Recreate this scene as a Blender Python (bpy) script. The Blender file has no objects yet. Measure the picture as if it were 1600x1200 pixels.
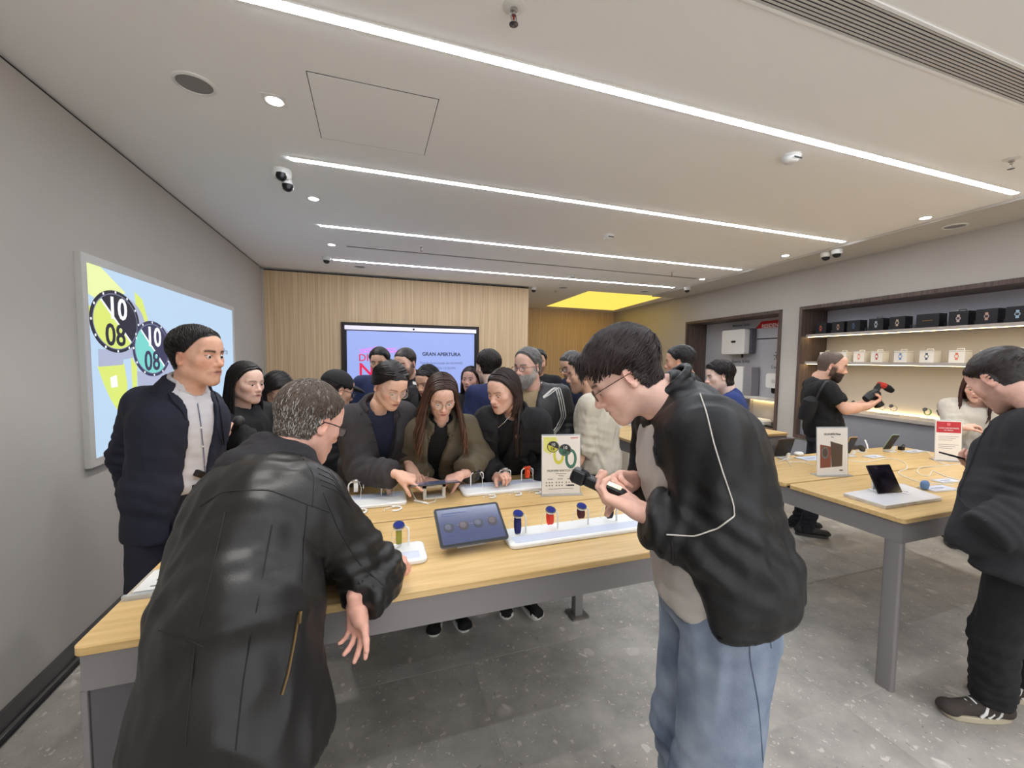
import bpy, bmesh, math, random
import numpy as np
from mathutils import Vector, Matrix

# ------------------------------------------------------------------ camera, world, exposure
F_PX = 643.0
EYE = np.array([0.0, 0.0, 1.62])
def _cam(px, py): return np.array([(px - 800) / F_PX, -(py - 600) / F_PX, -1.0])
_d1, _d2 = _cam(580, 558), _cam(2680, 583)
_Y = _d1 / np.linalg.norm(_d1)
_Z = np.cross(_d2, _Y); _Z /= np.linalg.norm(_Z)
_X = np.cross(_Y, _Z)
ROT = np.stack([_X, _Y, _Z])
def ray(px, py): return ROT @ _cam(px, py)
def at(px, py, D): return EYE + ray(px, py) * D            # a point of the room seen at this place, D metres away
def onz(px, py, z): r = ray(px, py); return EYE + r * ((z - EYE[2]) / r[2])
def ony(px, py, y): r = ray(px, py); return EYE + r * (y / r[1])
def onx(px, py, x): r = ray(px, py); return EYE + r * (x / r[0])

SC = bpy.context.scene
COL = SC.collection
cd = bpy.data.cameras.new('camera'); cam = bpy.data.objects.new('camera', cd); COL.objects.link(cam)
cd.sensor_fit = 'HORIZONTAL'; cd.sensor_width = 36.0; cd.lens = F_PX / 1600 * 36.0
cd.clip_start = 0.05; cd.clip_end = 60
M4 = Matrix([list(ROT[0]) + [EYE[0]], list(ROT[1]) + [EYE[1]], list(ROT[2]) + [EYE[2]], [0, 0, 0, 1]])
cam.matrix_world = M4
SC.camera = cam
world = bpy.data.worlds.new('world'); SC.world = world; world.use_nodes = True
world.node_tree.nodes['Background'].inputs[0].default_value = (0.97, 0.985, 1.0, 1)
world.node_tree.nodes['Background'].inputs[1].default_value = 1.0
SC.view_settings.view_transform = 'Standard'; SC.view_settings.look = 'None'
SC.view_settings.gamma = 1.0; SC.view_settings.use_curve_mapping = False
SC.view_settings.exposure = 0.8
cy = SC.cycles
cy.max_bounces = 5; cy.diffuse_bounces = 3; cy.glossy_bounces = 2; cy.transmission_bounces = 3; cy.transparent_max_bounces = 6
cy.adaptive_threshold = 0.04; cy.caustics_reflective = False; cy.caustics_refractive = False
LED = 27.0          # emission of the ceiling strips
SPOT_W = 26.0       # watts of each recessed downlight

# ------------------------------------------------------------------ helpers
def lin(c):
    c = np.array(c, float) / 255.0
    return tuple(np.where(c <= 0.04045, c / 12.92, ((c + 0.055) / 1.055) ** 2.4))
MATS = {}
def mat(name, rgb=(128, 128, 128), rough=0.5, metal=0.0, spec=0.5, var=0.0, vscale=8.0, bump=0.0, bscale=60.0,
        stretch=(1, 1, 1), emit=None, es=1.0, alpha=1.0, trans=0.0, ior=1.45, attr=None, coat=0.0, sheen=0.0, dark=None, vdetail=3.0, big=False):
    """procedural principled material: colour noise (var), bump noise, optional colour attribute"""
    if name in MATS: return MATS[name]
    m = bpy.data.materials.new(name); MATS[name] = m; m.use_nodes = True
    nt = m.node_tree; N = nt.nodes; L = nt.links; b = N['Principled BSDF']
    I = b.inputs
    col = lin(rgb)
    I['Base Color'].default_value = (*col, 1); I['Roughness'].default_value = rough; I['Metallic'].default_value = metal
    I['Specular IOR Level'].default_value = spec; I['IOR'].default_value = ior
    I['Alpha'].default_value = alpha; I['Transmission Weight'].default_value = trans
    I['Coat Weight'].default_value = coat; I['Sheen Weight'].default_value = sheen
    tc = None
    def coords():
        t = N.new('ShaderNodeTexCoord'); mp = N.new('ShaderNodeMapping'); mp.inputs['Scale'].default_value = stretch
        L.new(t.outputs['Object'], mp.inputs['Vector']); return mp.outputs['Vector']
    src = None
    if attr:
        a = N.new('ShaderNodeAttribute'); a.attribute_name = attr; src = a.outputs['Color']
        L.new(src, I['Base Color'])
    if var > 0:
        v = coords(); n = N.new('ShaderNodeTexNoise'); n.inputs['Scale'].default_value = vscale; n.inputs['Detail'].default_value = vdetail
        L.new(v, n.inputs['Vector'])
        r = N.new('ShaderNodeValToRGB'); r.color_ramp.elements[0].position = 0.32; r.color_ramp.elements[1].position = 0.68
        lo = 1 - var; hi = 1 + var
        dk = lin(dark) if dark else tuple(x * lo for x in col)
        if attr:
            r.color_ramp.elements[0].color = (lo, lo, lo, 1); r.color_ramp.elements[1].color = (hi, hi, hi, 1)
            mx = N.new('ShaderNodeMix'); mx.data_type = 'RGBA'; mx.blend_type = 'MULTIPLY'; mx.inputs['Factor'].default_value = 1
            L.new(src, mx.inputs['A']); L.new(r.outputs['Color'], mx.inputs['B']); L.new(mx.outputs['Result'], I['Base Color'])
        else:
            r.color_ramp.elements[0].color = (*dk, 1); r.color_ramp.elements[1].color = (*[min(1, x * hi) for x in col], 1)
            L.new(r.outputs['Color'], I['Base Color'])
        L.new(n.outputs['Fac'], r.inputs['Fac'])
    if bump > 0:
        v = coords(); n = N.new('ShaderNodeTexNoise'); n.inputs['Scale'].default_value = bscale; n.inputs['Detail'].default_value = 4
        L.new(v, n.inputs['Vector']); bp = N.new('ShaderNodeBump'); bp.inputs['Strength'].default_value = bump; bp.inputs['Distance'].default_value = 0.01
        L.new(n.outputs['Fac'], bp.inputs['Height']); L.new(bp.outputs['Normal'], I['Normal'])
    if emit is not None:
        if es < 3 and not big: m.cycles.emission_sampling = 'NONE'
        I['Emission Color'].default_value = (*lin(emit), 1); I['Emission Strength'].default_value = es
    return m

class MB:
    """collects vertices and faces of one mesh"""
    def __init__(s): s.v = []; s.f = []; s.n = 0
    def add(s, v, f):
        v = np.asarray(v, float); s.v.append(v); s.f.extend([tuple(i + s.n for i in q) for q in f]); s.n += len(v); return s
    def box(s, lo, hi):
        x0, y0, z0 = lo; x1, y1, z1 = hi
        v = [(x0, y0, z0), (x1, y0, z0), (x1, y1, z0), (x0, y1, z0), (x0, y0, z1), (x1, y0, z1), (x1, y1, z1), (x0, y1, z1)]
        return s.add(v, [(0, 3, 2, 1), (4, 5, 6, 7), (0, 1, 5, 4), (1, 2, 6, 5), (2, 3, 7, 6), (3, 0, 4, 7)])
    def prism(s, poly, z0, z1, ch=0.0):
        """vertical prism of a 2-D outline (counter-clockwise), chamfer ch on both edges"""
        P = np.array(poly, float); n = len(P); c = P.mean(0)
        def ring(z, inset):
            if inset:
                d = np.roll(P, -1, 0) - np.roll(P, 1, 0); nn = np.stack([d[:, 1], -d[:, 0]], 1); nn /= np.linalg.norm(nn, axis=1)[:, None] + 1e-9
                Q = P - nn * inset
            else: Q = P
            return np.column_stack([Q, np.full(n, z)])
        rings = [ring(z0, ch), ring(z0 + ch, 0), ring(z1 - ch, 0), ring(z1, ch)] if ch else [ring(z0, 0), ring(z1, 0)]
        f = []
        for k in range(len(rings) - 1):
            for i in range(n):
                j = (i + 1) % n; f.append((k * n + i, k * n + j, (k + 1) * n + j, (k + 1) * n + i))
        f.append(tuple(range(n - 1, -1, -1))); f.append(tuple((len(rings) - 1) * n + i for i in range(n)))
        return s.add(np.vstack(rings), f)
    def tube(s, pts, r, n=8, caps=True):
        P = np.array(pts, float); m = len(P); R = np.full(m, r, float) if np.isscalar(r) else np.array(r, float)
        T = np.gradient(P, axis=0); T /= np.linalg.norm(T, axis=1)[:, None] + 1e-12
        up = np.array([0, 0, 1.0]) if abs(T[0][2]) < 0.9 else np.array([1.0, 0, 0])
        u = np.cross(T[0], up); u /= np.linalg.norm(u); V = []
        a = np.arange(n) * 2 * math.pi / n
        for i in range(m):
            u = u - T[i] * np.dot(u, T[i]); u /= np.linalg.norm(u) + 1e-12; w = np.cross(T[i], u)
            V.append(P[i] + R[i] * (np.cos(a)[:, None] * u + np.sin(a)[:, None] * w))
        f = []
        for k in range(m - 1):
            for i in range(n):
                j = (i + 1) % n; f.append((k * n + i, k * n + j, (k + 1) * n + j, (k + 1) * n + i))
        if caps: f.append(tuple(range(n - 1, -1, -1))); f.append(tuple((m - 1) * n + i for i in range(n)))
        return s.add(np.vstack(V), f)
    def lathe(s, prof, n=24, c=(0, 0, 0), axis=2):
        """profile of (radius, height) turned about an axis through c"""
        a = np.arange(n) * 2 * math.pi / n; V = []; f = []
        for r, h in prof:
            q = np.column_stack([r * np.cos(a), r * np.sin(a), np.full(n, h)])
            V.append(q)
        V = np.vstack(V)
        if axis == 1: V = V[:, [0, 2, 1]] * np.array([1, 1, -1])
        if axis == 0: V = V[:, [2, 0, 1]]
        m = len(prof)
        for k in range(m - 1):
            for i in range(n):
                j = (i + 1) % n; f.append((k * n + i, k * n + j, (k + 1) * n + j, (k + 1) * n + i))
        f.append(tuple(range(n - 1, -1, -1))); f.append(tuple((m - 1) * n + i for i in range(n)))
        return s.add(V + np.array(c), f)
    def xf(s, M, t=(0, 0, 0)):
        """rotate/scale by 3x3 M, then move"""
        s.v = [np.vstack(s.v) @ np.array(M).T + np.array(t)]; return s
    def mesh(s, name, smooth=False):
        me = bpy.data.meshes.new(name); me.from_pydata(np.vstack(s.v).tolist(), [], s.f); me.update()
        if smooth:
            me.polygons.foreach_set('use_smooth', [True] * len(me.polygons))
        return me

def rot(axis, deg):
    return np.array(Matrix.Rotation(math.radians(deg), 3, axis))
def rrect(w, d, r, n=5, c=(0, 0)):
    P = []
    for sx, sy, a0 in ((1, 1, 0), (-1, 1, 90), (-1, -1, 180), (1, -1, 270)):
        for k in range(n):
            a = math.radians(a0 + 90 * k / (n - 1)); P.append((c[0] + sx * (w / 2 - r) + r * math.cos(a), c[1] + sy * (d / 2 - r) + r * math.sin(a)))
    return P
def smooth_angle(o, deg=35):
    me = o.data; me.polygons.foreach_set('use_smooth', [True] * len(me.polygons))
    try: me.set_sharp_from_angle(angle=math.radians(deg))
    except Exception: pass
def link(name, me, m, parent=None):
    o = bpy.data.objects.new(name, me); COL.objects.link(o)
    if m is not None: me.materials.clear(); me.materials.append(m)
    if parent is not None: o.parent = parent
    return o
def part(name, mb, m, parent=None, smooth=False, label=None):
    o = link(name, mb.mesh(name, False), m, parent)
    if smooth: smooth_angle(o, 40)
    if label: o['label'] = label
    return o
def tag(o, label, cat, group=None, kind=None):
    if label: o['label'] = label
    if cat: o['category'] = cat
    if group: o['group'] = group
    if kind: o['kind'] = kind
    return o
def thing(name, label, cat, loc=(0, 0, 0), rz=0.0, group=None):
    o = bpy.data.objects.new(name, None); COL.objects.link(o); o.empty_display_size = 0.1
    o.location = tuple(float(x) for x in loc); o.rotation_euler = (0, 0, math.radians(rz))
    return tag(o, label, cat, group)
def struct(name, mb, m, label=None, smooth=False):
    o = part(name, mb, m, None, smooth); o['kind'] = 'structure'
    if label: o['label'] = label
    return o
def copy_tree(o, parent=None):
    c = o.copy(); COL.objects.link(c); c.parent = parent
    for ch in o.children: copy_tree(ch, c)
    return c
def text_mesh(txt, size, depth=0.0008, align='CENTER', bold=0.0):
    cu = bpy.data.curves.new('t', 'FONT'); cu.body = txt; cu.size = size; cu.align_x = align; cu.extrude = depth; cu.offset = bold
    cu.resolution_u = 3
    ob = bpy.data.objects.new('t', cu); COL.objects.link(ob)
    dg = bpy.context.evaluated_depsgraph_get()
    me = bpy.data.meshes.new_from_object(ob.evaluated_get(dg)); bpy.data.objects.remove(ob); bpy.data.curves.remove(cu)
    return me
def text(txt, size, m, parent, loc, M=None, align='CENTER', bold=0.0, name='lettering'):
    """lettering lying in the local XY plane of M (3x3), readable from +Z of M"""
    me = text_mesh(txt, size, align=align, bold=bold); me.materials.clear()
    o = link(name, me, m, parent)
    R3 = Matrix(M.tolist()) if M is not None else Matrix.Identity(3)
    mm = R3.to_4x4(); mm.translation = Vector(loc); o.matrix_local = mm
    return o
# ------------------------------------------------------------------ materials of the room
def wood_mat(name, light, darkc, scale, stretch, rough=0.45, var2=0.05):
    m = bpy.data.materials.new(name); MATS[name] = m; m.use_nodes = True
    nt = m.node_tree; N = nt.nodes; L = nt.links; b = N['Principled BSDF']
    t = N.new('ShaderNodeTexCoord'); mp = N.new('ShaderNodeMapping'); mp.inputs['Scale'].default_value = stretch
    L.new(t.outputs['Object'], mp.inputs['Vector'])
    n = N.new('ShaderNodeTexNoise'); n.inputs['Scale'].default_value = scale; n.inputs['Detail'].default_value = 4; n.inputs['Distortion'].default_value = 0.6
    L.new(mp.outputs['Vector'], n.inputs['Vector'])
    r = N.new('ShaderNodeValToRGB'); r.color_ramp.elements[0].position = 0.36; r.color_ramp.elements[1].position = 0.66
    r.color_ramp.elements[0].color = (*lin(darkc), 1); r.color_ramp.elements[1].color = (*lin(light), 1)
    L.new(n.outputs['Fac'], r.inputs['Fac']); L.new(r.outputs['Color'], b.inputs['Base Color'])
    b.inputs['Roughness'].default_value = rough
    return m
def stone_mat():
    m = bpy.data.materials.new('terrazzo_stone'); m.use_nodes = True
    nt = m.node_tree; N = nt.nodes; L = nt.links; b = N['Principled BSDF']
    t = N.new('ShaderNodeTexCoord')
    base = N.new('ShaderNodeTexNoise'); base.inputs['Scale'].default_value = 2.4; base.inputs['Detail'].default_value = 6; base.inputs['Roughness'].default_value = 0.68
    L.new(t.outputs['Object'], base.inputs['Vector'])
    r1 = N.new('ShaderNodeValToRGB'); r1.color_ramp.elements[0].position = 0.3; r1.color_ramp.elements[1].position = 0.72
    r1.color_ramp.elements[0].color = (*lin((144, 138, 131)), 1); r1.color_ramp.elements[1].color = (*lin((197, 190, 180)), 1)
    L.new(base.outputs['Fac'], r1.inputs['Fac'])
    last = r1.outputs['Color']
    for sc, thr, colr, fac in ((5.0, 0.16, (216, 208, 198), 0.55), (14.0, 0.15, (222, 215, 206), 0.7), (32.0, 0.16, (228, 222, 214), 0.7), (20.0, 0.085, (118, 112, 107), 0.6)):
        wv = N.new('ShaderNodeTexNoise'); wv.inputs['Scale'].default_value = sc * 0.8
        L.new(t.outputs['Object'], wv.inputs['Vector'])
        ad = N.new('ShaderNodeMix'); ad.data_type = 'RGBA'; ad.blend_type = 'LINEAR_LIGHT'; ad.inputs['Factor'].default_value = 0.06
        L.new(t.outputs['Object'], ad.inputs['A']); L.new(wv.outputs['Color'], ad.inputs['B'])
        vo = N.new('ShaderNodeTexVoronoi'); vo.inputs['Scale'].default_value = sc; vo.inputs['Randomness'].default_value = 1
        L.new(ad.outputs['Result'], vo.inputs['Vector'])
        th = N.new('ShaderNodeValToRGB'); th.color_ramp.elements[0].position = thr; th.color_ramp.elements[1].position = thr + 0.06
        th.color_ramp.elements[0].color = (fac, fac, fac, 1); th.color_ramp.elements[1].color = (0, 0, 0, 1)
        L.new(vo.outputs['Distance'], th.inputs['Fac'])
        # only some cells carry a chip
        sp = N.new('ShaderNodeSeparateColor'); L.new(vo.outputs['Color'], sp.inputs['Color'])
        lt = N.new('ShaderNodeMath'); lt.operation = 'LESS_THAN'; lt.inputs[1].default_value = 0.45; L.new(sp.outputs[0], lt.inputs[0])
        mu = N.new('ShaderNodeMath'); mu.operation = 'MULTIPLY'; L.new(lt.outputs[0], mu.inputs[0]); L.new(th.outputs['Color'], mu.inputs[1])
        mx = N.new('ShaderNodeMix'); mx.data_type = 'RGBA'; L.new(mu.outputs[0], mx.inputs['Factor']); L.new(last, mx.inputs['A']); mx.inputs['B'].default_value = (*lin(colr), 1)
        last = mx.outputs['Result']
    L.new(last, b.inputs['Base Color']); b.inputs['Roughness'].default_value = 0.42; b.inputs['Specular IOR Level'].default_value = 0.4
    return m
M_wall = mat('wall_paint', (186, 180, 172), 0.85, var=0.02, vscale=2.0)
M_ceil = mat('ceiling_paint', (246, 244, 241), 0.9)
M_soffit = mat('soffit_paint', (200, 195, 188), 0.9)
M_joint = mat('joint', (30, 28, 28), 0.9)
M_stone = stone_mat()
M_grout = mat('tile_grout', (176, 170, 163), 0.9)
M_oak = wood_mat('oak_wall', (228, 199, 161), (202, 170, 131), 2.2, (26, 26, 0.35), 0.5)
M_table = wood_mat('oak_table', (221, 187, 131), (205, 169, 110), 3.0, (0.9, 14, 14), 0.38)
M_darkwood = wood_mat('walnut_frame', (104, 86, 78), (72, 58, 54), 3.0, (18, 18, 0.5), 0.5)
M_steel = mat('table_metal', (136, 131, 130), 0.45, metal=0.15)
M_grey = mat('grey_panel', (142, 142, 148), 0.7, var=0.02)
M_beige = mat('niche_back', (196, 188, 180), 0.75)
M_black = mat('black_plastic', (22, 22, 24), 0.35)
M_matblack = mat('black_matte', (18, 18, 20), 0.8)
M_white = mat('white_plastic', (232, 230, 226), 0.35)
M_whitem = mat('white_matte', (226, 222, 216), 0.7)
M_dkgrey = mat('dark_grey', (62, 60, 62), 0.5)
M_ledcool = mat('led_white', (255, 255, 255), emit=(234, 243, 255), es=LED)
M_ledwarm = mat('led_warm', (255, 240, 200), emit=(255, 228, 160), es=14.0)
M_lamp = mat('downlight_lens', (255, 255, 255), emit=(255, 250, 244), es=14.0)
M_yellow = mat('yellow_panel', (140, 120, 50), emit=(242, 206, 90), es=0.75, big=True)
M_chrome = mat('chrome', (190, 188, 186), 0.2, metal=1.0)
M_glass = mat('clear_acrylic', (222, 226, 228), 0.1, alpha=0.4)

# ------------------------------------------------------------------ room shell
ZC = 2.90; XL = -1.49; YB = 6.90; YB2 = 9.72; XW = 2.652; YF = -2.2
A_R = np.array([5.343, 2.016, 0.0]); U_R = np.array([0.1123, 0.9937, 0.0]); U_R /= np.linalg.norm(U_R)
N_R = np.array([-U_R[1], U_R[0], 0.0])       # points into the room
def RW(s, off, z):                            # right-wall frame: along, into the wall, up
    return A_R + U_R * s - N_R * off + np.array([0, 0, z])
R_RW = np.column_stack([U_R, -N_R, [0, 0, 1]])
def rwbox(mb, s0, s1, o0, o1, z0, z1):
    v = [RW(s, o, z) for z in (z0, z1) for s, o in ((s0, o0), (s1, o0), (s1, o1), (s0, o1))]
    # outline (s, off) is mirrored: s along +y, off along +x -> clockwise seen from above
    return mb.add(v, [(0, 1, 2, 3), (7, 6, 5, 4), (4, 5, 1, 0), (5, 6, 2, 1), (6, 7, 3, 2), (7, 4, 0, 3)])

# floor: tiles 1.6 x 0.8 with thin joints on a grout bed
fl = struct('floor', MB().box((XL - 0.1, YF, -0.08), (7.2, YB2 + 0.1, -0.0015)), M_grout, 'grey speckled stone tile floor')
tile_me = {}
rng = random.Random(5)
x = 0.495 - 1.6 * 2
while x < 6.9:
    y = 2.05 - 0.8 * 6
    while y < YB2:
        x0, x1, y0, y1 = max(x, XL), min(x + 1.6, 6.9), max(y, YF), min(y + 0.8, YB2)
        if x1 - x0 > 0.05 and y1 - y0 > 0.05 and not (x0 > XW + 3.5 and False):
            key = (round(x1 - x0, 3), round(y1 - y0, 3))
            if key not in tile_me:
                w, d = key; g = 0.0018
                tile_me[key] = MB().prism([(g, g), (w - g, g), (w - g, d - g), (g, d - g)], -0.012, 0.0, 0.0009).mesh('floor_tile')
                tile_me[key].materials.append(M_stone)
            o = bpy.data.objects.new('floor_tile', tile_me[key]); COL.objects.link(o); o.parent = fl; o.location = (x0, y0, 0)
        y += 0.8
    x += 1.6

# ceiling with the recessed bits cut as separate pieces below it
ce = MB(); ce.box((XL - 0.15, YF, ZC), (7.2, YB2 + 0.1, ZC + 0.12)); ce = struct('ceiling', ce, M_ceil, 'white plaster ceiling')
# lowered soffit along the right wall
sf = MB(); v = []
for s0, s1 in ((-4.3, 4.85),):
    for z in (ZC - 0.022, ZC + 0.01):
        for s, o in ((s0, -0.62), (s1, -0.62), (s1, 0.06), (s0, 0.06)): v.append(RW(s, o, z))
sf.add(v, [(0, 1, 2, 3), (7, 6, 5, 4), (4, 5, 1, 0), (5, 6, 2, 1), (6, 7, 3, 2), (7, 4, 0, 3)])
struct('trim_soffit', sf, M_soffit, 'pale lowered ceiling band along the shelf wall')
# left wall with dark shadow gap at the top
struct('wall_left', MB().box((XL - 0.12, YF, 0), (XL, YB + 0.2, ZC - 0.018)), M_wall, 'plain warm grey painted wall')
struct('trim_gap', MB().box((XL - 0.12, YF, ZC - 0.018), (XL - 0.012, YB + 0.2, ZC)), M_joint, 'dark shadow gap under the ceiling')
bb = MB().box((XL - 0.01, YF, 0.03), (XL + 0.014, YB, 0.115))
struct('baseboard_left', bb, mat('baseboard_metal', (104, 102, 104), 0.35, metal=0.7), 'brushed grey metal baseboard')
cb = MB(); cb.tube([(XL + 0.03, YF, 0.012), (XL + 0.036, 0.8, 0.012), (XL + 0.03, 2.4, 0.012), (XL + 0.034, 4.2, 0.012), (XL + 0.03, 6.7, 0.012)], 0.011, 8)
tag(part('floor_cable', cb, M_black, None, True), 'black cable lying along the left baseboard', 'cable')
# wooden partition wall, its return and the recess behind
struct('wall_back', MB().box((XL, YB, 0), (XW, YB + 0.14, ZC - 0.02)), M_oak, 'light oak veneer wall behind the screen')
struct('trim_corner', MB().box((XL, YB - 0.02, 0), (XL + 0.02, YB, ZC - 0.02)), mat('alu_trim', (196, 194, 192), 0.4, metal=0.6), 'slim metal corner strip beside the oak wall')
struct('trim_oak_top', MB().box((XL, YB - 0.004, ZC - 0.035), (XW + 0.004, YB + 0.14, ZC - 0.02)), M_joint)
struct('wall_return', MB().box((XW - 0.14, YB + 0.14, 0), (XW, YB2, ZC)), M_wall)
struct('wall_recess', MB().box((XW, YB2, 0), (7.2, YB2 + 0.12, ZC)), M_oak, 'oak veneer wall at the far end under the yellow panel')
# right wall: boxes around the two niches
NA0, NA1, NB0, NB1 = -2.6, 2.11, 2.40, 4.60
ZT, ZB = 2.375, 0.58; DN = 0.42
wr = MB()
rwbox(wr, -4.6, NA0, 0, 0.5, 0, ZC); rwbox(wr, NA1, NB0, 0, 0.5, 0, ZC); rwbox(wr, NB1, 7.8, 0, 0.5, 0, ZC)
for a, b in ((NA0, NA1), (NB0, NB1)):
    rwbox(wr, a, b, 0, 0.5, ZT, ZC); rwbox(wr, a, b, 0, 0.5, 0, ZB)
struct('wall_right', wr, M_wall, 'warm grey wall with two framed display niches')
struct('trim_panel_low', rwbox(MB(), NA0, NB1 + 0.1, -0.012, 0, 0, ZB - 0.02), M_grey, 'flat grey panel below the niches')
struct('baseboard_right', rwbox(MB(), -4.6, 7.8, -0.016, -0.012, 0, 0.09), M_dkgrey)

def niche(name, a, b, label, back_m):
    r = thing(name, label, 'niche', RW((a + b) / 2, 0, 0)); r['kind'] = 'structure'; del r['category']
    L0 = np.array(r.location)
    def pb(nm, m, *bx):
        mb = rwbox(MB(), *bx); mb.v = [np.vstack(mb.v) - L0]; return part(nm, mb, m, r)
    w = 0.045
    pb('frame_side', M_darkwood, a, a + w, -0.02, DN, ZB + w, ZT - w); pb('frame_side', M_darkwood, b - w, b, -0.02, DN, ZB + w, ZT - w)
    pb('frame_top', M_darkwood, a, b, -0.02, DN, ZT - w, ZT); pb('frame_bottom', M_darkwood, a, b, -0.02, DN, ZB, ZB + w)
    pb('back_panel', back_m, a + w, b - w, DN, DN + 0.02, ZB + w, ZT - w)
    return r, pb
nA, pbA = niche('trim_niche_1', NA0, NA1, 'long dark walnut framed wall niche with lit shelves', M_beige)
nB, pbB = niche('trim_niche_2', NB0, NB1, 'dark walnut framed niche with home energy devices', mat('energy_back', (186, 184, 188), .7))
a, b = NA0 + 0.045, NA1 - 0.045
pbA('upper_panel', mat('upper_panel_grey', (196, 194, 202), .7), a, b, DN - 0.015, DN, 2.0, ZT - 0.045)
pbA('lower_panel', M_grey, a, b, 0.05, 0.07, ZB + 0.045, 0.985)
M_shelf = mat('shelf_laminate', (176, 166, 158), 0.5)
for zz in (1.998, 1.632):
    pbA('shelf', M_shelf, a, b, 0.06, DN - 0.012, zz - 0.034, zz)
    pbA('light_strip', M_ledwarm, a + 0.01, b - 0.01, 0.085, 0.10, zz - 0.0362, zz - 0.0345)
pbA('counter_shelf', M_shelf, a, b, 0.02, DN - 0.03, 0.985, 1.02)
pbA('light_strip', M_ledwarm, a + 0.01, b - 0.01, DN - 0.028, DN - 0.018, 1.0, 1.012)

# ------------------------------------------------------------------ ceiling fittings
K = 1.28 / 1.25
def ceil_pt(px, py): return onz(px, py, ZC)
for i, (x0, x1, y, w, where) in enumerate(((-0.47, 4.56, 1.775, 0.04, 'nearest the camera'), (-0.483, 4.74, 3.07, 0.04, 'second from the camera'), (-0.462, 4.88, 4.49, 0.04, 'third from the camera'), (-0.458, 5.0, 5.98, 0.04, 'farthest, close to the oak wall'), (-0.47, 4.4, 0.30, 0.04, ''), (-0.47, 4.3, -1.1, 0.04, ''))):
    L0 = np.array([(x0 + x1) / 2, y, ZC]); h = (x1 - x0) / 2
    t = thing('linear_light', ('long white linear ceiling light, ' + where) if where else ('long white linear ceiling light just above the camera' if y > 0 else 'long white linear ceiling light behind the camera'), 'ceiling light', L0, 0, 'linear ceiling lights')
    part('diffuser', MB().box((-h, -w / 2, -0.007), (h, w / 2, 0.0)), M_ledcool, t)
    for sgn in (-1, 1): part('channel_edge', MB().box((-h - 0.006, sgn * (w / 2 + 0.003) - 0.003, -0.005), (h + 0.006, sgn * (w / 2 + 0.003) + 0.003, 0)), M_white, t)
# access hatch: thin frame gap and its panel
hx0, hx1, hy0, hy1 = -0.267, 0.33, 2.13, 2.728
t = thing('access_hatch', 'square flush access hatch in the white ceiling', 'hatch', ((hx0 + hx1) / 2, (hy0 + hy1) / 2, ZC))
w2, d2 = (hx1 - hx0) / 2, (hy1 - hy0) / 2
part('gap', MB().box((-w2, -d2, -0.0012), (w2, d2, 0)), M_joint, t)
part('panel', MB().box((-w2 + 0.0035, -d2 + 0.0035, -0.0022), (w2 - 0.0035, d2 - 0.0035, -0.0012)), M_ceil, t)
def speaker(px, py, r, label):
    p = ceil_pt(px, py); zz = ZC - (0.022 if px > 1300 else 0)
    t = thing('ceiling_speaker', label, 'speaker', (p[0], p[1], zz), 0, 'round ceiling speakers')
    part('rim', MB().lathe([(r, 0), (r, -0.006), (r - 0.012, -0.01), (r - 0.016, -0.005), (r - 0.016, 0)], 40), M_white, t, True)
    part('grille', MB().lathe([(r - 0.016, 0), (r - 0.016, -0.006), (0.001, -0.008)], 40), mat('speaker_mesh', (150, 146, 143), 0.8, bump=0.5, bscale=900), t, True)
speaker(304, 130, 0.088, 'round white ceiling speaker near the left wall')
speaker(1492, 349, 0.088, 'round ceiling speaker in the soffit above the shelves')
speaker(562, 416, 0.085, 'round ceiling speaker above the oak wall screen')
speaker(1007, 455, 0.085, 'round ceiling speaker beside the yellow panel')
speaker(880, 449, 0.085, 'round ceiling speaker left of the yellow panel')
def downlight(px, py, label, power=SPOT_W):
    p = ceil_pt(px, py)
    t = thing('recessed_downlight', label, 'downlight', (p[0], p[1], ZC), 0, 'recessed downlights')
    part('trim_plate', MB().prism(rrect(0.105, 0.105, 0.004, 3), -0.002, 0.0), M_white, t)
    part('bezel', MB().lathe([(0.045, -0.001), (0.045, -0.005), (0.036, -0.004)], 28), M_whitem, t, True)
    part('lens', MB().lathe([(0.036, -0.001), (0.036, -0.006), (0.001, -0.006)], 28), M_lamp, t)
    ld = bpy.data.lights.new('downlight_beam', 'SPOT'); ld.energy = power; ld.spot_size = math.radians(95); ld.spot_blend = 0.6; ld.shadow_soft_size = 0.035; ld.color = (1, 0.97, 0.92)
    lo = bpy.data.objects.new('downlight_beam', ld); COL.objects.link(lo); lo.parent = t; lo.location = (0, 0, -0.02)
for px, py, lb in ((429, 157, 'square trimmed downlight beside the access hatch'), (490, 310, 'downlight behind the double dome camera'), (518, 382, 'small downlight near the oak wall, left end of the air slot'),
                   (1446, 340, 'downlight above the shelves beside the soffit speaker'), (1227, 399, 'downlight before the twin cameras on the right'), (1097, 436, 'downlight at the right end of the air slot')):
    downlight(px, py, lb)
for xx, yy, lb in ((-0.43, 0.95, 'downlight overhead of the table corner'), (4.55, 0.9, 'downlight on the right behind the frame'), (1.3, -0.4, 'downlight behind the camera')):
    q = 0
    t = None
    p = np.array([xx, yy, ZC])
    ceil_pt_old = ceil_pt
    ceil_pt = lambda a, b, p=p: p
    downlight(0, 0, lb); ceil_pt = ceil_pt_old
def dome_camera(p, face, label, n=1):
    t = thing('dome_camera', label, 'camera', p, face, 'ceiling cameras')
    part('housing', MB().lathe([(0.052, 0), (0.054, -0.02), (0.05, -0.045), (0.04, -0.05)], 28), M_white, t, True)
    part('dome', MB().lathe([(0.04, -0.046), (0.039, -0.06), (0.032, -0.075), (0.018, -0.086), (0.001, -0.089)], 28), M_black, t, True)
    part('lens', MB().lathe([(0.012, 0), (0.012, 0.012), (0.001, 0.014)], 14).xf(rot('X', 115), (0, -0.022, -0.07)), M_dkgrey, t, True)
p = ceil_pt(440, 266)
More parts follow.
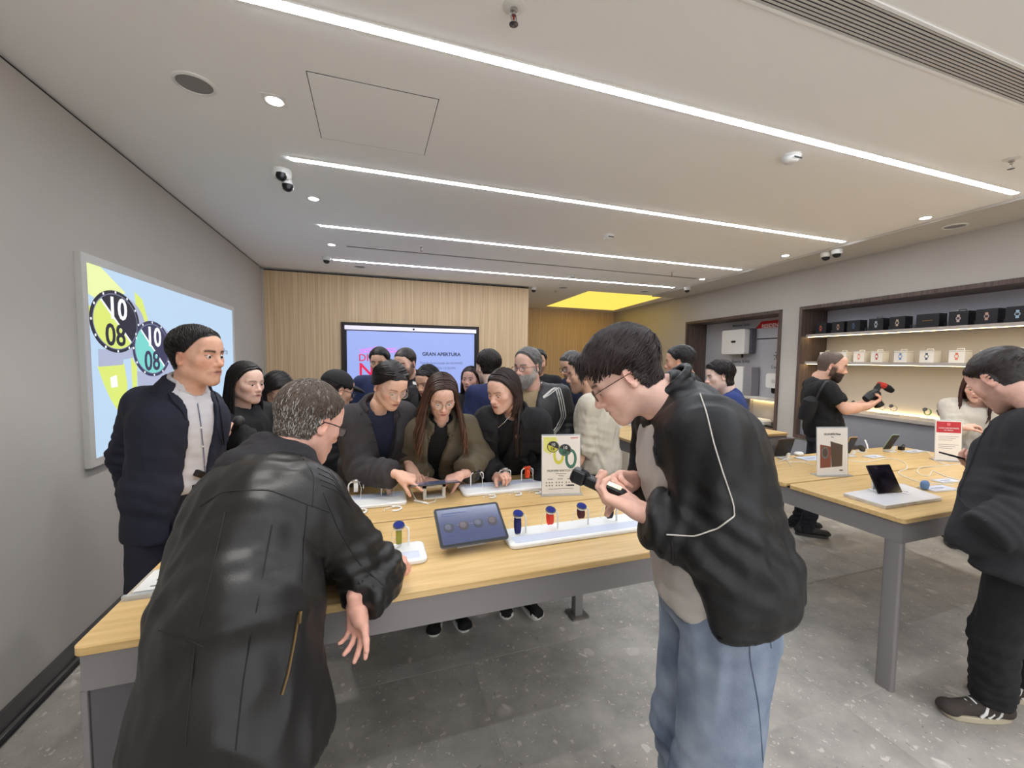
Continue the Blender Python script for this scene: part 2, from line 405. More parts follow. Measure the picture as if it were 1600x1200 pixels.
t = thing('double_dome_camera', 'white double dome security camera with two black lenses', 'camera', (p[0], p[1], ZC), 20, 'ceiling cameras')
part('housing', MB().lathe([(0.062, 0), (0.064, -0.02), (0.058, -0.05), (0.045, -0.062)], 30), M_white, t, True)
part('neck', MB().lathe([(0.03, -0.04), (0.034, -0.07), (0.044, -0.09), (0.04, -0.115)], 26, (0.035, 0.02, 0)), M_white, t, True)
for c, nm in (((-0.008, -0.03, -0.048), 'dome'), ((0.035, 0.0, -0.1), 'dome')):
    part(nm, MB().lathe([(0.036, 0.012), (0.036, -0.006), (0.029, -0.022), (0.016, -0.032), (0.001, -0.035)], 24, c), M_black, t, True)
    part('lens', MB().lathe([(0.011, 0), (0.011, 0.01), (0.001, 0.012)], 12).xf(rot('X', 110), (c[0], c[1] - 0.024, c[2] - 0.012)), M_dkgrey, t, True)
for px, py, dz, lb in ((1291, 392, .022, 'left dome camera of the pair on the right soffit'), (1308, 387, .022, 'right dome camera of the pair on the right soffit'), (1074, 447, .022, 'dome camera near the yellow panel by the right wall'), (510, 401, 0, 'dome camera in front of the oak wall, far left'), (834, 449, 0, 'dome camera beside the end of the oak wall')):
    p = ceil_pt(px, py); dome_camera((p[0], p[1], ZC - dz), 10, lb)
def smoke(px, py, label):
    p = ceil_pt(px, py); t = thing('smoke_detector', label, 'smoke detector', (p[0], p[1], ZC), 0, 'smoke detectors')
    part('base', MB().lathe([(0.055, 0), (0.055, -0.012), (0.05, -0.016)], 30), M_white, t, True)
    part('cover', MB().lathe([(0.05, -0.014), (0.048, -0.03), (0.036, -0.042), (0.012, -0.046), (0.001, -0.046)], 30), M_white, t, True)
    part('sensor_slot', MB().box((-0.03, -0.0505, -0.034), (0.03, -0.046, -0.026)), M_black, t)
smoke(1236, 243, 'smoke detector below the nearest light strip'); smoke(951, 367, 'smoke detector between the second and third light strip'); smoke(893, 431, 'small smoke detector before the farthest light strip')
def sprinkler(px, py, label):
    p = ceil_pt(px, py); t = thing('fire_sprinkler', label, 'sprinkler', (p[0], p[1], ZC), 25, 'fire sprinklers')
    part('escutcheon', MB().lathe([(0.04, 0), (0.04, -0.003), (0.028, -0.007), (0.016, -0.01)], 28), M_whitem, t, True)
    part('stem', MB().lathe([(0.014, 0), (0.014, -0.02), (0.008, -0.024), (0.008, -0.032)], 16), M_chrome, t, True)
    part('yoke', MB().tube([(0.010, 0, -0.028), (0.014, 0, -0.042), (0.004, 0, -0.06)], 0.003, 6).tube([(-0.010, 0, -0.028), (-0.014, 0, -0.042), (-0.004, 0, -0.06)], 0.003, 6), M_chrome, t)
    part('bulb', MB().tube([(0, 0, -0.03), (0, 0, -0.058)], 0.0035, 8), mat('red_bulb', (150, 50, 40), 0.2), t)
    part('deflector', MB().lathe([(0.017, -0.06), (0.017, -0.063), (0.001, -0.064)], 12), M_chrome, t)
sprinkler(803, 10, 'sprinkler head at the top middle of the picture'); sprinkler(1581, 248, 'sprinkler head near the right edge'); sprinkler(658, 385, 'small sprinkler before the farthest strips, left'); sprinkler(1050, 424, 'small sprinkler before the farthest strips, right'); sprinkler(868, 454, 'far sprinkler left of the yellow panel')
# air vent with slats (upper right), and the narrow air slot
t = thing('air_vent', 'long slatted air vent in the ceiling, upper right', 'vent', (2.6, 1.125, ZC))
part('backing', MB().box((-1.5, -0.075, -0.001), (2.2, 0.06, 0.0)), mat('vent_dark', (52, 44, 42), 0.8), t)
for k in range(10):
    yy = -0.07 + k * 0.0135
    part('slat', MB().box((-1.5, yy, -0.004), (2.2, yy + 0.007, -0.001)), M_soffit, t)
part('frame_edge', MB().box((-1.5, 0.06, -0.005), (2.2, 0.072, 0)).box((-1.5, -0.085, -0.005), (2.2, -0.073, 0)), M_ceil, t)
t = thing('air_slot', 'narrow dark linear air slot before the farthest strip', 'vent', (2.27, 5.215, ZC))
part('slot', MB().box((-2.53, -0.025, -0.002), (2.53, 0.025, 0)), mat('slot_grey', (120, 116, 112), 0.8), t)
for sg in (-1, 1): part('slot_edge', MB().box((-2.54, sg * 0.027 - 0.004, -0.004), (2.54, sg * 0.027 + 0.004, 0)), M_whitem, t)
# glowing yellow ceiling panel
q = [onz(x, y, ZC) for x, y in ((920, 455), (1040, 463), (960, 485), (856, 478))]
cx = np.mean(q, 0)
t = thing('yellow_ceiling_panel', 'glowing yellow ceiling panel above the far recess', 'ceiling light', cx)
P2 = [(3.86, 6.92), (5.55, 6.90), (5.92, 9.28), (4.02, 9.22)]
part('diffuser', MB().prism([(a - cx[0], b - cx[1]) for a, b in P2], -0.004, 0.0), M_yellow, t)

# ------------------------------------------------------------------ screens on the walls
M_tvimg = mat('screen_blue', (60, 66, 90), 0.3, emit=(166, 184, 250), es=0.5, big=True)
M_tvtext = mat('screen_text_dark', (20, 24, 50), 0.4); M_tvtext2 = mat('screen_text_grey', (96, 106, 150), 0.4)
M_tvred = mat('screen_red', (210, 30, 70), 0.4, emit=(225, 30, 80), es=0.35)
M_tvpink = mat('screen_pink', (205, 130, 215), 0.4, emit=(195, 120, 225), es=0.5)
t = thing('wall_screen', 'large wall screen reading GRAN APERTURA in a dark frame', 'screen', (0.655, YB, 1.35))
X0, X1, Z0, Z1 = -1.09, 1.09, -0.48, 0.806
fr = MB(); w = 0.05
fr.box((X0, -0.03, Z0 + w), (X0 + w, 0, Z1 - w)).box((X1 - w, -0.03, Z0 + w), (X1, 0, Z1 - w)).box((X0, -0.03, Z1 - w), (X1, 0, Z1)).box((X0, -0.03, Z0), (X1, 0, Z0 + w))
part('frame', fr, mat('screen_surround', (38, 28, 26), 0.5), t)
part('bezel', MB().box((X0 + w, -0.02, Z0 + w), (X1 - w, -0.006, Z1 - w)), M_black, t)
cbar = part('camera_bar', MB().box((X0 + w, -0.034, Z1 - w - 0.062), (X1 - w, -0.012, Z1 - w)), mat('bar_white', (225, 220, 235), 0.4, emit=(230, 225, 245), es=0.3), t)
part('lens', MB().lathe([(0.016, 0), (0.016, 0.006), (0.001, 0.007)], 16).xf(rot('X', 90), (0, -0.034, Z1 - w - 0.03)), M_black, cbar)
part('display', MB().box((X0 + w + 0.03, -0.024, Z0 + w + 0.03), (X1 - w - 0.03, -0.02, Z1 - w - 0.078)), M_tvimg, t)
RX90 = rot('X', 90)
def tvt(s, px, py, size, m, **k):
    p = ony(px, py, YB - 0.026); text(s, size, m, t, (p[0] - 0.655, -0.0255, p[2] - 1.35), RX90, **k)
tvt('GRAN APERTURA', 690, 556, 0.08, M_tvtext, bold=0.002)
tvt('Tienda Autorizada de HUAWEI', 690, 569, 0.055, M_tvtext2)
tvt('17.10.2026 15:30 PM', 690, 577, 0.055, M_tvtext2)
tvt('DISC', 560, 564, 0.155, M_tvred, align='LEFT', bold=0.001)
tvt('N', 560, 588, 0.30, M_tvred, align='LEFT', bold=0.004)
for k in range(7):
    pts = []
    for j in range(10):
        p = ony(562 + j * 6.5, 543 + k * 1.1 + 2.0 * math.sin(j * 1.1 + k * 1.7) + abs(j - 5) * 0.5, YB - 0.026); pts.append((p[0] - 0.655, -0.0262, p[2] - 1.35))
    part('screen_swirl', MB().tube(pts, 0.004, 4), M_tvpink, t)

# left wall light box with two watches; local frame: x along the wall (+Y), y up, z out of the wall
LBY0, LBY1, LBZ0, LBZ1 = 2.855, 5.45, 0.99, 2.165
t = thing('wall_light_box', 'bright framed light box on the left wall showing two watches', 'light box', (XL, (LBY0 + LBY1) / 2, LBZ0))
LBM = np.column_stack([[0, 1, 0], [0, 0, 1], [1, 0, 0]]).astype(float)
W = LBY1 - LBY0; Hh = LBZ1 - LBZ0
def lb(mb): return mb.xf(LBM)
fr = MB(); w = 0.045
for lo, hi in (((-W / 2, w, 0), (-W / 2 + w, Hh - w, 0.03)), ((W / 2 - w, w, 0), (W / 2, Hh - w, 0.03)), ((-W / 2, 0, 0), (W / 2, w, 0.03)), ((-W / 2, Hh - w, 0), (W / 2, Hh, 0.03))): fr.box(lo, hi)
part('frame', lb(fr), mat('lightbox_frame', (205, 202, 198), 0.4, metal=0.2), t)
part('panel', lb(MB().box((-W / 2 + w, w, 0.0), (W / 2 - w, Hh - w, 0.02))), mat('lightbox_panel', (70, 78, 84), 0.5, emit=(196, 224, 250), es=0.5, big=True), t)
def em(name, rgb, es): return mat('lb_' + name, tuple(x * .4 for x in rgb), 0.5, emit=rgb, es=es * .6)
def disc(mb, c, r, n=48, z0=0.02, z1=0.021, a0=0, a1=360, sq=1.0, ro=0.0):
    P = [];  full = abs(a1 - a0) >= 360
    for k in range(n if full else n + 1):
        a = math.radians(a0 + (a1 - a0) * k / n); P.append((r * math.cos(a), r * sq * math.sin(a)))
    cr, sr = math.cos(ro), math.sin(ro)
    P = [(c[0] + x * cr - y * sr, c[1] + x * sr + y * cr) for x, y in P]
    return mb.prism(P, z0, z1)
def clip_poly(P, x0, x1, y0, y1):
    for ax, v, sg in ((0, x0, 1), (0, x1, -1), (1, y0, 1), (1, y1, -1)):
        out = []
        for i in range(len(P)):
            a, b = P[i], P[(i + 1) % len(P)]; fa, fb = sg * (a[ax] - v), sg * (b[ax] - v)
            if fa >= 0: out.append(a)
            if (fa >= 0) != (fb >= 0): t_ = fa / (fa - fb); out.append((a[0] + (b[0] - a[0]) * t_, a[1] + (b[1] - a[1]) * t_))
        P = out
    return P
def band(mb, pts, w0, w1, z0, z1):
    P = np.array(pts, float); T = np.gradient(P, axis=0); T /= np.linalg.norm(T, axis=1)[:, None]; Nn = np.column_stack([-T[:, 1], T[:, 0]])
    ww = np.linspace(w0, w1, len(P))[:, None]
    # seen from +z the outline must run counter-clockwise
    Q_ = clip_poly([tuple(q) for q in np.vstack([P - Nn * ww / 2, (P + Nn * ww / 2)[::-1]])], -W / 2 + 0.046, W / 2 - 0.046, 0.046, Hh - 0.046)
    return mb.prism(Q_, z0, z1)
def ppx(px, py):
    q = onx(px, py, XL + 0.02); return (q[1] - (LBY0 + LBY1) / 2, q[2] - LBZ0)
M_y1 = em('lime', (226, 240, 120), 0.85); M_y2 = em('lime_pale', (236, 246, 170), 0.9); M_navy = em('face_dark', (44, 44, 60), 0.5); M_rim = em('steel', (150, 160, 190), 0.6)
M_t1 = em('teal', (130, 225, 215), 0.8); M_lw = em('white', (245, 248, 255), 0.95); M_case = em('case', (188, 196, 224), 0.75); M_tdk = em('face_navy', (70, 70, 110), 0.5)
cA = ppx(182, 503); rA = 0.188
cB = ppx(239, 545); rB = 0.196
EL = 1.38
zz = 0.021
def lbp(nm, mb, m): return part(nm, lb(mb), m, t)
def outline(nm, pts, m, z1):
    Q_ = [ppx(*p) for p in pts]; ar = sum(Q_[i][0] * Q_[(i + 1) % len(Q_)][1] - Q_[(i + 1) % len(Q_)][0] * Q_[i][1] for i in range(len(Q_)))
    if ar < 0: Q_ = Q_[::-1]
    lbp(nm, MB().prism(clip_poly(Q_, -W / 2 + 0.046, W / 2 - 0.046, 0.046, Hh - 0.046), .0203, z1), m)
outline('print_band', [(126, 404), (152, 412), (196, 458), (160, 472), (126, 452)], M_y2, .0206)
outline('print_band', [(126, 466), (146, 482), (142, 504), (126, 486)], M_y1, .0206)
outline('print_strap', [(210, 456), (222, 468), (231, 500), (224, 516), (214, 500)], M_y1, .0206)
outline('print_strap', [(204, 556), (214, 572), (214, 606), (207, 606)], M_y1, .0206)
outline('print_strap', [(152, 572), (194, 568), (199, 602), (197, 630), (187, 646), (174, 626), (162, 600)], M_y1, .0207)
outline('print_buckle', [(172, 590), (182, 586), (184, 604), (174, 606)], M_lw, .0210)
outline('print_lug', [(153, 545), (194, 548), (192, 570), (154, 573)], M_case, .0209)
outline('print_strap', [(246, 560), (264, 552), (272, 575), (264, 592), (250, 592)], M_t1, .0207)
outline('print_lug', [(214, 580), (247, 584), (245, 602), (216, 604)], M_case, .0209)
for c, r, dk, lo, z in ((cA, rA, M_navy, M_y1, 0.0216), (cB, rB, M_tdk, M_t1, 0.0217)):
    def ell(rr, z1, a0=0, a1=360, dx=0.0, dy=0.0, m=None, nm='print_dial'):
        n = 40; P = [(c[0] + dx + EL * rr * math.cos(math.radians(a0 + (a1 - a0) * k / n)), c[1] + dy + rr * math.sin(math.radians(a0 + (a1 - a0) * k / n))) for k in range(n if a1 - a0 >= 360 else n + 1)]
        return lbp(nm, MB().prism(P, .0206, z1), m)
    ell(r * 1.05, z - .0002, dx=0.07, dy=-0.03, m=M_case, nm='print_case')
    ell(r, z, m=M_tdk if c is cB else M_navy, nm='print_bezel')
    ell(r * 0.9, z + .0003, m=M_rim, nm='print_ring')
    ell(r * 0.87, z + .0006, -48, 132, m=dk, nm='print_dial_upper')
    ell(r * 0.87, z + .0006, 132, 312, m=lo, nm='print_dial_lower')
    a1 = math.radians(132); lbp('print_line', band(MB(), [(c[0] + .86 * EL * r * math.cos(a1), c[1] + .86 * r * math.sin(a1)), (c[0] - .86 * EL * r * math.cos(a1), c[1] - .86 * r * math.sin(a1))], 0.014, 0.014, .0206, z + .0009), M_lw)
    for k in range(12):
        a = k * math.pi / 6; lbp('print_tick', disc(MB(), (c[0] + .95 * EL * r * math.cos(a), c[1] + .95 * r * math.sin(a)), 0.008, 8, z0=.0206, z1=z + .001), M_lw)
    LT = LBM @ np.diag([1.15, 1, 1.0])
    text('10', r * 0.98, M_lw, t, tuple(LBM @ np.array([c[0] + .06 * r, c[1] + .1 * r, z + .0012])), LT, bold=0.003)
    text('08', r * 0.98, dk, t, tuple(LBM @ np.array([c[0] - .1 * r, c[1] - .76 * r, z + .0012])), LT, bold=0.003)
q = ppx(352, 554)
text('Pro', 0.1, M_rim, t, tuple(LBM @ np.array([q[0], q[1], .022])), LBM)

# black vertical strip on the right wall
p0 = RW(6.05, 0, 0); t = rwbox(MB(), 5.94, 6.16, -0.05, 0, 1.45, 2.33); tag(part('black_wall_panel', t, M_black), 'tall narrow black panel on the far right wall', 'panel')
# ------------------------------------------------------------------ display tables
TZ = 0.88
def display_table(x0, x1, y0, y1, label, legs, panel=False, gap=None):
    cx, cyy = (x0 + x1) / 2, (y0 + y1) / 2
    t = thing('display_table', label, 'table', (cx, cyy, 0), 0, 'oak display tables')
    hw, hd = (x1 - x0) / 2, (y1 - y0) / 2; g = (gap if gap else cyy) - cyy
    for a, b in ((-hd, g - 0.008), (g + 0.008, hd)):
        part('tabletop', MB().prism(rrect(2 * hw, b - a, 0.022, 6, (0, (a + b) / 2)), TZ - 0.026, TZ, 0.003), M_table, t, True)
    part('gap_shade_strip', MB().box((-hw + 0.01, g - 0.0078, TZ - 0.02), (hw - 0.01, g + 0.0078, TZ - 0.016)), mat('gap_shade', (14, 11, 9), 0.9), t)  # added near-black strip, stands in for the shade between the two tops
    e = 0.012; h = 0.1
    for nm, lo, hi in (('apron', (-hw + e, -hd + e, TZ - 0.026 - h), (hw - e, -hd + e + 0.03, TZ - 0.026)), ('apron', (-hw + e, hd - e - 0.03, TZ - 0.026 - h), (hw - e, hd - e, TZ - 0.026)),
                       ('apron', (-hw + e, -hd + e + 0.03, TZ - 0.026 - h), (-hw + e + 0.03, hd - e - 0.03, TZ - 0.026)), ('apron', (hw - e - 0.03, -hd + e + 0.03, TZ - 0.026 - h), (hw - e, hd - e - 0.03, TZ - 0.026)),
                       ('underside_panel', (-hw + 0.05, -hd + 0.05, TZ - 0.05), (hw - 0.05, hd - 0.05, TZ - 0.027))):
        part(nm, MB().box(lo, hi), M_steel, t)
    zt = TZ - 0.026 - h
    for (lx, ly, kind) in legs:
        lx -= cx; ly -= cyy
        if kind == 'plate':      # slim square leg on a floor plate
            lg = part('leg', MB().prism(rrect(0.055, 0.055, 0.006, 3, (lx, ly)), 0.008, zt + 0.002), M_steel, t)
            part('floor_plate', MB().prism(rrect(0.115, 0.115, 0.004, 3, (lx, ly)), 0.0, 0.012), mat('plate_metal', (150, 144, 140), 0.35, metal=0.8), lg)
        elif kind == 'panel':    # deep closed end panel
            part('end_panel', MB().prism(rrect(0.42, 0.05, 0.004, 3, (lx, ly)), 0, zt), mat('panel_dark', (92, 88, 92), 0.6), t)
            part('end_edge', MB().prism(rrect(0.016, 0.06, 0.004, 3, (lx - 0.219, ly + 0.0)), 0, zt), M_steel, t)
        else:                    # flat blade leg, deep in y
            part('leg', MB().prism(rrect(0.036, 0.075, 0.012, 4, (lx, ly)), 0, zt), M_steel, t, True)
    return t
display_table(-0.722, 1.31, 1.292, 2.47, 'near oak display table with watch trays, left in the picture', [(-0.487, 1.332, 'panel'), (1.225, 2.25, 'plate'), (1.27, 1.38, 'blade'), (-0.69, 2.39, 'blade')], gap=1.9)
display_table(2.392, 4.46, 1.203, 2.34, 'oak display table with phones on the right', [(2.424, 1.252, 'blade'), (2.422, 2.26, 'blade'), (4.42, 1.275, 'blade'), (4.42, 2.26, 'blade')], gap=1.79)
display_table(2.26, 4.13, 3.10, 4.25, 'farther oak display table behind the white piped jacket', [(2.29, 3.19, 'blade'), (2.29, 4.16, 'blade'), (3.91, 3.125, 'panel'), (4.1, 4.16, 'blade')], gap=3.68)
# tall pale counter far behind
t = thing('reception_counter', 'pale beige counter behind the three stripe jacket', 'counter', (2.75, 5.3, 0))
part('body', MB().box((-0.45, -0.3, 0), (0.75, 0.3, 1.12)), mat('counter_beige', (196, 184, 166), 0.6), t)
part('top', MB().prism(rrect(1.26, 0.66, 0.02, 4, (0.15, 0)), 1.12, 1.15, 0.003), M_white, t)
part('edge_light', MB().box((0.751, -0.3, 0.1), (0.765, 0.3, 1.12)), M_whitem, t)

# ------------------------------------------------------------------ watches on posts, trays
M_tray = mat('tray_white', (238, 238, 236), 0.3); M_tray2 = mat('tray_label', (206, 212, 228), 0.4); M_face = mat('watch_face_blue', (24, 34, 92), 0.15, emit=(20, 40, 130), es=0.25)
M_silver = mat('watch_silver', (198, 196, 194), 0.25, metal=0.9); M_cable = mat('cable_white', (236, 234, 228), 0.45)
def strapm(n, c): return mat('strap_' + n, c, 0.6)
def tray(x0, x1, y0, y1, label, front=True):
    t = thing('watch_tray', label, 'display tray', ((x0 + x1) / 2, (y0 + y1) / 2, TZ), 0, 'white watch trays')
    w, d = x1 - x0, y1 - y0
    part('base', MB().prism(rrect(w, d, 0.025, 6), 0.0, 0.018, 0.004), M_tray, t, True)
    s = -1 if front else 1
    part('label_strip', MB().prism(rrect(w - 0.05, d * 0.36, 0.006, 3, (0, s * d * 0.22)), 0.018, 0.0188), M_tray2, t)
    return t
def watch(x, y, face, strap, label, back=False, case=None, hang=0.058, rz=0.0, z=TZ + 0.018, tether=True, short=False):
    """a wrist watch on its curved post; the post stands at x, y"""
    t = thing('display_watch', label, 'watch', (x, y, z), (180 if back else 0) + rz, 'display watches on posts')
    case = case or M_silver
    st = part('stand_post', MB().tube([(0, 0, 0), (0, 0, .06), (-.003, 0, .070), (-.011, 0, .077), (-.022, 0, .078)], 0.0036, 8), M_white, t, True)
    c = np.array([-.036, -.002, .082]); R = rot('X', 20)
    if back: part('stand_arm', MB().tube([(-.036, 0, .076), (-.062, 0, .078), (-.071, 0, .070), (-.073, 0, .040)], [.0036, .0036, .0036, .0022], 8), M_white, t, True)
    cs = MB().lathe([(.019, -.006), (.0215, -.003), (.0225, .002), (.021, .006), (.0185, .0075)], 26).xf(R, c); cs = part('case', cs, case, t, True)
    part('crown', MB().lathe([(.003, 0), (.003, .005), (.001, .0055)], 10).xf(rot('Y', 90), (.021, 0, 0)).xf(R, c), case, cs)
    part('bezel', MB().lathe([(.0215, .004), (.021, .0078), (.0185, .008)], 26).xf(R, c), M_dkgrey, t, True)
    part('dial', MB().lathe([(.0187, .0075), (.0187, .0086), (.0005, .0088)], 26).xf(R, c), face, t)
    if strap is not None:
        # strap: closed loop below the case, 20 mm wide
        n = 22; V = []; f = []
        for k in range(n + 1):
            a = math.radians(20 + 320 * k / n); yy = .017 * math.sin(a) * (0.95 if not short else .8); zz = -hang / 2 + hang / 2 * math.cos(a)
            for xx, dr in ((-.010, 0), (.010, 0), (.010, .0025), (-.010, .0025)):
                l = math.hypot(yy, zz + hang / 2) + 1e-9
                V.append((xx, yy + yy / l * dr, zz + (zz + hang / 2) / l * dr - .004))
        for k in range(n):
            for i in range(4):
                j = (i + 1) % 4; f.append((k * 4 + i, (k + 1) * 4 + i, (k + 1) * 4 + j, k * 4 + j))
        f += [(0, 1, 2, 3), tuple(4 * n + i for i in (3, 2, 1, 0))]
        part('strap', MB().add(np.array(V) + c + np.array([0, 0.004, 0]), f), strap, t, True)
    if tether:
        part('tether', MB().tube([(-.05, .008, .078), (-.062, .02, .05), (-.058, .045, .006), (-.03, .06, -.012)], 0.0012, 5), M_cable, t)
    return t
def coil(x, y, label, rz=0, r=.028, z=TZ, h=.006):
    t = MB().tube([(r * math.cos(a), r * math.sin(a), h + .002 * k / 14) for k, a in enumerate(np.linspace(0.3, 4.6, 15))], 0.0052, 8)
    t.tube([(r * math.cos(4.6), r * math.sin(4.6), h), (r * 1.2, -r * 1.4, h), (r * 2.0, -r * .6, h + .002)], .0018, 6)
    o = part('coiled_cable', t, M_cable, None, True); o.location = (x, y, z); o.rotation_euler = (0, 0, math.radians(rz))
    tag(o, label, 'cable', 'coiled white tether cables')
tray(0.505, 1.16, 1.462, 1.625, 'long white watch tray at the front right of the near table')
for x, sm, lb_, hg, sh in ((0.603, strapm('navy', (22, 26, 92)), 'navy blue watch, leftmost on the long front tray', .075, 0), (0.749, strapm('red', (226, 62, 40)), 'red strapped watch second on the long front tray', .055, 0), (0.896, strapm('maroon', (78, 20, 26)), 'maroon strapped watch third on the long front tray', .045, 0), (1.04, strapm('black', (24, 24, 26)), 'black strapped watch under the hands on the front tray', .062, 0)):
    watch(x, 1.562, M_face, sm, lb_, hang=hg)
tray(-0.17, 0.188, 1.462, 1.62, 'short white watch tray at the front left of the near table')
watch(0.13, 1.585, M_face, strapm('olive', (150, 146, 46)), 'olive strapped watch on the short front tray', hang=.064)
watch(-0.012, 1.585, M_face, strapm('pale', (214, 208, 196)), 'pale strapped watch half hidden by the leather sleeve', hang=.05)
coil(0.075, 1.60, 'thick white coiled tether lying on the short front tray', 100, .026, TZ + .018)
tray(-0.22, 0.165, 2.085, 2.27, 'white watch tray before the dark grey blazer', False)
watch(-0.116, 2.235, mat('watch_back', (210, 208, 206), .3), strapm('clear_white', (226, 224, 220)), 'silver watch on the left arch of the rear left tray', True, hang=.05)
watch(0.045, 2.222, mat('watch_back', (210, 208, 206), .3), strapm('blush', (216, 178, 164)), 'blush strapped watch on the rear left tray', True, hang=.075)
coil(-0.055, 2.045, 'coiled white cable before the left arch of the rear tray', 200); coil(0.105, 2.035, 'coiled white cable before the blush strapped watch', 220)
tray(0.46, 1.165, 2.11, 2.285, 'long white watch tray at the rear beside the poster', False)
for x, sm, lb_, hg, cs in ((0.525, strapm('black2', (34, 32, 34)), 'black watch on the left arch of the rear long tray', .04, M_black), (0.69, strapm('silverlink', (186, 184, 180)), 'silver link watch in the middle of the rear long tray', .055, M_silver), (0.83, strapm('orange', (240, 84, 40)), 'bright orange watch on the rear long tray beside the poster', .055, mat('orange_case', (236, 80, 40), .4))):
    watch(x, 2.232, cs, sm, lb_, True, cs, hg)
for x, w_ in ((0.60, 'black'), (0.745, 'silver link'), (0.86, 'bright orange')): coil(x, 2.07, 'coiled white tether cable before the %s rear watch' % w_, 210, .022)
for x in (0.66,): pass

def tablet(name, label, loc, rz, tilt, w, d, img, img_m, group=None, lift=0.03, stand_m=None, flip=False):
    t = thing(name, label, 'tablet', loc, rz, group)
    R = rot('X', tilt); c = np.array([0, 0, lift])
    part('body', MB().prism(rrect(w, d, 0.012, 5, (0, d / 2)), -0.003, 0.003, 0.0012).xf(R, c), mat('tablet_body', (92, 92, 98), 0.35, metal=0.6), t, True)
    part('bezel', MB().prism(rrect(w - .004, d - .004, 0.011, 5, (0, d / 2)), 0.003, 0.0036).xf(R, c), M_black, t)
    sc_ = part('screen', MB().prism(rrect(w - .022, d - .022, 0.004, 3, (0, d / 2)), 0.0036, 0.004).xf(R, c), img_m, t)
    hz = lift + d * math.sin(math.radians(tilt)) * 0.62; yb = d * 0.62 * math.cos(math.radians(tilt))
    m2 = stand_m or M_whitem
    for sx in (-1, 1): part('stand_leg', MB().prism([(sx * .05 - .008, yb - .02), (sx * .05 + .008, yb - .02), (sx * .05 + .008, yb + .012), (sx * .05 - .008, yb + .012)], 0, hz - .008), m2, t)
    part('stand_bar', MB().box((-.058, yb - .02, hz - .02), (.058, yb + .012, hz - .008)), m2, t)
    part('stand_foot', MB().box((-.058, yb - .035, 0), (.058, yb + .02, .008)), m2, t)
    return t, R, c, sc_
M_scr = mat('tablet_screen', (56, 60, 84), 0.15, emit=(84, 92, 124), es=0.28)
t, R, c, sc_ = tablet('tablet', 'tablet in the middle of the near table showing four watches', (0.372, 1.487, TZ), 2.5, 33, 0.272, 0.178, None, M_scr, lift=.035)
for k in range(4):
    xx = -.09 + k * .06; yy = .082 + (0.002 * k)
    ring = part('picture_watch', MB().lathe([(.021, 0), (.021, .0005), (.001, .0006)], 24).xf(np.eye(3), (xx, yy, .004)).xf(R, c), mat('pic_dark%d' % (k % 2), ((52, 54, 66), (62, 52, 60))[k % 2], .3), sc_)
    part('picture_dial', MB().lathe([(.013, 0), (.013, .0004), (.001, .0005)], 20).xf(np.eye(3), (xx - .003, yy + .003, .0047)).xf(R, c), mat('pic_face%d' % (k % 2), ((86, 88, 104), (96, 84, 88))[k % 2], .3), sc_)
    part('picture_line', MB().box((xx - .018, yy - .036, .004), (xx + .018, yy - .034, .0045)).xf(R, c), mat('pic_text', (56, 66, 120), .3), sc_)
for yy, w2 in ((.146, .1), (.136, .06)): part('picture_line', MB().box((-.11, yy, .004), (-.11 + w2, yy + .003, .0045)).xf(R, c), mat('pic_text', (56, 66, 120), .3), sc_)
t, R, c, sc_ = tablet('tablet', 'tablet on white stand touched by the pointing hand', (0.31, 2.262, TZ), 180, 12, 0.262, 0.17, None, M_scr, lift=.055, stand_m=M_white)
o = part('stylus_cable', MB().tube([(0.19, 2.17, TZ + .055), (0.2, 2.14, TZ + .03), (0.215, 2.11, TZ + .008), (0.22, 2.1, TZ + .006)], .0018, 6).tube([(0.205, 2.125, TZ + .006), (0.265, 2.06, TZ + .006)], .006, 8).tube([(0.265, 2.06, TZ + .006), (0.30, 2.085, TZ + .004), (0.315, 2.12, TZ + .004)], .0018, 6), M_cable, None, True)
tag(o, 'white cable with thick sleeve before the rear tablet', 'cable')
# small clear card holder lying at the left end of the near table
t = thing('acrylic_card', 'clear acrylic card holder lying on the left end of the table', 'card holder', (-0.615, 1.59, TZ), 0)
part('block', MB().prism(rrect(0.19, 0.17, .004, 3), 0, .01, .001), M_glass, t)
part('card', MB().box((-.085, -.06, .0105), (.085, .078, .0112)), M_white, t)
part('price_line', MB().box((-.05, .0, .0112), (.06, .008, .0115)).box((-.05, -.04, .0112), (-.02, -.034, .0115)), M_dkgrey, t)
part('base_clip', MB().box((-.098, -.092, 0), (.098, -.08, .016)), M_glass, t)

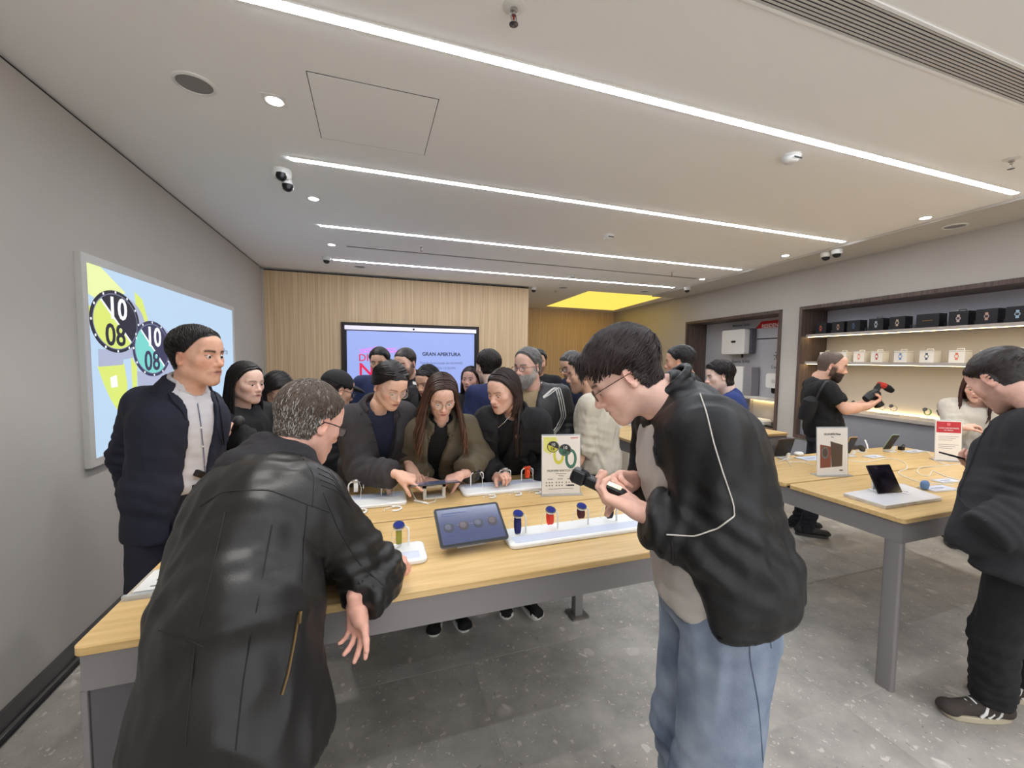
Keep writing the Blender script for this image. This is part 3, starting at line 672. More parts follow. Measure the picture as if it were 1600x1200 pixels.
def upright_sign(name, label, loc, rz, w, h, parts_fn, lean=4):
    t = thing(name, label, 'sign', loc, rz); R = rot('X', 90 - lean)
    part('holder', MB().prism(rrect(w + .008, h + .008, .003, 3, (0, h / 2 + .004)), -.003, -.0004).xf(R), M_glass, t)
    part('sheet', MB().box((-w / 2, .004, -.0004), (w / 2, h, .0006)).xf(R), mat('paper', (232, 224, 214), .6), t)
    part('foot', MB().box((-w / 2 - .012, -.03, 0), (w / 2 + .012, .045, .005)), M_glass, t)
    parts_fn(t, R)
    return t
def pic_watch(t, R, c, r, band_m, dial_m, dark_m, nm='picture_watch', lean=.5):
    # printed watch: strap loop, bezel, two-tone dial
    def lp(mb, m, z): part(nm, mb.xf(R), m, t)
    P = []; n = 26
    for k in range(n): a = 2 * math.pi * k / n; P.append((c[0] + .028 * r / .03 + 1.15 * r * math.cos(a) * .8, c[1] - 1.35 * r + 1.5 * r * math.sin(a)))
    lp(MB().prism(P, .0006, .001), band_m, 0)
    P = [(c[0] + .028 * r / .03 + .62 * r * math.cos(2 * math.pi * k / n) * .8, c[1] - 1.3 * r + 1.0 * r * math.sin(2 * math.pi * k / n)) for k in range(n)]
    lp(MB().prism(P, .0006, .0012), mat('paper', (232, 224, 214), .6), 0)
    for rr, m, z in ((1.0, mat('print_steel', (90, 88, 84), .4), .0014), (.86, dial_m, .0016)):
        lp(MB().prism([(c[0] + rr * r * math.cos(2 * math.pi * k / n), c[1] + rr * .92 * r * math.sin(2 * math.pi * k / n)) for k in range(n)], .0006, z), m, 0)
    lp(MB().prism([(c[0] + .86 * r * math.cos(math.radians(-25 + 180 * k / 12)), c[1] + .8 * r * math.sin(math.radians(-25 + 180 * k / 12))) for k in range(13)], .0006, .0018), dark_m, 0)
    text('10', r * .7, mat('print_white', (240, 240, 236), .5), t, tuple(R @ np.array([c[0], c[1] + .12 * r, .002])), R)
    text('08', r * .7, dark_m, t, tuple(R @ np.array([c[0] - .05 * r, c[1] - .58 * r, .002])), R)
M_pl = mat('print_lime', (206, 200, 70), .5); M_pg = mat('print_green', (62, 110, 92), .5); M_pk = mat('print_dark', (44, 42, 40), .5); M_pt = mat('print_text', (110, 104, 104), .6); M_pr = mat('print_red', (196, 36, 52), .5)
def poster(t, R):
    part('picture_shade', MB().prism([(-.098 + .0, .315), (-.098, .24), (-.06, .22), (-.02, .30), (-.03, .315)], .0006, .0008).xf(R), mat('print_lime2', (222, 218, 120), .5), t)
    pic_watch(t, R, (-.045, .262), .034, M_pl, M_pl, M_pk); pic_watch(t, R, (.022, .243), .036, M_pg, M_pg, M_pk)
    text('HUAWEI', .011, M_pr, t, tuple(R @ np.array([.075, .306, .001])), R)
    text('HUAWEI WATCH GT', .0165, M_pk, t, tuple(R @ np.array([0, .125, .001])), R)
    for yy, ww in ((.112, .06), (.10, .03)): part('text_line', MB().box((-ww / 2, yy, .0006), (ww / 2, yy + .003, .0009)).xf(R), M_pt, t)
    for col_ in range(3):
        part('text_line', MB().box((-.075 + col_ * .055, .083, .0006), (-.045 + col_ * .055, .087, .0009)).xf(R), M_pt, t)
        for rr in range(2):
            for k in range(3):
                xx = -.082 + col_ * .056 + k * .016; part('icon', MB().prism([(xx + .004 * math.cos(a), .066 - rr * .016 + .004 * math.sin(a)) for a in np.linspace(0, 2 * math.pi, 9)[:-1]], .0006, .0009).xf(R), M_pt, t)
    part('badge', MB().box((.035, .045, .0006), (.075, .053, .001)).xf(R), M_pk, t)
    part('text_line', MB().box((-.07, .03, .0006), (.07, .0325, .0009)).xf(R), M_pt, t)
upright_sign('watch_poster', 'white tabletop poster with a lime and a green watch', (0.98, 2.01, TZ), -11, .212, .322, poster)
def phone_sign(t, R):
    text('HUAWEI Mate', .02, M_pk, t, tuple(R @ np.array([0, .265, .001])), R); text('XTs', .012, M_pt, t, tuple(R @ np.array([0, .248, .001])), R)
    a = mat('print_brown', (128, 72, 50), .5); b = mat('print_brown2', (84, 66, 52), .5)
    part('picture_phone', MB().prism([(-.09, .05), (-.012, .055), (-.012, .19), (-.09, .205)], .0006, .001).xf(R), a, t)
    part('picture_phone', MB().prism([(-.008, .055), (.07, .06), (.075, .20), (-.015, .225)], .0006, .0009).xf(R), b, t)
    part('picture_camera', MB().prism([(-.055 + .026 * math.cos(k), .15 + .04 * math.sin(k)) for k in np.linspace(0, 2 * math.pi, 19)[:-1]], .001, .0014).xf(R), M_pt, t)
    part('picture_camera', MB().prism([(-.055 + .017 * math.cos(k), .15 + .028 * math.sin(k)) for k in np.linspace(0, 2 * math.pi, 19)[:-1]], .001, .0017).xf(R), b, t)
    part('badge', MB().box((.05, .03, .0006), (.075, .037, .001)).xf(R), M_pk, t)
upright_sign('phone_sign', 'white acrylic sign with two brown phones on the right table', (2.86, 1.835, TZ), -12, .222, .312, phone_sign)
def red_sign(t, R):
    part('red_header', MB().box((-.078, .215, .0006), (.078, .30, .001)).xf(R), mat('header_red', (188, 44, 52), .5), t)
    part('header_icon', MB().lathe([(.012, 0), (.012, .0004), (.001, .0005)], 14, (0, .28, .001)).xf(R), mat('header_pink', (222, 110, 110), .5), t)
    text('AVISO IMPORTANTE', .014, M_white, t, tuple(R @ np.array([0, .245, .0014])), R); text('EN TIENDA', .011, M_white, t, tuple(R @ np.array([0, .23, .0014])), R)
    for k in range(6): part('text_line', MB().box((-.065, .185 - k * .014 - (.02 if k > 2 else 0), .0006), (.065 - .02 * (k % 3), .1875 - k * .014 - (.02 if k > 2 else 0), .0009)).xf(R), M_pt, t)
upright_sign('red_header_sign', 'tabletop sign with a red header on the right table', (4.17, 1.86, TZ), -32, .165, .305, red_sign)

# things on the right table
t = thing('acrylic_plinth', 'thick clear acrylic plinth under the upright foldable phone', 'display base', (2.715, 1.428, TZ), 0)
P = [onz(x, y, TZ + .02) for x, y in ((1318, 770), (1384, 790), (1472, 777), (1410, 755))]
P = [(p[0] - 2.715, p[1] - 1.428) for p in P]
part('block', MB().prism(P, 0.0, .016, .002), mat('acrylic_milky', (196, 190, 182), .12, spec=.8, var=.2, vscale=14), t); part('cover_sheet', MB().prism(P, .016, .019, .001), mat('sheet_white', (226, 224, 226), .25), t)
t = thing('foldable_phone', 'square black foldable phone propped upright on acrylic plinth', 'phone', (2.712, 1.437, TZ + .019), -7)
R = rot('X', 62)
part('body', MB().prism(rrect(.168, .158, .006, 4, (0, .079)), -.003, .003, .001).xf(R, (0, 0, .004)), M_black, t, True)
part('screen', MB().prism(rrect(.162, .152, .004, 4, (0, .079)), .003, .0034).xf(R, (0, 0, .004)), mat('galaxy_screen', (30, 24, 34), .08, var=.9, vscale=16, vdetail=6, dark=(10, 8, 12)), t)
part('prop', MB().box((-.04, .0, 0), (.04, .09, .004)).box((-.02, .075, .004), (.02, .085, .1)), M_white, t)
part('tether', MB().tube([(.05, .07, .004), (.11, .05, .002), (.13, .0, .002), (.09, -.03, .002), (.06, .0, .002)], .0016, 6), M_cable, t)
t = thing('earbuds_case', 'small light blue rounded earbuds case on the right table', 'earbuds case', (3.075, 1.465, TZ), -10)
e = MB(); 
for k in range(1): e.lathe([(.001, 0)] + [(.026 * math.sin(a) ** .6, .028 - .028 * math.cos(a)) for a in np.linspace(.15, math.pi - .15, 12)] + [(.001, .056)], 24)
e.xf(np.diag([1.05, .62, 1.0])); part('shell', e, mat('powder_blue', (104, 138, 188), .4), t, True)
part('lid_seam', MB().lathe([(.0262, .033), (.0264, .0335), (.0262, .034)], 24).xf(np.diag([1.06, .63, 1.0])), mat('seam_blue', (76, 106, 150), .5), t)
def flat_card(px, py, w, d, rz, label, m=None):
    p = onz(px, py, TZ); t = thing('price_card', label, 'card', (p[0], p[1], TZ), rz, 'flat clear price cards')
    part('block', MB().prism(rrect(w, d, .006, 3), 0, .007, .001), mat('acrylic_milky2', (214, 212, 210), .15, spec=.7), t); part('sheet', MB().prism(rrect(w - .02, d - .02, .004, 3), .007, .0076), M_tray2, t)
    part('print', MB().box((-w * .3, -.004, .0076), (w * .2, .004, .0079)).box((-w * .3, -.02, .0076), (w * .05, -.015, .0079)), M_pt, t)
flat_card(1268, 717, .22, .11, -4, 'flat price card beside the bronze foldable phone')
flat_card(1466, 764, .20, .09, -6, 'flat clear price card beside the blue earbuds case'); flat_card(1478, 752, .16, .07, -6, 'smaller price card behind the earbuds case')
flat_card(1365, 714, .16, .08, 0, 'price card before the black charging puck')
flat_card(1428, 706, .2, .08, 0, 'price card beside the pale green phone')
def phone_on_stand(px, py, label, m, cam_m, rz, tilt=65, h=.155, w=.075, wide=False, z=TZ):
    p = onz(px, py, z); t = thing('display_phone', label, 'phone', (p[0], p[1], z), rz, 'phones on display stands')
    R = rot('X', tilt); c0 = (0, -.02, .014)
    part('body', MB().prism(rrect(w, h, .012, 5, (0, h / 2)), -.004, .004, .0015).xf(R, c0), m, t, True)
    part('screen', MB().prism(rrect(w - .005, h - .005, .01, 5, (0, h / 2)), -.0046, -.004).xf(R, c0), M_black, t)
    cm = part('camera_ring', MB().lathe([(.021, .004), (.021, .006), (.018, .0075)], 26, (w * .02 if not wide else -w * .28, h - .034, 0)).xf(R, c0), M_chrome, t, True)
    part('camera_glass', MB().lathe([(.0185, .005), (.0185, .0072), (.001, .0072)], 26, (w * .02 if not wide else -w * .28, h - .034, 0)).xf(R, c0), cam_m, cm)
    part('stand', MB().prism(rrect(.075, .07, .01, 4, (0, .01)), 0, .008, .002), M_white, t, True)
    part('stand_prop', MB().lathe([(.012, 0), (.012, .04), (.006, .05)], 14).xf(rot('X', -25), (0, .03, .006)), M_white, t, True)
    return t
phone_on_stand(1224, 716, 'bronze foldable phone opened on a stand, left end of right table', mat('bronze', (96, 78, 62), .3, metal=.6), M_black, 170, 72, .15, .135, True)
phone_on_stand(1325, 712, 'orange gold phone half hidden by the acrylic sign', mat('gold_leather', (206, 158, 92), .5), M_dkgrey, 172, 68)
phone_on_stand(1388, 705, 'pale green phone leaning on its stand at the rear', mat('sage', (150, 168, 140), .35), M_dkgrey, 168, 62)
p = onz(1345, 706, TZ)
t = thing('charging_puck', 'black round watch puck with white cables on the right table', 'charger', (p[0], p[1], TZ))
part('disc', MB().lathe([(.03, 0), (.032, .006), (.028, .014), (.001, .015)], 26).xf(rot('X', 55), (0, 0, .026)), M_black, t, True); part('base', MB().prism(rrect(.08, .06, .008, 4), 0, .006, .001), M_white, t)
part('cable', MB().tube([(.01, -.01, .01), (.03, -.03, .03), (.05, -.01, .06), (.09, .03, .09)], .003, 7).tube([(.02, -.01, .01), (.04, -.03, .03), (.06, -.01, .06), (.10, .03, .088)], .003, 7), M_cable, t, True)
p = onz(1408, 703, TZ); t = thing('small_clip', 'small black clip device beside the pale green phone', 'device', (p[0], p[1], TZ))
part('jaw', MB().box((-.02, -.015, 0), (.02, .015, .03)), M_black, t); part('prong', MB().tube([(0, 0, .03), (.02, 0, .045), (.045, .0, .035)], .005, 6), M_black, t)
p = onz(1248, 712, TZ); t = thing('small_white_case', 'small white earbuds case beside the bronze phone', 'earbuds case', (p[0], p[1], TZ)); part('shell', MB().prism(rrect(.07, .05, .02, 6), 0, .03, .009), M_white, t, True); part('hinge', MB().box((-.012, .024, .014), (.012, .027, .02)), M_tray2, t)
def cable(pts, label, r=.0028):
    P = np.array([onz(x, y, TZ + .004) for x, y in pts]); n = len(P)
    # smooth the path (Catmull-Rom)
    out = []
    for i in range(n - 1):
        p0, p1, p2, p3 = P[max(i - 1, 0)], P[i], P[i + 1], P[min(i + 2, n - 1)]
        for u in np.linspace(0, 1, 7)[:-1]:
            out.append(.5 * ((2 * p1) + (-p0 + p2) * u + (2 * p0 - 5 * p1 + 4 * p2 - p3) * u * u + (-p0 + 3 * p1 - 3 * p2 + p3) * u ** 3))
    out.append(P[-1]); o = part('tether_cable', MB().tube(out, r, 6), M_cable, None, True); tag(o, label, 'cable', 'loose white cables on the right table')
cable([(1322, 718), (1350, 722), (1390, 716), (1412, 722), (1417, 732), (1404, 737), (1412, 744), (1440, 753), (1490, 757)], 'white cable curling from the rear past the foldable phone')
cable([(1434, 706), (1450, 706), (1462, 720), (1482, 726)], 'white cable arching toward the red header sign')
cable([(1506, 724), (1470, 728), (1440, 730), (1433, 736), (1440, 742), (1452, 743), (1458, 736), (1480, 745), (1500, 749)], 'white cable looped across the table gap at right')
cable([(1232, 722), (1252, 722), (1270, 727)], 'short white cable by the bronze foldable phone')
cable([(1215, 722), (1228, 718), (1236, 728)], 'short thick white cable under the bronze phone')

# things on the farther table
def box_device(s_, o_, label, name, dims, m, top=None):
    t = thing(name, label, 'device', RW(s_, o_, ZB + .045), RZ_W0); w, d, h = dims
    part('body', MB().prism(rrect(w, d, min(w, d) * .3, 6), 0, h, h * .2), m, t, True); part('top_plate', MB().prism(rrect(w * .9, d * .9, min(w, d) * .28, 6), h, h + .004), top or m, t, True)
RZ_W0 = math.degrees(math.atan2(U_R[1], U_R[0])) - 90
box_device(2.88, .17, 'cream rounded router box on the energy niche ledge', 'router_box', (.2, .3, .09), M_whitem); box_device(2.62, .14, 'flat black device beside the cream router box', 'flat_device', (.14, .2, .02), M_black)
def white_phone(px, py, rz, label):
    p = onz(px, py, TZ); t = thing('display_phone', label, 'phone', (p[0], p[1], TZ), rz, 'phones on display stands')
    R = rot('X', 70); part('body', MB().prism(rrect(.085, .16, .012, 5, (0, .08)), -.004, .004, .001).xf(R, (0, -.02, .02)), M_white, t, True); part('camera_bar', MB().prism(rrect(.035, .02, .006, 3, (.01, .14)), .004, .007).xf(R, (0, -.02, .02)), M_black, t); part('stand', MB().prism(rrect(.09, .09, .01, 4), 0, .012, .002), M_white, t, True)
white_phone(982, 664, 180, 'white phone seen from behind on the farther table'); white_phone(966, 668, 165, 'white phone at the left end of the farther table')
p = onz(990, 660, TZ); t = thing('orange_bag', 'salmon orange rounded bag on the farther table', 'bag', (p[0] + .05, p[1] + .1, TZ), 10)
b = MB(); b.lathe([(.001, 0), (.11, 0), (.135, .05), (.13, .13), (.10, .19), (.05, .215), (.001, .22)], 28); b.xf(np.diag([1.1, .6, 1])); part('body', b, mat('salmon_fabric', (208, 108, 84), .8, bump=.2, bscale=200), t, True)
part('strap', MB().tube([(-.07, 0, .19), (-.05, 0, .26), (.05, 0, .26), (.07, 0, .19)], .006, 6), mat('salmon_strap', (170, 80, 62), .8), t, True)

# ------------------------------------------------------------------ shelves: boxes and small watches
M_bx = mat('box_black', (24, 23, 26), .45); M_bw = mat('box_white', (232, 226, 216), .5); M_bx2 = mat('box_spine', (120, 120, 124), .5)
def onRW(px, py, off):
    P0 = A_R - N_R * off; r = ray(px, py); tt = np.dot(P0 - EYE, N_R) / np.dot(r, N_R); p = EYE + r * tt; return np.dot(p - P0, U_R), p[2]
RZ_W = math.degrees(math.atan2(U_R[1], U_R[0])) - 90      # local +x into the wall, local +y along the wall
def shelf_box(s, z, w, d, h, label, black, picm, handle=False, blank=False):
    t = thing('watch_box', label, 'box', RW(s, .12, z), RZ_W, 'black watch boxes on the top shelf' if black else 'white watch boxes on the second shelf')
    m = M_bx if black else M_bw
    part('carton', MB().box((0, -w / 2, 0), (d, w / 2, h)), m, t)
    part('lid_edge', MB().box((-.0008, -w / 2 - .0008, h - .014), (d, w / 2 + .0008, h - .012)), M_bx2 if not black else M_dkgrey, t)
    if handle:
        part('handle', MB().tube([(d * .5, -.03, h), (d * .5, -.027, h + .018), (d * .5, .027, h + .018), (d * .5, .03, h)], .004, 6), m if black else M_white, t)
    if blank:
        part('gold_print', MB().box((-.001, -.045, h * .5), (0, .045, h * .5 + .006)), mat('gold_print', (150, 120, 70), .4, metal=.5), t)
    else:
        # printed watch: dial disc and two strap stubs
        RY = rot('Y', -90)
        part('printed_dial', MB().lathe([(.019, 0), (.019, .001), (.001, .0012)], 22).xf(RY, (0, 0, h * .52)), picm, t)
        part('printed_face', MB().lathe([(.013, 0), (.013, .0016), (.001, .0018)], 20).xf(RY, (0, 0, h * .52)), M_dkgrey if black else M_bw, t)
        for a, b_ in ((h * .52 + .018, h * .52 + .036), (h * .52 - .036, h * .52 - .018)): part('printed_strap', MB().box((-.0008, -.011, a), (0, .011, b_)), picm, t)
    if black: part('spine_print', MB().box((d * .7, -w / 2 - .001, .01), (d * .86, -w / 2, .05)), M_bx2, t)
cols = [(190, 90, 70), (176, 140, 110), (60, 84, 130), (176, 186, 196), (196, 176, 150), None, (216, 190, 184), (206, 170, 150), (170, 196, 216)]
names = ['red dial', 'bronze dial', 'blue dial', 'silver dial', 'champagne dial', None, 'pink strapped', 'rose dial', 'ice blue dial']
order = ['first from the far end', 'second from the far end', 'third from the far end', 'fourth from the far end', 'fifth from the far end', 'sixth from the far end', 'seventh from the far end', 'eighth from the far end', 'nearest at the picture edge']
for k, px in enumerate((1283, 1310, 1334, 1369, 1402, 1449, 1497, 1541, 1589)):
    s, _ = onRW(px, 500, .12); ccol = cols[k]
    lbl = ('black box with %s watch print, %s on top shelf' % (names[k], order[k])) if ccol else 'plain black box with gold print on the top shelf'
    shelf_box(s, 1.998, .155 if k not in (5,) else .2, .11, .145, lbl, True, mat('pic_b%d' % k, ccol or (90, 80, 60), .5), k in (3, 6), ccol is None)
colw = [(70, 90, 80), (216, 150, 150), (226, 150, 120), (176, 60, 56), (100, 130, 190), (74, 84, 104), (222, 120, 90), (80, 120, 176), (160, 110, 190)]
nw = ['dark green', 'pale pink', 'peach', 'red', 'light blue', 'slate', 'orange', 'blue', 'violet']
for k, px in enumerate((1288, 1315, 1342, 1370, 1407, 1448, 1495, 1545, 1593)):
    s, _ = onRW(px, 552, .12)
    shelf_box(s, 1.632, .125, .10, .125, 'white box with %s watch print, %s on second shelf' % (nw[k], order[k]), False, mat('pic_w%d' % k, colw[k], .5), True)
def shelf_watch(px, py, m, label):
    s, _ = onRW(px, py, .22); t = thing('shelf_watch', label, 'watch', RW(s, .22, 1.02), RZ_W, 'watches on the lit counter shelf')
    part('riser', MB().prism(rrect(.07, .09, .005, 3), 0, .012, .001), M_glass, t); part('post', MB().tube([(0, 0, .012), (0, 0, .06)], .004, 6), M_glass, t)
    n = 24; V = []; f = []
    for k in range(n):
        a = 2 * math.pi * k / n
        for xx, rr in ((-.01, .032), (.01, .032), (.01, .036), (-.01, .036)): V.append((xx, rr * math.cos(a) * .85, .085 + rr * math.sin(a)))
    for k in range(n):
        for i in range(4): j = (i + 1) % 4; k2 = (k + 1) % n; f.append((k * 4 + i, k * 4 + j, k2 * 4 + j, k2 * 4 + i))
    mb = MB().add(V, f); mb.xf(rot('Z', 60)); mb.v = [np.vstack(mb.v)]
    part('strap', mb, m, t, True); part('case', MB().lathe([(.02, 0), (.022, .004), (.019, .01), (.001, .0105)], 22).xf(rot('Y', -60), (-.022, .01, .108)), M_dkgrey, t, True)
for px, py, c, lb_ in ((1378, 642, (226, 222, 216), 'white watch on the lit counter, left of the pair'), (1396, 644, (216, 206, 196), 'cream watch on the lit counter, right of the pair'), (1449, 650, (120, 160, 70), 'green watch on the lit counter shelf'), (1471, 652, (60, 56, 52), 'dark watch on the lit counter, nearest the cream sweater'), (1336, 640, (220, 214, 200), 'pale watch on the lit counter behind the camera rig')):
    shelf_watch(px, py, mat('sw_%d' % px, c, .5), lb_)

# ------------------------------------------------------------------ niche with home energy devices (in the right-wall frame)
def on2(px, py, off=DN): return onRW(px, py, off)
def wbox(t, nm, s0, s1, o0, o1, z0, z1, m, rr=0.0, smooth=False):
    """box with rounded outline in the wall plane"""
    L0 = np.array(t.location)
    P = rrect(abs(s1 - s0), z1 - z0, rr, 5, ((s0 + s1) / 2, (z0 + z1) / 2)) if rr else [(s0, z0), (s1, z0), (s1, z1), (s0, z1)]
    mb = MB().prism(P, 0, o1 - o0, .004 if rr else 0)
    V = np.vstack(mb.v); W_ = np.array([RW(a, o1 - h, b) for a, b, h in V]) - L0
    mb.v = [W_]; mb.f = [tuple(reversed(q)) for q in mb.f]
    return part(nm, mb, m, t, smooth)
TXM = np.column_stack([-U_R, [0, 0, 1], N_R])
def wtext(t, s_, px, py, size, m, off=DN - .003, **k):
    s, z = on2(px, py, off); text(s_, size, m, t, tuple(RW(s, off, z) - np.array(t.location)), TXM, **k)
t = thing('solar_inverter', 'white rounded solar inverter on the niche wall', 'inverter', RW(3.9, DN, 1.9))
s0, z0 = on2(1164, 553, .22); s1, z1 = on2(1130, 517, .22)
wbox(t, 'cover', s0, s1, .2, .3, z0, z1, M_white, .03, True); wbox(t, 'heat_sink', s0 - .03, s1 - .04, .3, DN - .02, z0 + .01, z1 + .01, mat('sink_grey', (96, 92, 100), .5), .02, True)
s_, z_ = on2(1146, 534, .2); wbox(t, 'display_window', s_ - .05, s_ + .05, .196, .2, z_ - .018, z_ + .018, M_black, .016)
wbox(t, 'cable_gland', s_ - .06, s_ - .045, .33, .36, z0 - .06, z0 + .01, M_black); wbox(t, 'side_bolt', s1, s1 + .03, .33, .35, z_ - .01, z_ + .01, M_black)
wtext(t, 'Inversor Solar', 1158, 510, .07, M_dkgrey); 
t = thing('home_battery', 'tall white home battery with grey ribbed side', 'battery', RW(3.6, DN, 1.3))
s0, z0 = on2(1160, 640, .25); s1, z1 = on2(1135, 572, .25)
wbox(t, 'front_cover', s0, s1 + .18, .22, .32, z0 - .1, z1, M_white, .01, True); s2, _ = on2(1178, 600, .3)
side = wbox(t, 'side_body', s2, s0, .24, DN - .02, z0 - .12, z1, mat('battery_grey', (150, 146, 150), .5), .02, True)
for k in range(16): wbox(t, 'rib', s2 + .02, s0 - .015, .236, .24, z0 + .0 + k * .035, z0 + .012 + k * .035, M_grey)
wtext(t, 'Batería 7kWh', 1157, 567, .075, M_dkgrey)
t = thing('ev_charger', 'white rounded wall charger with black plug base', 'charger', RW(2.75, DN, 1.4))
s0, z0 = on2(1217, 607, .3); s1, z1 = on2(1200, 583, .3)
wbox(t, 'cover', s0 - .05, s1, .26, .34, z0 + .0, z1, M_white, .04, True); wbox(t, 'back_case', s0 - .05, s1 - .03, .34, DN - .02, z0 - .09, z1 - .02, M_black, .03, True)
s_, z_ = on2(1208, 596, .26); L0 = np.array(t.location); q = RW(s_, .258, z_) - L0
for rr, m in ((.03, M_dkgrey), (.025, M_white), (.009, M_dkgrey)):
    part('button_ring', MB().lathe([(rr, 0), (rr, .002 - rr * .02), (.001, .0022 - rr * .02)], 22).xf(TXM, q), m, t)
wtext(t, 'Consumo', 1216, 576, .07, M_dkgrey)
t = thing('energy_diagram', 'printed energy diagram with red banner and bulb icon', 'wall graphic', RW(2.9, DN, 2.0))
s0, z0 = on2(1180, 514); s1, z1 = on2(1222, 504)
L0 = np.array(t.location)
P = [(s0, z0), (s0 - .13, z0 + .115), (NB0 + .045, z0 + .115), (NB0 + .045, z0)]
V = [RW(a, DN - .004, b) - L0 for a, b in P] + [RW(a, DN, b) - L0 for a, b in P]
part('banner', MB().add(V, [(0, 1, 2, 3), (7, 6, 5, 4), (0, 4, 5, 1), (1, 5, 6, 2), (2, 6, 7, 3), (3, 7, 4, 0)]), mat('banner_red', (186, 34, 40), .5), t)
wtext(t, 'RESIDEN', 1190, 512.5, .085, M_white, DN - .006, align='LEFT', bold=.001)
s0, z0 = on2(1183, 530); s1, z1 = on2(1218, 528)
wbox(t, 'line', s1, s0, DN - .003, DN, z0 - .008, z0 + .008, M_black); wbox(t, 'line', s1, s1 + .016, DN - .003, DN, z0 - .13, z0, M_black)
s_, z_ = on2(1217, 557); q = RW(s_, DN - .001, z_) - L0
bl = [(.05 * math.cos(a), .05 * math.sin(a), .002) for a in np.linspace(-1.1, 4.24, 22)] + [(-.022, -.075, .002), (.022, -.075, .002), (.05 * math.cos(-1.1), .05 * math.sin(-1.1), .002)]
part('bulb_icon', MB().tube(bl, .005, 5).xf(TXM, q), M_black, t)
for k in range(7):
    a = math.radians(-30 + k * 40); part('bulb_ray', MB().tube([(.07 * math.cos(a), .07 * math.sin(a), .002), (.095 * math.cos(a), .095 * math.sin(a), .002)], .005, 5).xf(TXM, q), M_black, t)
pbB('shelf', mat('shelf_pale', (206, 200, 192), .5), NB0 + .045, NB1 - .045, .1, DN, 1.02, 1.05)
pbB('lower_panel', M_beige, NB0 + .045, NB1 - .045, .3, .32, ZB + .045, 1.02)
pbB('light_strip', M_ledwarm, NB0 + .06, NB1 - .06, .27, .28, 1.008, 1.018)
t = thing('leaflet', 'white paper leaflet on the energy niche shelf', 'leaflet', RW(2.95, .2, 1.05), RZ_W + 8); part('sheet', MB().box((-.07, -.15, 0), (.07, .15, .003)), M_white, t); part('fold', MB().box((-.07, -.002, .003), (.07, .15, .006)), M_whitem, t)
# ------------------------------------------------------------------ people: implicit surfaces -> one mesh each
def V3(*a): return np.array(a, float)
def unit(v): v = np.asarray(v, float); return v / (np.linalg.norm(v) + 1e-12)
_perm = np.random.RandomState(3).permutation(256); _perm = np.concatenate([_perm, _perm, _perm])
_grad = np.random.RandomState(4).normal(size=(256, 3)); _grad /= np.linalg.norm(_grad, axis=1)[:, None]
def noise3(p):
    i = np.floor(p).astype(int); f = p - i; i &= 255; u = f * f * f * (f * (f * 6 - 15) + 10); out = 0
    for dx in (0, 1):
        wx = u[:, 0] if dx else 1 - u[:, 0]
        for dy in (0, 1):
            wy = u[:, 1] if dy else 1 - u[:, 1]
            for dz in (0, 1):
                wz = u[:, 2] if dz else 1 - u[:, 2]
                g = _grad[_perm[_perm[_perm[(i[:, 0] + dx) & 255] + ((i[:, 1] + dy) & 255)] + ((i[:, 2] + dz) & 255)]]
                out = out + wx * wy * wz * (g[:, 0] * (f[:, 0] - dx) + g[:, 1] * (f[:, 1] - dy) + g[:, 2] * (f[:, 2] - dz))
    return out
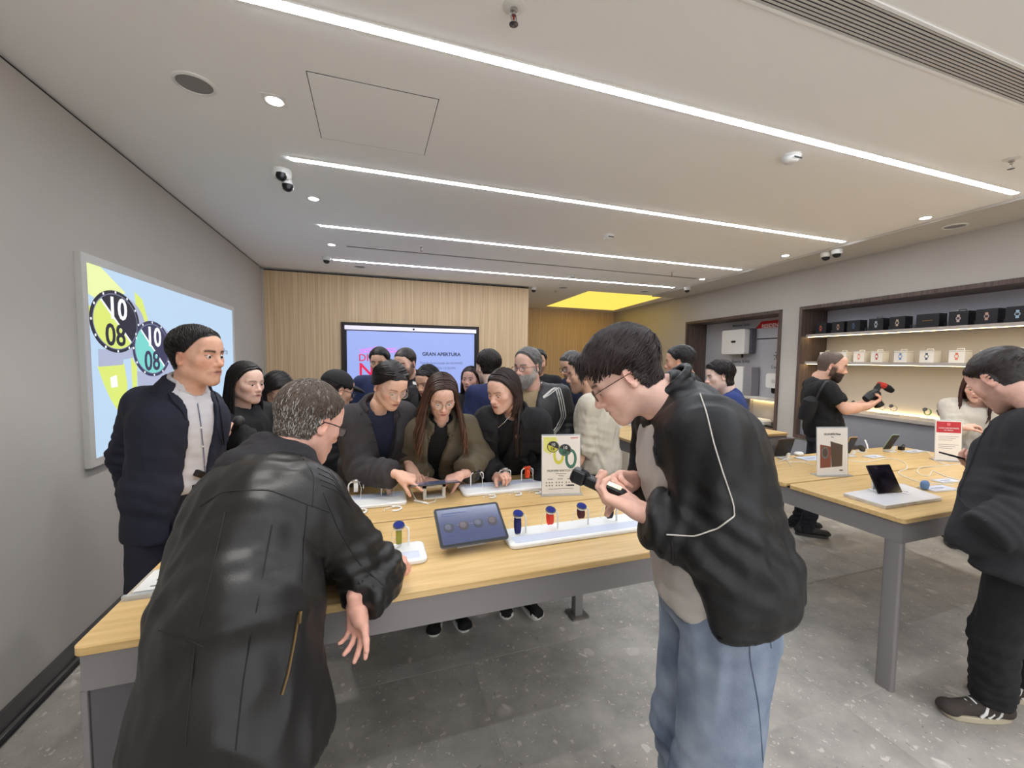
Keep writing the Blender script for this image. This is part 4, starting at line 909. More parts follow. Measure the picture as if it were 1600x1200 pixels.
class Field:
    """signed distance on a grid; shapes are blended in with smooth minimum"""
    def __init__(s, lo, hi, h):
        s.h = h; s.lo = np.array(lo, float); n = np.ceil((np.array(hi) - s.lo) / h).astype(int) + 2; s.n = n
        s.ax = [s.lo[i] + h * np.arange(n[i]) for i in range(3)]; s.d = np.full(n, 0.25, np.float32)
    def _sub(s, lo, hi, m):
        sl = []
        for i in range(3):
            a = int(max(0, math.floor((lo[i] - m - s.lo[i]) / s.h))); b = int(min(s.n[i], math.ceil((hi[i] + m - s.lo[i]) / s.h) + 1))
            if b - a < 2: return None, None
            sl.append(slice(a, b))
        return tuple(sl), (s.ax[0][sl[0]][:, None, None], s.ax[1][sl[1]][None, :, None], s.ax[2][sl[2]][None, None, :])
    def _mix(s, sl, e, k):
        d = s.d[sl]
        if k > 0: h = np.maximum(k - np.abs(d - e), 0) / k; s.d[sl] = np.minimum(d, e) - h * h * k * .25
        else: s.d[sl] = np.minimum(d, e)
    def _cutmix(s, sl, e, k):
        d = s.d[sl]; e = -e
        if k > 0: h = np.maximum(k - np.abs(d - e), 0) / k; s.d[sl] = np.maximum(d, e) + h * h * k * .25
        else: s.d[sl] = np.maximum(d, e)
    def cap(s, a, b, ra, rb=None, k=.02, cut=False):
        a = np.asarray(a, float); b = np.asarray(b, float); rb = ra if rb is None else rb; r = max(ra, rb)
        sl, g = s._sub(np.minimum(a, b) - r, np.maximum(a, b) + r, k + .03)
        if sl is None: return s
        ba = b - a; L = max(np.dot(ba, ba), 1e-9)
        px, py, pz = g[0] - a[0], g[1] - a[1], g[2] - a[2]
        t = np.clip((px * ba[0] + py * ba[1] + pz * ba[2]) / L, 0, 1)
        e = np.sqrt((px - t * ba[0]) ** 2 + (py - t * ba[1]) ** 2 + (pz - t * ba[2]) ** 2) - (ra + (rb - ra) * t)
        (s._cutmix if cut else s._mix)(sl, e, k); return s
    def ell(s, c, r, R=None, k=.02, cut=False):
        c = np.asarray(c, float); r = np.asarray(r, float) * np.ones(3); m = r.max()
        sl, g = s._sub(c - m, c + m, k + .03)
        if sl is None: return s
        q = [g[i] - c[i] for i in range(3)]
        if R is not None: R = np.asarray(R); q = [q[0] * R[0, j] + q[1] * R[1, j] + q[2] * R[2, j] for j in range(3)]
        a = np.sqrt((q[0] / r[0]) ** 2 + (q[1] / r[1]) ** 2 + (q[2] / r[2]) ** 2); b = np.sqrt((q[0] / r[0] ** 2) ** 2 + (q[1] / r[1] ** 2) ** 2 + (q[2] / r[2] ** 2) ** 2) + 1e-9
        (s._cutmix if cut else s._mix)(sl, a * (a - 1) / b, k); return s
    def loft(s, c0, c1, wd0, wd1, side, front, k=.03, p=2.4):
        """tapered tube of super-elliptic section between two centres"""
        c0 = np.asarray(c0, float); c1 = np.asarray(c1, float); m = max(*wd0, *wd1)
        sl, g = s._sub(np.minimum(c0, c1) - m, np.maximum(c0, c1) + m, k + .03)
        if sl is None: return s
        q = [g[i] - c0[i] for i in range(3)]; ba = c1 - c0; L = np.linalg.norm(ba); u = ba / L
        z = q[0] * u[0] + q[1] * u[1] + q[2] * u[2]; t = np.clip(z / L, 0, 1); sd = unit(side - u * np.dot(side, u)); fr = unit(front - u * np.dot(front, u) - sd * np.dot(front, sd))
        x = np.abs(q[0] * sd[0] + q[1] * sd[1] + q[2] * sd[2]); y = np.abs(q[0] * fr[0] + q[1] * fr[1] + q[2] * fr[2])
        w = wd0[0] + (wd1[0] - wd0[0]) * t; dd = wd0[1] + (wd1[1] - wd0[1]) * t
        r = ((x / w) ** p + (y / dd) ** p) ** (1 / p) + 1e-6; ln = np.sqrt(x * x + y * y); rad = np.where(ln > 1e-4, ln * (1 - 1 / r), -np.minimum(w, dd)); rad = np.maximum(rad, -np.minimum(w, dd))
        ax = np.maximum(np.maximum(-z, z - L), 0)
        e = np.where(ax > 0, np.sqrt(np.maximum(rad, 0) ** 2 + ax ** 2), rad); e = np.where((ax > 0) & (rad < 0), ax, e)
        s._mix(sl, e, k); return s
    def plane(s, p0, n, where=None):
        """keep the side the normal points away from"""
        n = unit(n); e = (s.ax[0][:, None, None] - p0[0]) * n[0] + (s.ax[1][None, :, None] - p0[1]) * n[1] + (s.ax[2][None, None, :] - p0[2]) * n[2]
        if where is None: s.d = np.maximum(s.d, e.astype(np.float32))
        else:
            c, r = where; m = ((s.ax[0][:, None, None] - c[0]) ** 2 + (s.ax[1][None, :, None] - c[1]) ** 2 + (s.ax[2][None, None, :] - c[2]) ** 2) < r * r
            s.d = np.where(m, np.maximum(s.d, e), s.d).astype(np.float32)
        return s
    def carve(s, fn):
        X = np.broadcast_to(s.ax[0][:, None, None], s.n); Y = np.broadcast_to(s.ax[1][None, :, None], s.n); Z = np.broadcast_to(s.ax[2][None, None, :], s.n)
        s.d = np.maximum(s.d, -fn(X, Y, Z)).astype(np.float32); return s
    def mesh(s):
        d = s.d.copy(); d[0] = d[-1] = .1; d[:, 0] = d[:, -1] = .1; d[:, :, 0] = d[:, :, -1] = .1
        sg = d < 0; n = s.n; c = np.zeros(n - 1, np.int8)
        for i in (0, 1):
            for j in (0, 1):
                for k in (0, 1): c += sg[i:n[0] - 1 + i, j:n[1] - 1 + j, k:n[2] - 1 + k]
        act = (c > 0) & (c < 8); I = np.argwhere(act); idx = np.full(n - 1, -1, np.int64); idx[act] = np.arange(len(I))
        acc = np.zeros((len(I), 3)); cnt = np.zeros(len(I)); C = [(i, j, k) for i in (0, 1) for j in (0, 1) for k in (0, 1)]
        val = {q: d[I[:, 0] + q[0], I[:, 1] + q[1], I[:, 2] + q[2]] for q in C}
        for q in C:
            for a in range(3):
                if q[a] == 0:
                    q2 = list(q); q2[a] = 1; v0, v1 = val[q], val[tuple(q2)]; cr = (v0 < 0) != (v1 < 0); t = np.where(cr, v0 / np.where(cr, v0 - v1, 1), 0)
                    p = np.tile(np.array(q, float), (len(I), 1)); p[:, a] = t; acc += p * cr[:, None]; cnt += cr
        V = s.lo + s.h * (I + acc / np.maximum(cnt, 1)[:, None]); Q = []
        for a in range(3):
            b, e = (a + 1) % 3, (a + 2) % 3; s0 = np.moveaxis(sg, a, 0); ch = s0[:-1] != s0[1:]; ch = np.moveaxis(ch, 0, a)
            E = np.argwhere(ch); E = E[(E[:, b] > 0) & (E[:, e] > 0) & (E[:, b] < n[b] - 1) & (E[:, e] < n[e] - 1)]
            def cell(db, de): q = E.copy(); q[:, b] += db; q[:, e] += de; return idx[q[:, 0], q[:, 1], q[:, 2]]
            f = np.stack([cell(-1, -1), cell(0, -1), cell(0, 0), cell(-1, 0)], 1); fl = sg[E[:, 0], E[:, 1], E[:, 2]]; f[~fl] = f[~fl][:, ::-1]; Q.append(f)
        Q = np.vstack(Q); return V, Q[(Q >= 0).all(1)]
def lap(V, Q, it=2, lam=.5):
    e = np.vstack([Q[:, [0, 1]], Q[:, [1, 2]], Q[:, [2, 3]], Q[:, [3, 0]]]); n = len(V); a = np.concatenate([e[:, 0], e[:, 1]]); b = np.concatenate([e[:, 1], e[:, 0]]); c = np.bincount(a, minlength=n)[:, None] + 1e-9
    for _ in range(it):
        m = np.stack([np.bincount(a, V[b, i], n) for i in range(3)], 1) / c; V = V + lam * (m - V)
    return V
def normals(V, Q):
    fn = np.cross(V[Q[:, 2]] - V[Q[:, 0]], V[Q[:, 3]] - V[Q[:, 1]]); N = np.stack([np.bincount(Q.ravel(), np.repeat(fn[:, i], 4), len(V)) for i in range(3)], 1); return N / (np.linalg.norm(N, axis=1)[:, None] + 1e-12)
def quadmesh(name, V, Q, m, parent, col=None, org=None, smooth=True):
    if org is not None: V = V - org
    me = bpy.data.meshes.new(name); Q = np.asarray(Q); k = Q.shape[1]
    me.vertices.add(len(V)); me.vertices.foreach_set('co', V.astype(np.float32).ravel()); me.loops.add(Q.size); me.loops.foreach_set('vertex_index', Q.astype(np.int32).ravel())
    me.polygons.add(len(Q)); me.polygons.foreach_set('loop_start', (np.arange(len(Q)) * k).astype(np.int32))
    me.update(calc_edges=True)
    if smooth: me.polygons.foreach_set('use_smooth', np.ones(len(Q), bool))
    if col is not None:
        a = me.color_attributes.new('Col', 'FLOAT_COLOR', 'POINT'); a.data.foreach_set('color', np.column_stack([col, np.ones(len(V))]).astype(np.float32).ravel())
    return link(name, me, m, parent)

# ---- head template: x right, y forward, z up, origin between the ears; chin at -0.115, crown at 0.125
def head_template(fem, h):
    F = Field((-.115, -.14, -.23), (.115, .15, .15), h); J = .92 if fem else 1.0
    F.ell((0, -.016, .035), (.077, .098, .089), k=.01); F.ell((0, .03, -.025), (.061 * (.97 if fem else 1), .062, .085), k=.03)
    for s in (-1, 1):
        F.cap((s * .05 * J, -.005, -.055), (s * .014, .066, -.100 if not fem else -.096), .021 * J, .019 * J, k=.03)
        F.ell((s * .043, .054, -.016), (.021, .02, .018), k=.03)
        F.cap((s * .012, .083, .024), (s * .046, .068, .024), .0105 if not fem else .0085, .009, k=.02)
    F.ell((0, .075, -.101 if not fem else -.096), (.018 * J, .016, .015), k=.02)
    F.ell((0, .066, .058), (.046, .026, .034), k=.03)
    for s in (-1, 1): F.ell((s * .033, .0965 + .002 * fem, .004), (.0185, .0145, .0125), k=.014, cut=True)
    for s in (-1, 1): F.ell((s * .032, .0715, .002), (.0138, .0145, .0150), k=.005)
    nl = .9 if fem else 1.0
    F.cap((0, .086, .012), (0, .108 * (1 - .01 * fem), -.028), .0072 * nl, .0105 * nl, k=.014); F.ell((0, .107, -.031), (.0115 * nl, .011, .0095), k=.01)
    for s in (-1, 1): F.ell((s * .0125 * nl, .096, -.034), (.0085, .0095, .0075), k=.008); F.ell((s * .007, .1, -.0415), (.0035, .005, .003), k=.004, cut=True)
    F.ell((0, .082, -.062), (.026, .017, .022), k=.02)
    F.cap((-.02, .089, -.0585), (.02, .089, -.0585), .0052, k=.006); F.cap((0, .0945, -.057), (0, .0945, -.057), .006, k=.008)
    F.cap((-.017, .0885, -.0695), (.017, .0885, -.0695), .0062, k=.006)
    F.cap((-.022, .098, -.0637), (.022, .098, -.0637), .0022, k=.004, cut=True)
    for s in (-1, 1):
        R = rot('Z', -s * 24) @ rot('X', -8)
        F.ell((s * .079, -.012, -.004), (.0065, .019, .031), R, k=.006); F.ell((s * .0865, -.006, -.003), (.0055, .0115, .020), R, k=.005, cut=True)
        F.ell((s * .079, -.006, -.030), (.006, .009, .009), k=.006)
    nr = .048 if fem else .057
    F.cap((0, -.028, -.03), (0, -.046, -.2), nr, nr * 1.04, k=.03)
    V, Q = F.mesh(); V = lap(V, Q, 1, .35); return V, Q
HEADS = {}
def head_mesh(fem, h):
    key = (fem, h)
    if key not in HEADS: HEADS[key] = head_template(fem, h)
    return HEADS[key]
def sstep(a, b, x): t = np.clip((x - a) / (b - a), 0, 1); return t * t * (3 - 2 * t)
def hairline(y, recede=0.0, nape=-.07):
    return np.interp(y, [-.13, -.03, -.022, .004, .03, .05, .062, .08], [nape, nape + .01, -.015, .0, .03, .058, .07, .072]) + recede * sstep(.0, .06, y)
def scalp_mask(V, recede=0., nape=-.07, soft=.012):
    z0 = hairline(V[:, 1], recede, nape) + .010 * np.exp(-(V[:, 0] / .03) ** 2) * sstep(.03, .07, V[:, 1]); ear = np.exp(-((V[:, 1] + .008) / .022) ** 2 - ((V[:, 2] + .004) / .034) ** 2) * (np.abs(V[:, 0]) > .068)
    m = sstep(0, soft, V[:, 2] - z0) * (1 - np.clip(ear * 1.6, 0, 1)); return m * (V[:, 2] > -.12)
def blob(V, c, r): return np.exp(-(((V - np.array(c)) / np.array(r)) ** 2).sum(1))
def head_colors(V, o):
    skin = np.array(lin(o.get('skin', (206, 158, 132)))); C = np.tile(skin, (len(V), 1)); fem = o.get('fem', False); hc = np.array(lin(o.get('hair', (40, 32, 28))))
    def mixc(c, w): 
        nonlocal C; w = np.clip(w, 0, 1)[:, None]; C = C * (1 - w) + np.array(c) * w
    ax = np.abs(V); S = np.column_stack([ax[:, 0], V[:, 1], V[:, 2]])
    mixc(skin * np.array([1.04, .80, .76]), .55 * blob(S, (.042, .07, -.028), (.024, .04, .022)) + .6 * blob(V, (0, .115, -.03), (.014, .02, .012)) + .55 * blob(S, (.085, -.01, 0), (.012, .03, .035)))
    mixc(skin * np.array([.78, .68, .66]), .35 * blob(S, (.032, .09, .003), (.019, .03, .010)))
    lip = np.array(lin((176, 98, 92) if fem else (172, 112, 100))) * .9 + .1 * skin
    mixc(lip, 1.5 * blob(S, (.0, .1, -.064), (.019, .03, .0085)) * (V[:, 1] > .07)); mixc(lip * .35, 1.3 * blob(S, (.0, .1, -.0637), (.02, .03, .0017)) * (V[:, 1] > .07))
    bc = hc * .8 + skin * .1; th = .0036 if fem else .005
    bz = .0265 - ((S[:, 0] - .036) / .03) ** 2 * .006
    mixc(bc, (.75 if fem else 1.1) * np.exp(-((V[:, 2] - bz) / th) ** 2) * sstep(.009, .016, S[:, 0]) * (1 - sstep(.048, .055, S[:, 0])) * (V[:, 1] > .045))
    mixc(np.array(lin((30, 22, 20))), .8 * np.exp(-((V[:, 2] - .0085 + ((S[:, 0] - .032) / .02) ** 2 * .004) / .0016) ** 2) * (np.abs(S[:, 0] - .032) < .016) * (V[:, 1] > .065))
    b = o.get('beard', 0)
    if b: 
        bcol = np.array(lin(o.get('beardc', (60, 48, 42))))
        reg = sstep(-.036, -.05, V[:, 2]) * sstep(.0, .02, V[:, 1]) * (1 - sstep(-.105, -.14, V[:, 2]) * (V[:, 1] < .03)) * (1 - .85 * np.clip(1.6 * blob(S, (0, .1, -.0635), (.018, .04, .008)), 0, 1))
        side = sstep(.045, .06, S[:, 0]) * sstep(.02, -.02, V[:, 2]) * sstep(-.012, -.002, V[:, 1]) * sstep(-.1, -.085, V[:, 2]) * (1 - sstep(.03, .05, V[:, 1]))
        mixc(bcol, b * np.maximum(reg, side))
    if o.get('scalp', 1): mixc(hc * .85 + skin * (.06 if o.get('scalp', 1) == 1 else .4), .95 * scalp_mask(V, o.get('recede', 0), o.get('nape', -.07)))
    return C
def tri_strand(path, r0, r1, widthdir=None, flat=.45):
    """flat tapered lock of hair; returns vertices and quads"""
    P = np.asarray(path); m = len(P); T = np.gradient(P, axis=0); T /= np.linalg.norm(T, axis=1)[:, None] + 1e-9; w = np.cross(T, widthdir if widthdir is not None else [0, 0, 1.]); w /= np.linalg.norm(w, axis=1)[:, None] + 1e-9; u = np.cross(w, T)
    t = np.linspace(0, 1, m); R = (r0 * (1 - t ** 2) + r1 * t ** 2)[:, None]
    ring = [P + w * R, P + u * R * flat, P - w * R]; V = np.stack(ring, 1).reshape(-1, 3); Q = []
    for i in range(m - 1):
        for j in (0, 1): Q.append((i * 3 + j, i * 3 + j + 1, (i + 1) * 3 + j + 1, (i + 1) * 3 + j))
        Q.append((i * 3 + 2, i * 3, (i + 1) * 3, (i + 1) * 3 + 2))
    return V, np.array(Q)
class HairAcc:
    def __init__(s): s.V = []; s.Q = []; s.C = []; s.n = 0
    def add(s, V, Q, c): s.V.append(V); s.Q.append(np.asarray(Q) + s.n); s.C.append(np.tile(c, (len(V), 1)) if np.ndim(c) == 1 else c); s.n += len(V)
def hair_shell(fem, h, o, hacc, hc, rs):
    """cap of hair grown from the scalp"""
    V, Q = head_mesh(fem, h); N = normals(V, Q); m = scalp_mask(V, o.get('recede', 0), o.get('nape', -.07), o.get('soft', .03)); th = o.get('thick', .012)
    topw = sstep(-.02, .07, V[:, 2]); side = o.get('side', .5)
    tt = th * (side + (1 - side) * topw) * m + .0008
    if o.get('quiff'): tt = tt + o['quiff'] * sstep(.0, .07, V[:, 1]) * sstep(.05, .09, V[:, 2]) * m
    W = V + N * (tt + m * th * o.get('lump', .22) * noise3(V * o.get('nf', 55.)))[:, None]
    keep = (m[Q] > .04).all(1); q = Q[keep]; used = np.unique(q); mp = np.full(len(V), -1); mp[used] = np.arange(len(used))
    vc = hc * (1 + .55 * noise3(V[used] * np.array([160, 60, 160])))[:, None]
    if o.get('grey'):
        g = np.array(lin((150, 144, 138))); k = np.clip(o['grey'] * (.5 + 1.4 * noise3(V[used] * 140)) * (1.2 - topw[used]), 0, 1)[:, None]; vc = vc * (1 - k) + g * k
    hacc.add(W[used], mp[q], np.clip(vc, .002, 1)); return W, N, m
def strands_short(W, N, m, o, hacc, hc, rs, n=900):
    cand = np.where(m > .25)[0]; L = o.get('len', .03); crown = np.array([0, -.05, .12])
    for i in rs.choice(cand, n):
        p = W[i]; nn = N[i]; st = o.get('flow', 'down')
        f = p - crown
        if st == 'forward': f = np.array([p[0] * .6, .09, -.02 if p[1] < .05 else -.08])
        elif st == 'side': f = np.array([.07, .05, -.01]) + f * .3
        elif st == 'back': f = np.array([p[0] * .4, -.08, -.02])
        sidek = .4 if (abs(p[0]) > .052 and p[2] < .05 and o.get('ears')) else 1.0; f = f + rs.normal(size=3) * .02 * o.get('mess', 1.0); f = unit(f - nn * np.dot(f, nn)) + nn * o.get('lift', .25); dz = p[2] - hairline(np.array([p[1]]), o.get('recede', 0), o.get('nape', -.07))[0]; l = L * sidek * rs.uniform(.6, 1.25) * ((.45 + .55 * sstep(-.02, .06, p[2])) if not o.get('even') else 1) * (np.clip(dz / .055, .22, 1) if not (o.get('fringe') and p[1] > .035) else 1)
        g = np.array([0, .0, -1]) * l * o.get('fall', .1); c = rs.uniform(.0, 1, 2)
        path = [p - nn * o.get('root', .0015) + f * l * t + g * t * t - nn * l * .35 * t * t for t in (0, .35, .7, 1)]
        v, q = tri_strand(path, o.get('sw', .0036), .0012, nn); k = rs.uniform(.7, 1.35)
        cc = hc * k
        if o.get('grey') and rs.rand() < o['grey'] * (1.15 - sstep(-.02, .08, p[2])): cc = np.array(lin((168, 162, 156))) * rs.uniform(.6, 1.1)
        hacc.add(v, q, np.clip(cc, .002, 1))
def strands_long(o, hacc, hc, rs, n=240):
    """parted long hair: each lock runs over the skull and then hangs"""
    L = o.get('length', .32); part_x = o.get('part', 0.0); tip = np.array(lin(o.get('tip', o.get('hair', (40, 32, 28)))))
    hang = o.get('hang', np.array([0, 0, -1.])); behind = o.get('behind', .35)
    for i in range(n):
        s = 1 if i % 2 else -1; a = rs.uniform(0, 1); y0 = .062 - .15 * a; rr = rs.uniform(.0, .014) + .004
        z0 = .035 + .087 * math.sqrt(max(0, 1 - ((y0 + .016) / .1) ** 2)); P = []
        yend = np.interp(a, [0, .35, 1], [.035 if o.get('framing', True) else -.01, -.02, -.085]) + rs.normal() * .006; xend = s * np.interp(a, [0, .5, 1], [.078, .088, .05])
        for t in np.linspace(0, 1, 6):
            ang = t * math.pi / 2; x = part_x * (1 - t) + (xend - part_x) * math.sin(ang); z = -.02 + (z0 + .02) * math.cos(ang) ** .9; y = y0 + (yend - y0) * t
            q = np.array([x, y, z]); c = np.array([0, -.016, .02]); d = (q - c) / np.array([.079, .1, .1]); l = np.linalg.norm(d); d = (q - c); k = 1 / l if z > -.01 else max(1, 1 / l)
            P.append(c + d * k * (1 + rr / .09))
        base = P[-1]; ll = L * rs.uniform(.75, 1.05); wv = rs.uniform(0, 6.28); wa = o.get('wave', .008)
        out = np.array([s * .012, np.interp(a, [0, 1], [.012, -.02]), 0]) * o.get('flare', 1.0)
        for t in np.linspace(.15, 1, 7): P.append(base + hang * ll * t + out * math.sin(t * 1.6) + np.array([wa * math.sin(wv + 7 * t), wa * math.cos(wv + 6 * t), 0]) * t - np.array([s * .02, 0, 0]) * t * t * o.get('tuck', 1))
        v, q = tri_strand(P, rs.uniform(.006, .0095), .0015, np.array([0, 1., 0]) if abs(xend) > .06 else np.array([1., 0, 0]), .6); m_ = len(P); k = rs.uniform(.6, 1.5); tt = np.repeat(np.linspace(0, 1, m_), 3)[:, None] ** 1.5
        hacc.add(v, q, np.clip((hc * (1 - tt) + tip * tt) * k, .002, 1))

def strands_pulled(o, hacc, hc, rs, n=420):
    """hair combed over the skull to a knot"""
    c = np.array([0, -.016, .03]); rad = np.array([.079, .1, .092]); tgt = np.array(o.get('bun', (0, -.125, .0))); dt = unit((tgt - c) / rad); vol = o.get('vol', .10); px = o.get('part', .0)
    for i in range(n):
        a = rs.uniform(0, 1); s = 1 if i % 2 else -1
        if a < .45: y = rs.uniform(-.06, .066); p = np.array([px + s * .002, y, .12])          # from the parting
        else: t = rs.uniform(0, 1); y = .066 - .085 * t; p = np.array([s * (.012 + .07 * math.sin(t * 1.5)), y, float(hairline(np.array([y]))[0]) + .006 + .02 * (1 - t)])
        d0 = unit((p - c) / rad); side = np.array([s * .9, .1, -.05 if a < .45 else -.1]); P = []; lf_ = 1 + vol * rs.uniform(.45, 1.0)
        for t in np.linspace(0, 1, 9):
            d = unit(d0 * (1 - t) + dt * t + side * .9 * math.sin(math.pi * t) * (.6 if a < .45 else .25)); P.append(c + d * rad * (1.02 + (lf_ - 1.0) * math.sin(math.pi * min(1, t * .9 + .12))))
        P.append(tgt + rs.normal(size=3) * .008); v, q = tri_strand(P, rs.uniform(.005, .008), .003, np.array([0, 0, 1.]) if abs(P[4][0]) > .05 else np.array([1., 0, 0]), .6); hacc.add(v, q, np.clip(hc * rs.uniform(.6, 1.7), .002, 1))
# ---- hands
def hand_field(F, W, d, pn, side, curls, sc=1.0, thumb=(35, 25, 20), spread=6.0, taper=True):
    """palm and five fingers into a field; d along the hand, pn out of the palm, side +1 puts the thumb on the cross(d, pn) side"""
    d = unit(d); pn = unit(pn - d * np.dot(pn, d)); u = np.cross(d, pn) * side; S = sc
    F.cap(W - d * .03 * S, W + d * .012 * S, .026 * S, .024 * S, k=.015)
    bases = []
    for k, x in enumerate((.029, .010, -.009, -.027)):
        b = W + d * (.088, .093, .088, .079)[k] * S + u * x * S + pn * (.0, -.003, -.002, .002)[k] * S; bases.append(b)
        F.cap(W + d * .015 * S + u * x * .62 * S, b, .0145 * S, .0115 * S, k=.016)
    F.ell(W + d * .045 * S + u * .02 * S + pn * .012 * S, (.018 * S,) * 3, k=.02)
    for k in range(4):
        c = curls[k]; L = (.070, .079, .073, .056)[k] * S; sp = math.radians(spread * (1.2, .3, -.5, -1.4)[k]); dd = unit(d * math.cos(sp) + u * math.sin(sp)); p = bases[k]; a = 0; r = (.0094, .0096, .009, .0079)[k] * S
        for j, (ln, cv) in enumerate(zip((.46, .30, .24), c)):
            a += math.radians(cv); v = dd * math.cos(a) + pn * math.sin(a); q = p + v * L * ln; F.cap(p, q, r * (1, .93, .86)[j], r * (.93, .86, .76)[j], k=.004); p = q
    t0 = W + d * .022 * S + u * .024 * S + pn * .006 * S; a, b, c = (math.radians(x) for x in thumb)
    v = unit(d * math.cos(a) + u * math.sin(a) + pn * .35); q = t0 + v * .043 * S; F.cap(t0, q, .0145 * S, .0115 * S, k=.014)
    v2 = unit(v + pn * math.tan(b) * .7 + d * .15); q2 = q + v2 * .034 * S; F.cap(q, q2, .0108 * S, .0098 * S, k=.006)
    v3 = unit(v2 + pn * math.tan(c) * .7 + d * .2); F.cap(q2, q2 + v3 * .026 * S, .0098 * S, .0082 * S, k=.005)
CURL = dict(relaxed=[(18, 28, 15), (24, 34, 18), (30, 38, 20), (34, 40, 22)], fist=[(70, 95, 50), (75, 98, 52), (78, 98, 52), (80, 95, 50)], point=[(12, 8, 5), (72, 88, 45), (76, 90, 46), (80, 90, 46)],
            grip=[(48, 60, 32), (54, 62, 34), (58, 64, 36), (62, 62, 36)], flat=[(8, 8, 5), (6, 8, 5), (8, 10, 6), (12, 12, 8)], hold=[(30, 45, 25), (38, 52, 28), (44, 55, 30), (50, 55, 30)], droop=[(10, 22, 14), (22, 34, 20), (34, 42, 22), (42, 46, 24)])
M_skin = mat('skin', attr='Col', rough=.5, spec=.35, var=.05, vscale=60, bump=.05, bscale=300)
M_skin.node_tree.nodes['Principled BSDF'].inputs['Subsurface Weight'].default_value = .0
M_hair = mat('hair', attr='Col', rough=.45, spec=.4, var=.22, vscale=500, bump=.12, bscale=600)
M_eye = mat('eye_white', (214, 206, 200), .2); M_iris = mat('eye_iris', (40, 26, 20), .1)
M_lens = mat('glasses_lens', (250, 252, 255), .05, alpha=.10); M_gold = mat('wire_metal', (176, 150, 120), .3, metal=.9)
def frame_of(fwd, up=(0, 0, 1)):
    f = unit(fwd); r = unit(np.cross(f, up)); return np.column_stack([r, f, np.cross(r, f)])
def dirv(yaw, pitch=0): y, p = math.radians(yaw), math.radians(pitch); return V3(math.cos(y) * math.cos(p), math.sin(y) * math.cos(p), math.sin(p))
_eyeme = {}
def add_eyes(root, Mh, hs, o, org):
    if 'w' not in _eyeme:
        _eyeme['w'] = MB().lathe([(.0005, -.0118)] + [(.0118 * math.sin(a), -.0118 * math.cos(a)) for a in np.linspace(.25, math.pi - .25, 9)] + [(.0005, .0118)], 16, axis=1).mesh('eye', True); _eyeme['w'].materials.append(M_eye)
        _eyeme['i'] = MB().lathe([(.0056, 0), (.005, .0013), (.0005, .0018)], 14, axis=2).xf(rot('X', -90)).mesh('iris', True); _eyeme['i'].materials.append(M_iris)
    dn = o.get('gaze', 0.0)
    for s in (-1, 1):
        e = bpy.data.objects.new('eye', _eyeme['w']); COL.objects.link(e); e.parent = root
        mm = Matrix((Mh * hs).tolist()).to_4x4(); mm.translation = Vector(o['_hc'] + (Mh * hs) @ V3(s * .032, .0749, .0012) - org); e.matrix_local = mm
        i = bpy.data.objects.new('iris', _eyeme['i']); COL.objects.link(i); i.parent = e; i.location = (.0112 * o.get('gazex', 0), .0112 * math.cos(math.radians(dn)), -.0112 * math.sin(math.radians(dn))); i.rotation_euler = (math.radians(-dn), 0, 0)
def add_glasses(root, Mh, hs, hc, org, m, kind='round', r=.0013, lenses=True):
    A = Mh * hs
    def T(p): return A @ np.asarray(p, float) + hc - org
    g = MB(); w, hh = (.0225, .0195) if kind == 'round' else (.024, .016); pw = 2.2 if kind == 'round' else 3.2
    rings = []
    for s in (-1, 1):
        ring = []
        for a in np.linspace(0, 2 * math.pi, 21)[:-1]:
            ca, sa = math.cos(a), math.sin(a); ring.append((s * .0315 + w * np.sign(ca) * abs(ca) ** (2 / pw), .1035 - .10 * abs(s * .0315 + w * ca - 0) ** 1.0 * .22, -.001 + hh * np.sign(sa) * abs(sa) ** (2 / pw)))
        rings.append(ring); g.tube([T(p) for p in ring + ring[:2]], r * hs, 5, False)
        g.tube([T(p) for p in ((s * .0545, .096, .006), (s * .07, .07, .007), (s * .083, .02, .006), (s * .084, -.012, .004), (s * .082, -.03, -.015))], r * hs * .9, 5)
    g.tube([T(p) for p in ((-.01, .101, .001), (-.004, .105, .005), (.004, .105, .005), (.01, .101, .001))], r * hs, 5)
    o = part('glasses', g, m, root, True)
    if lenses:
        for ring in rings: part('lens', MB().add([T(p) for p in ring] + [T(np.array(p) - np.array([0, .0006, 0])) for p in ring], [tuple(range(20)), tuple(range(39, 19, -1))] + [(i, (i + 1) % 20, 20 + (i + 1) % 20, 20 + i) for i in range(20)]), M_lens, o)

# ---- the whole figure
def cloth_mat(name, rgb, rough=.85, bump=.25, bscale=350, var=.08, vscale=10, **k): return mat('cloth_' + name, rgb, rough, bump=bump, bscale=bscale, var=var, vscale=vscale, **k)
def folds(V, Q, amp, freq=16., axis=None, ctr=(), seed=0.0, sm=1):
    N = normals(V, Q); st = np.array([1, 1, .45]) if axis is None else np.array(axis)
    p = V * st * freq + seed; wv = np.stack([noise3(p * .7 + 9), noise3(p * .7 + 21), noise3(p * .7 + 37)], 1); n = noise3(p + 1.1 * wv); rid = 1 - 2 * np.abs(n); d = rid * .7 + noise3(p * 2.1 + 5) * .5
    w = np.full(len(V), .7)
    ring = np.zeros(len(V))
    for q in ctr:
        g = np.exp(-((V - q[0]) ** 2).sum(1) / q[1] ** 2); w = w + q[2] * g
        if len(q) > 3: sc_ = (V - q[0]) @ unit(q[3]); ring = ring + q[4] * g * np.sin(sc_ * 2 * math.pi / q[5] + 5 * noise3(V * 7 + seed))
    return V + N * (amp * d * w + ring)[:, None]
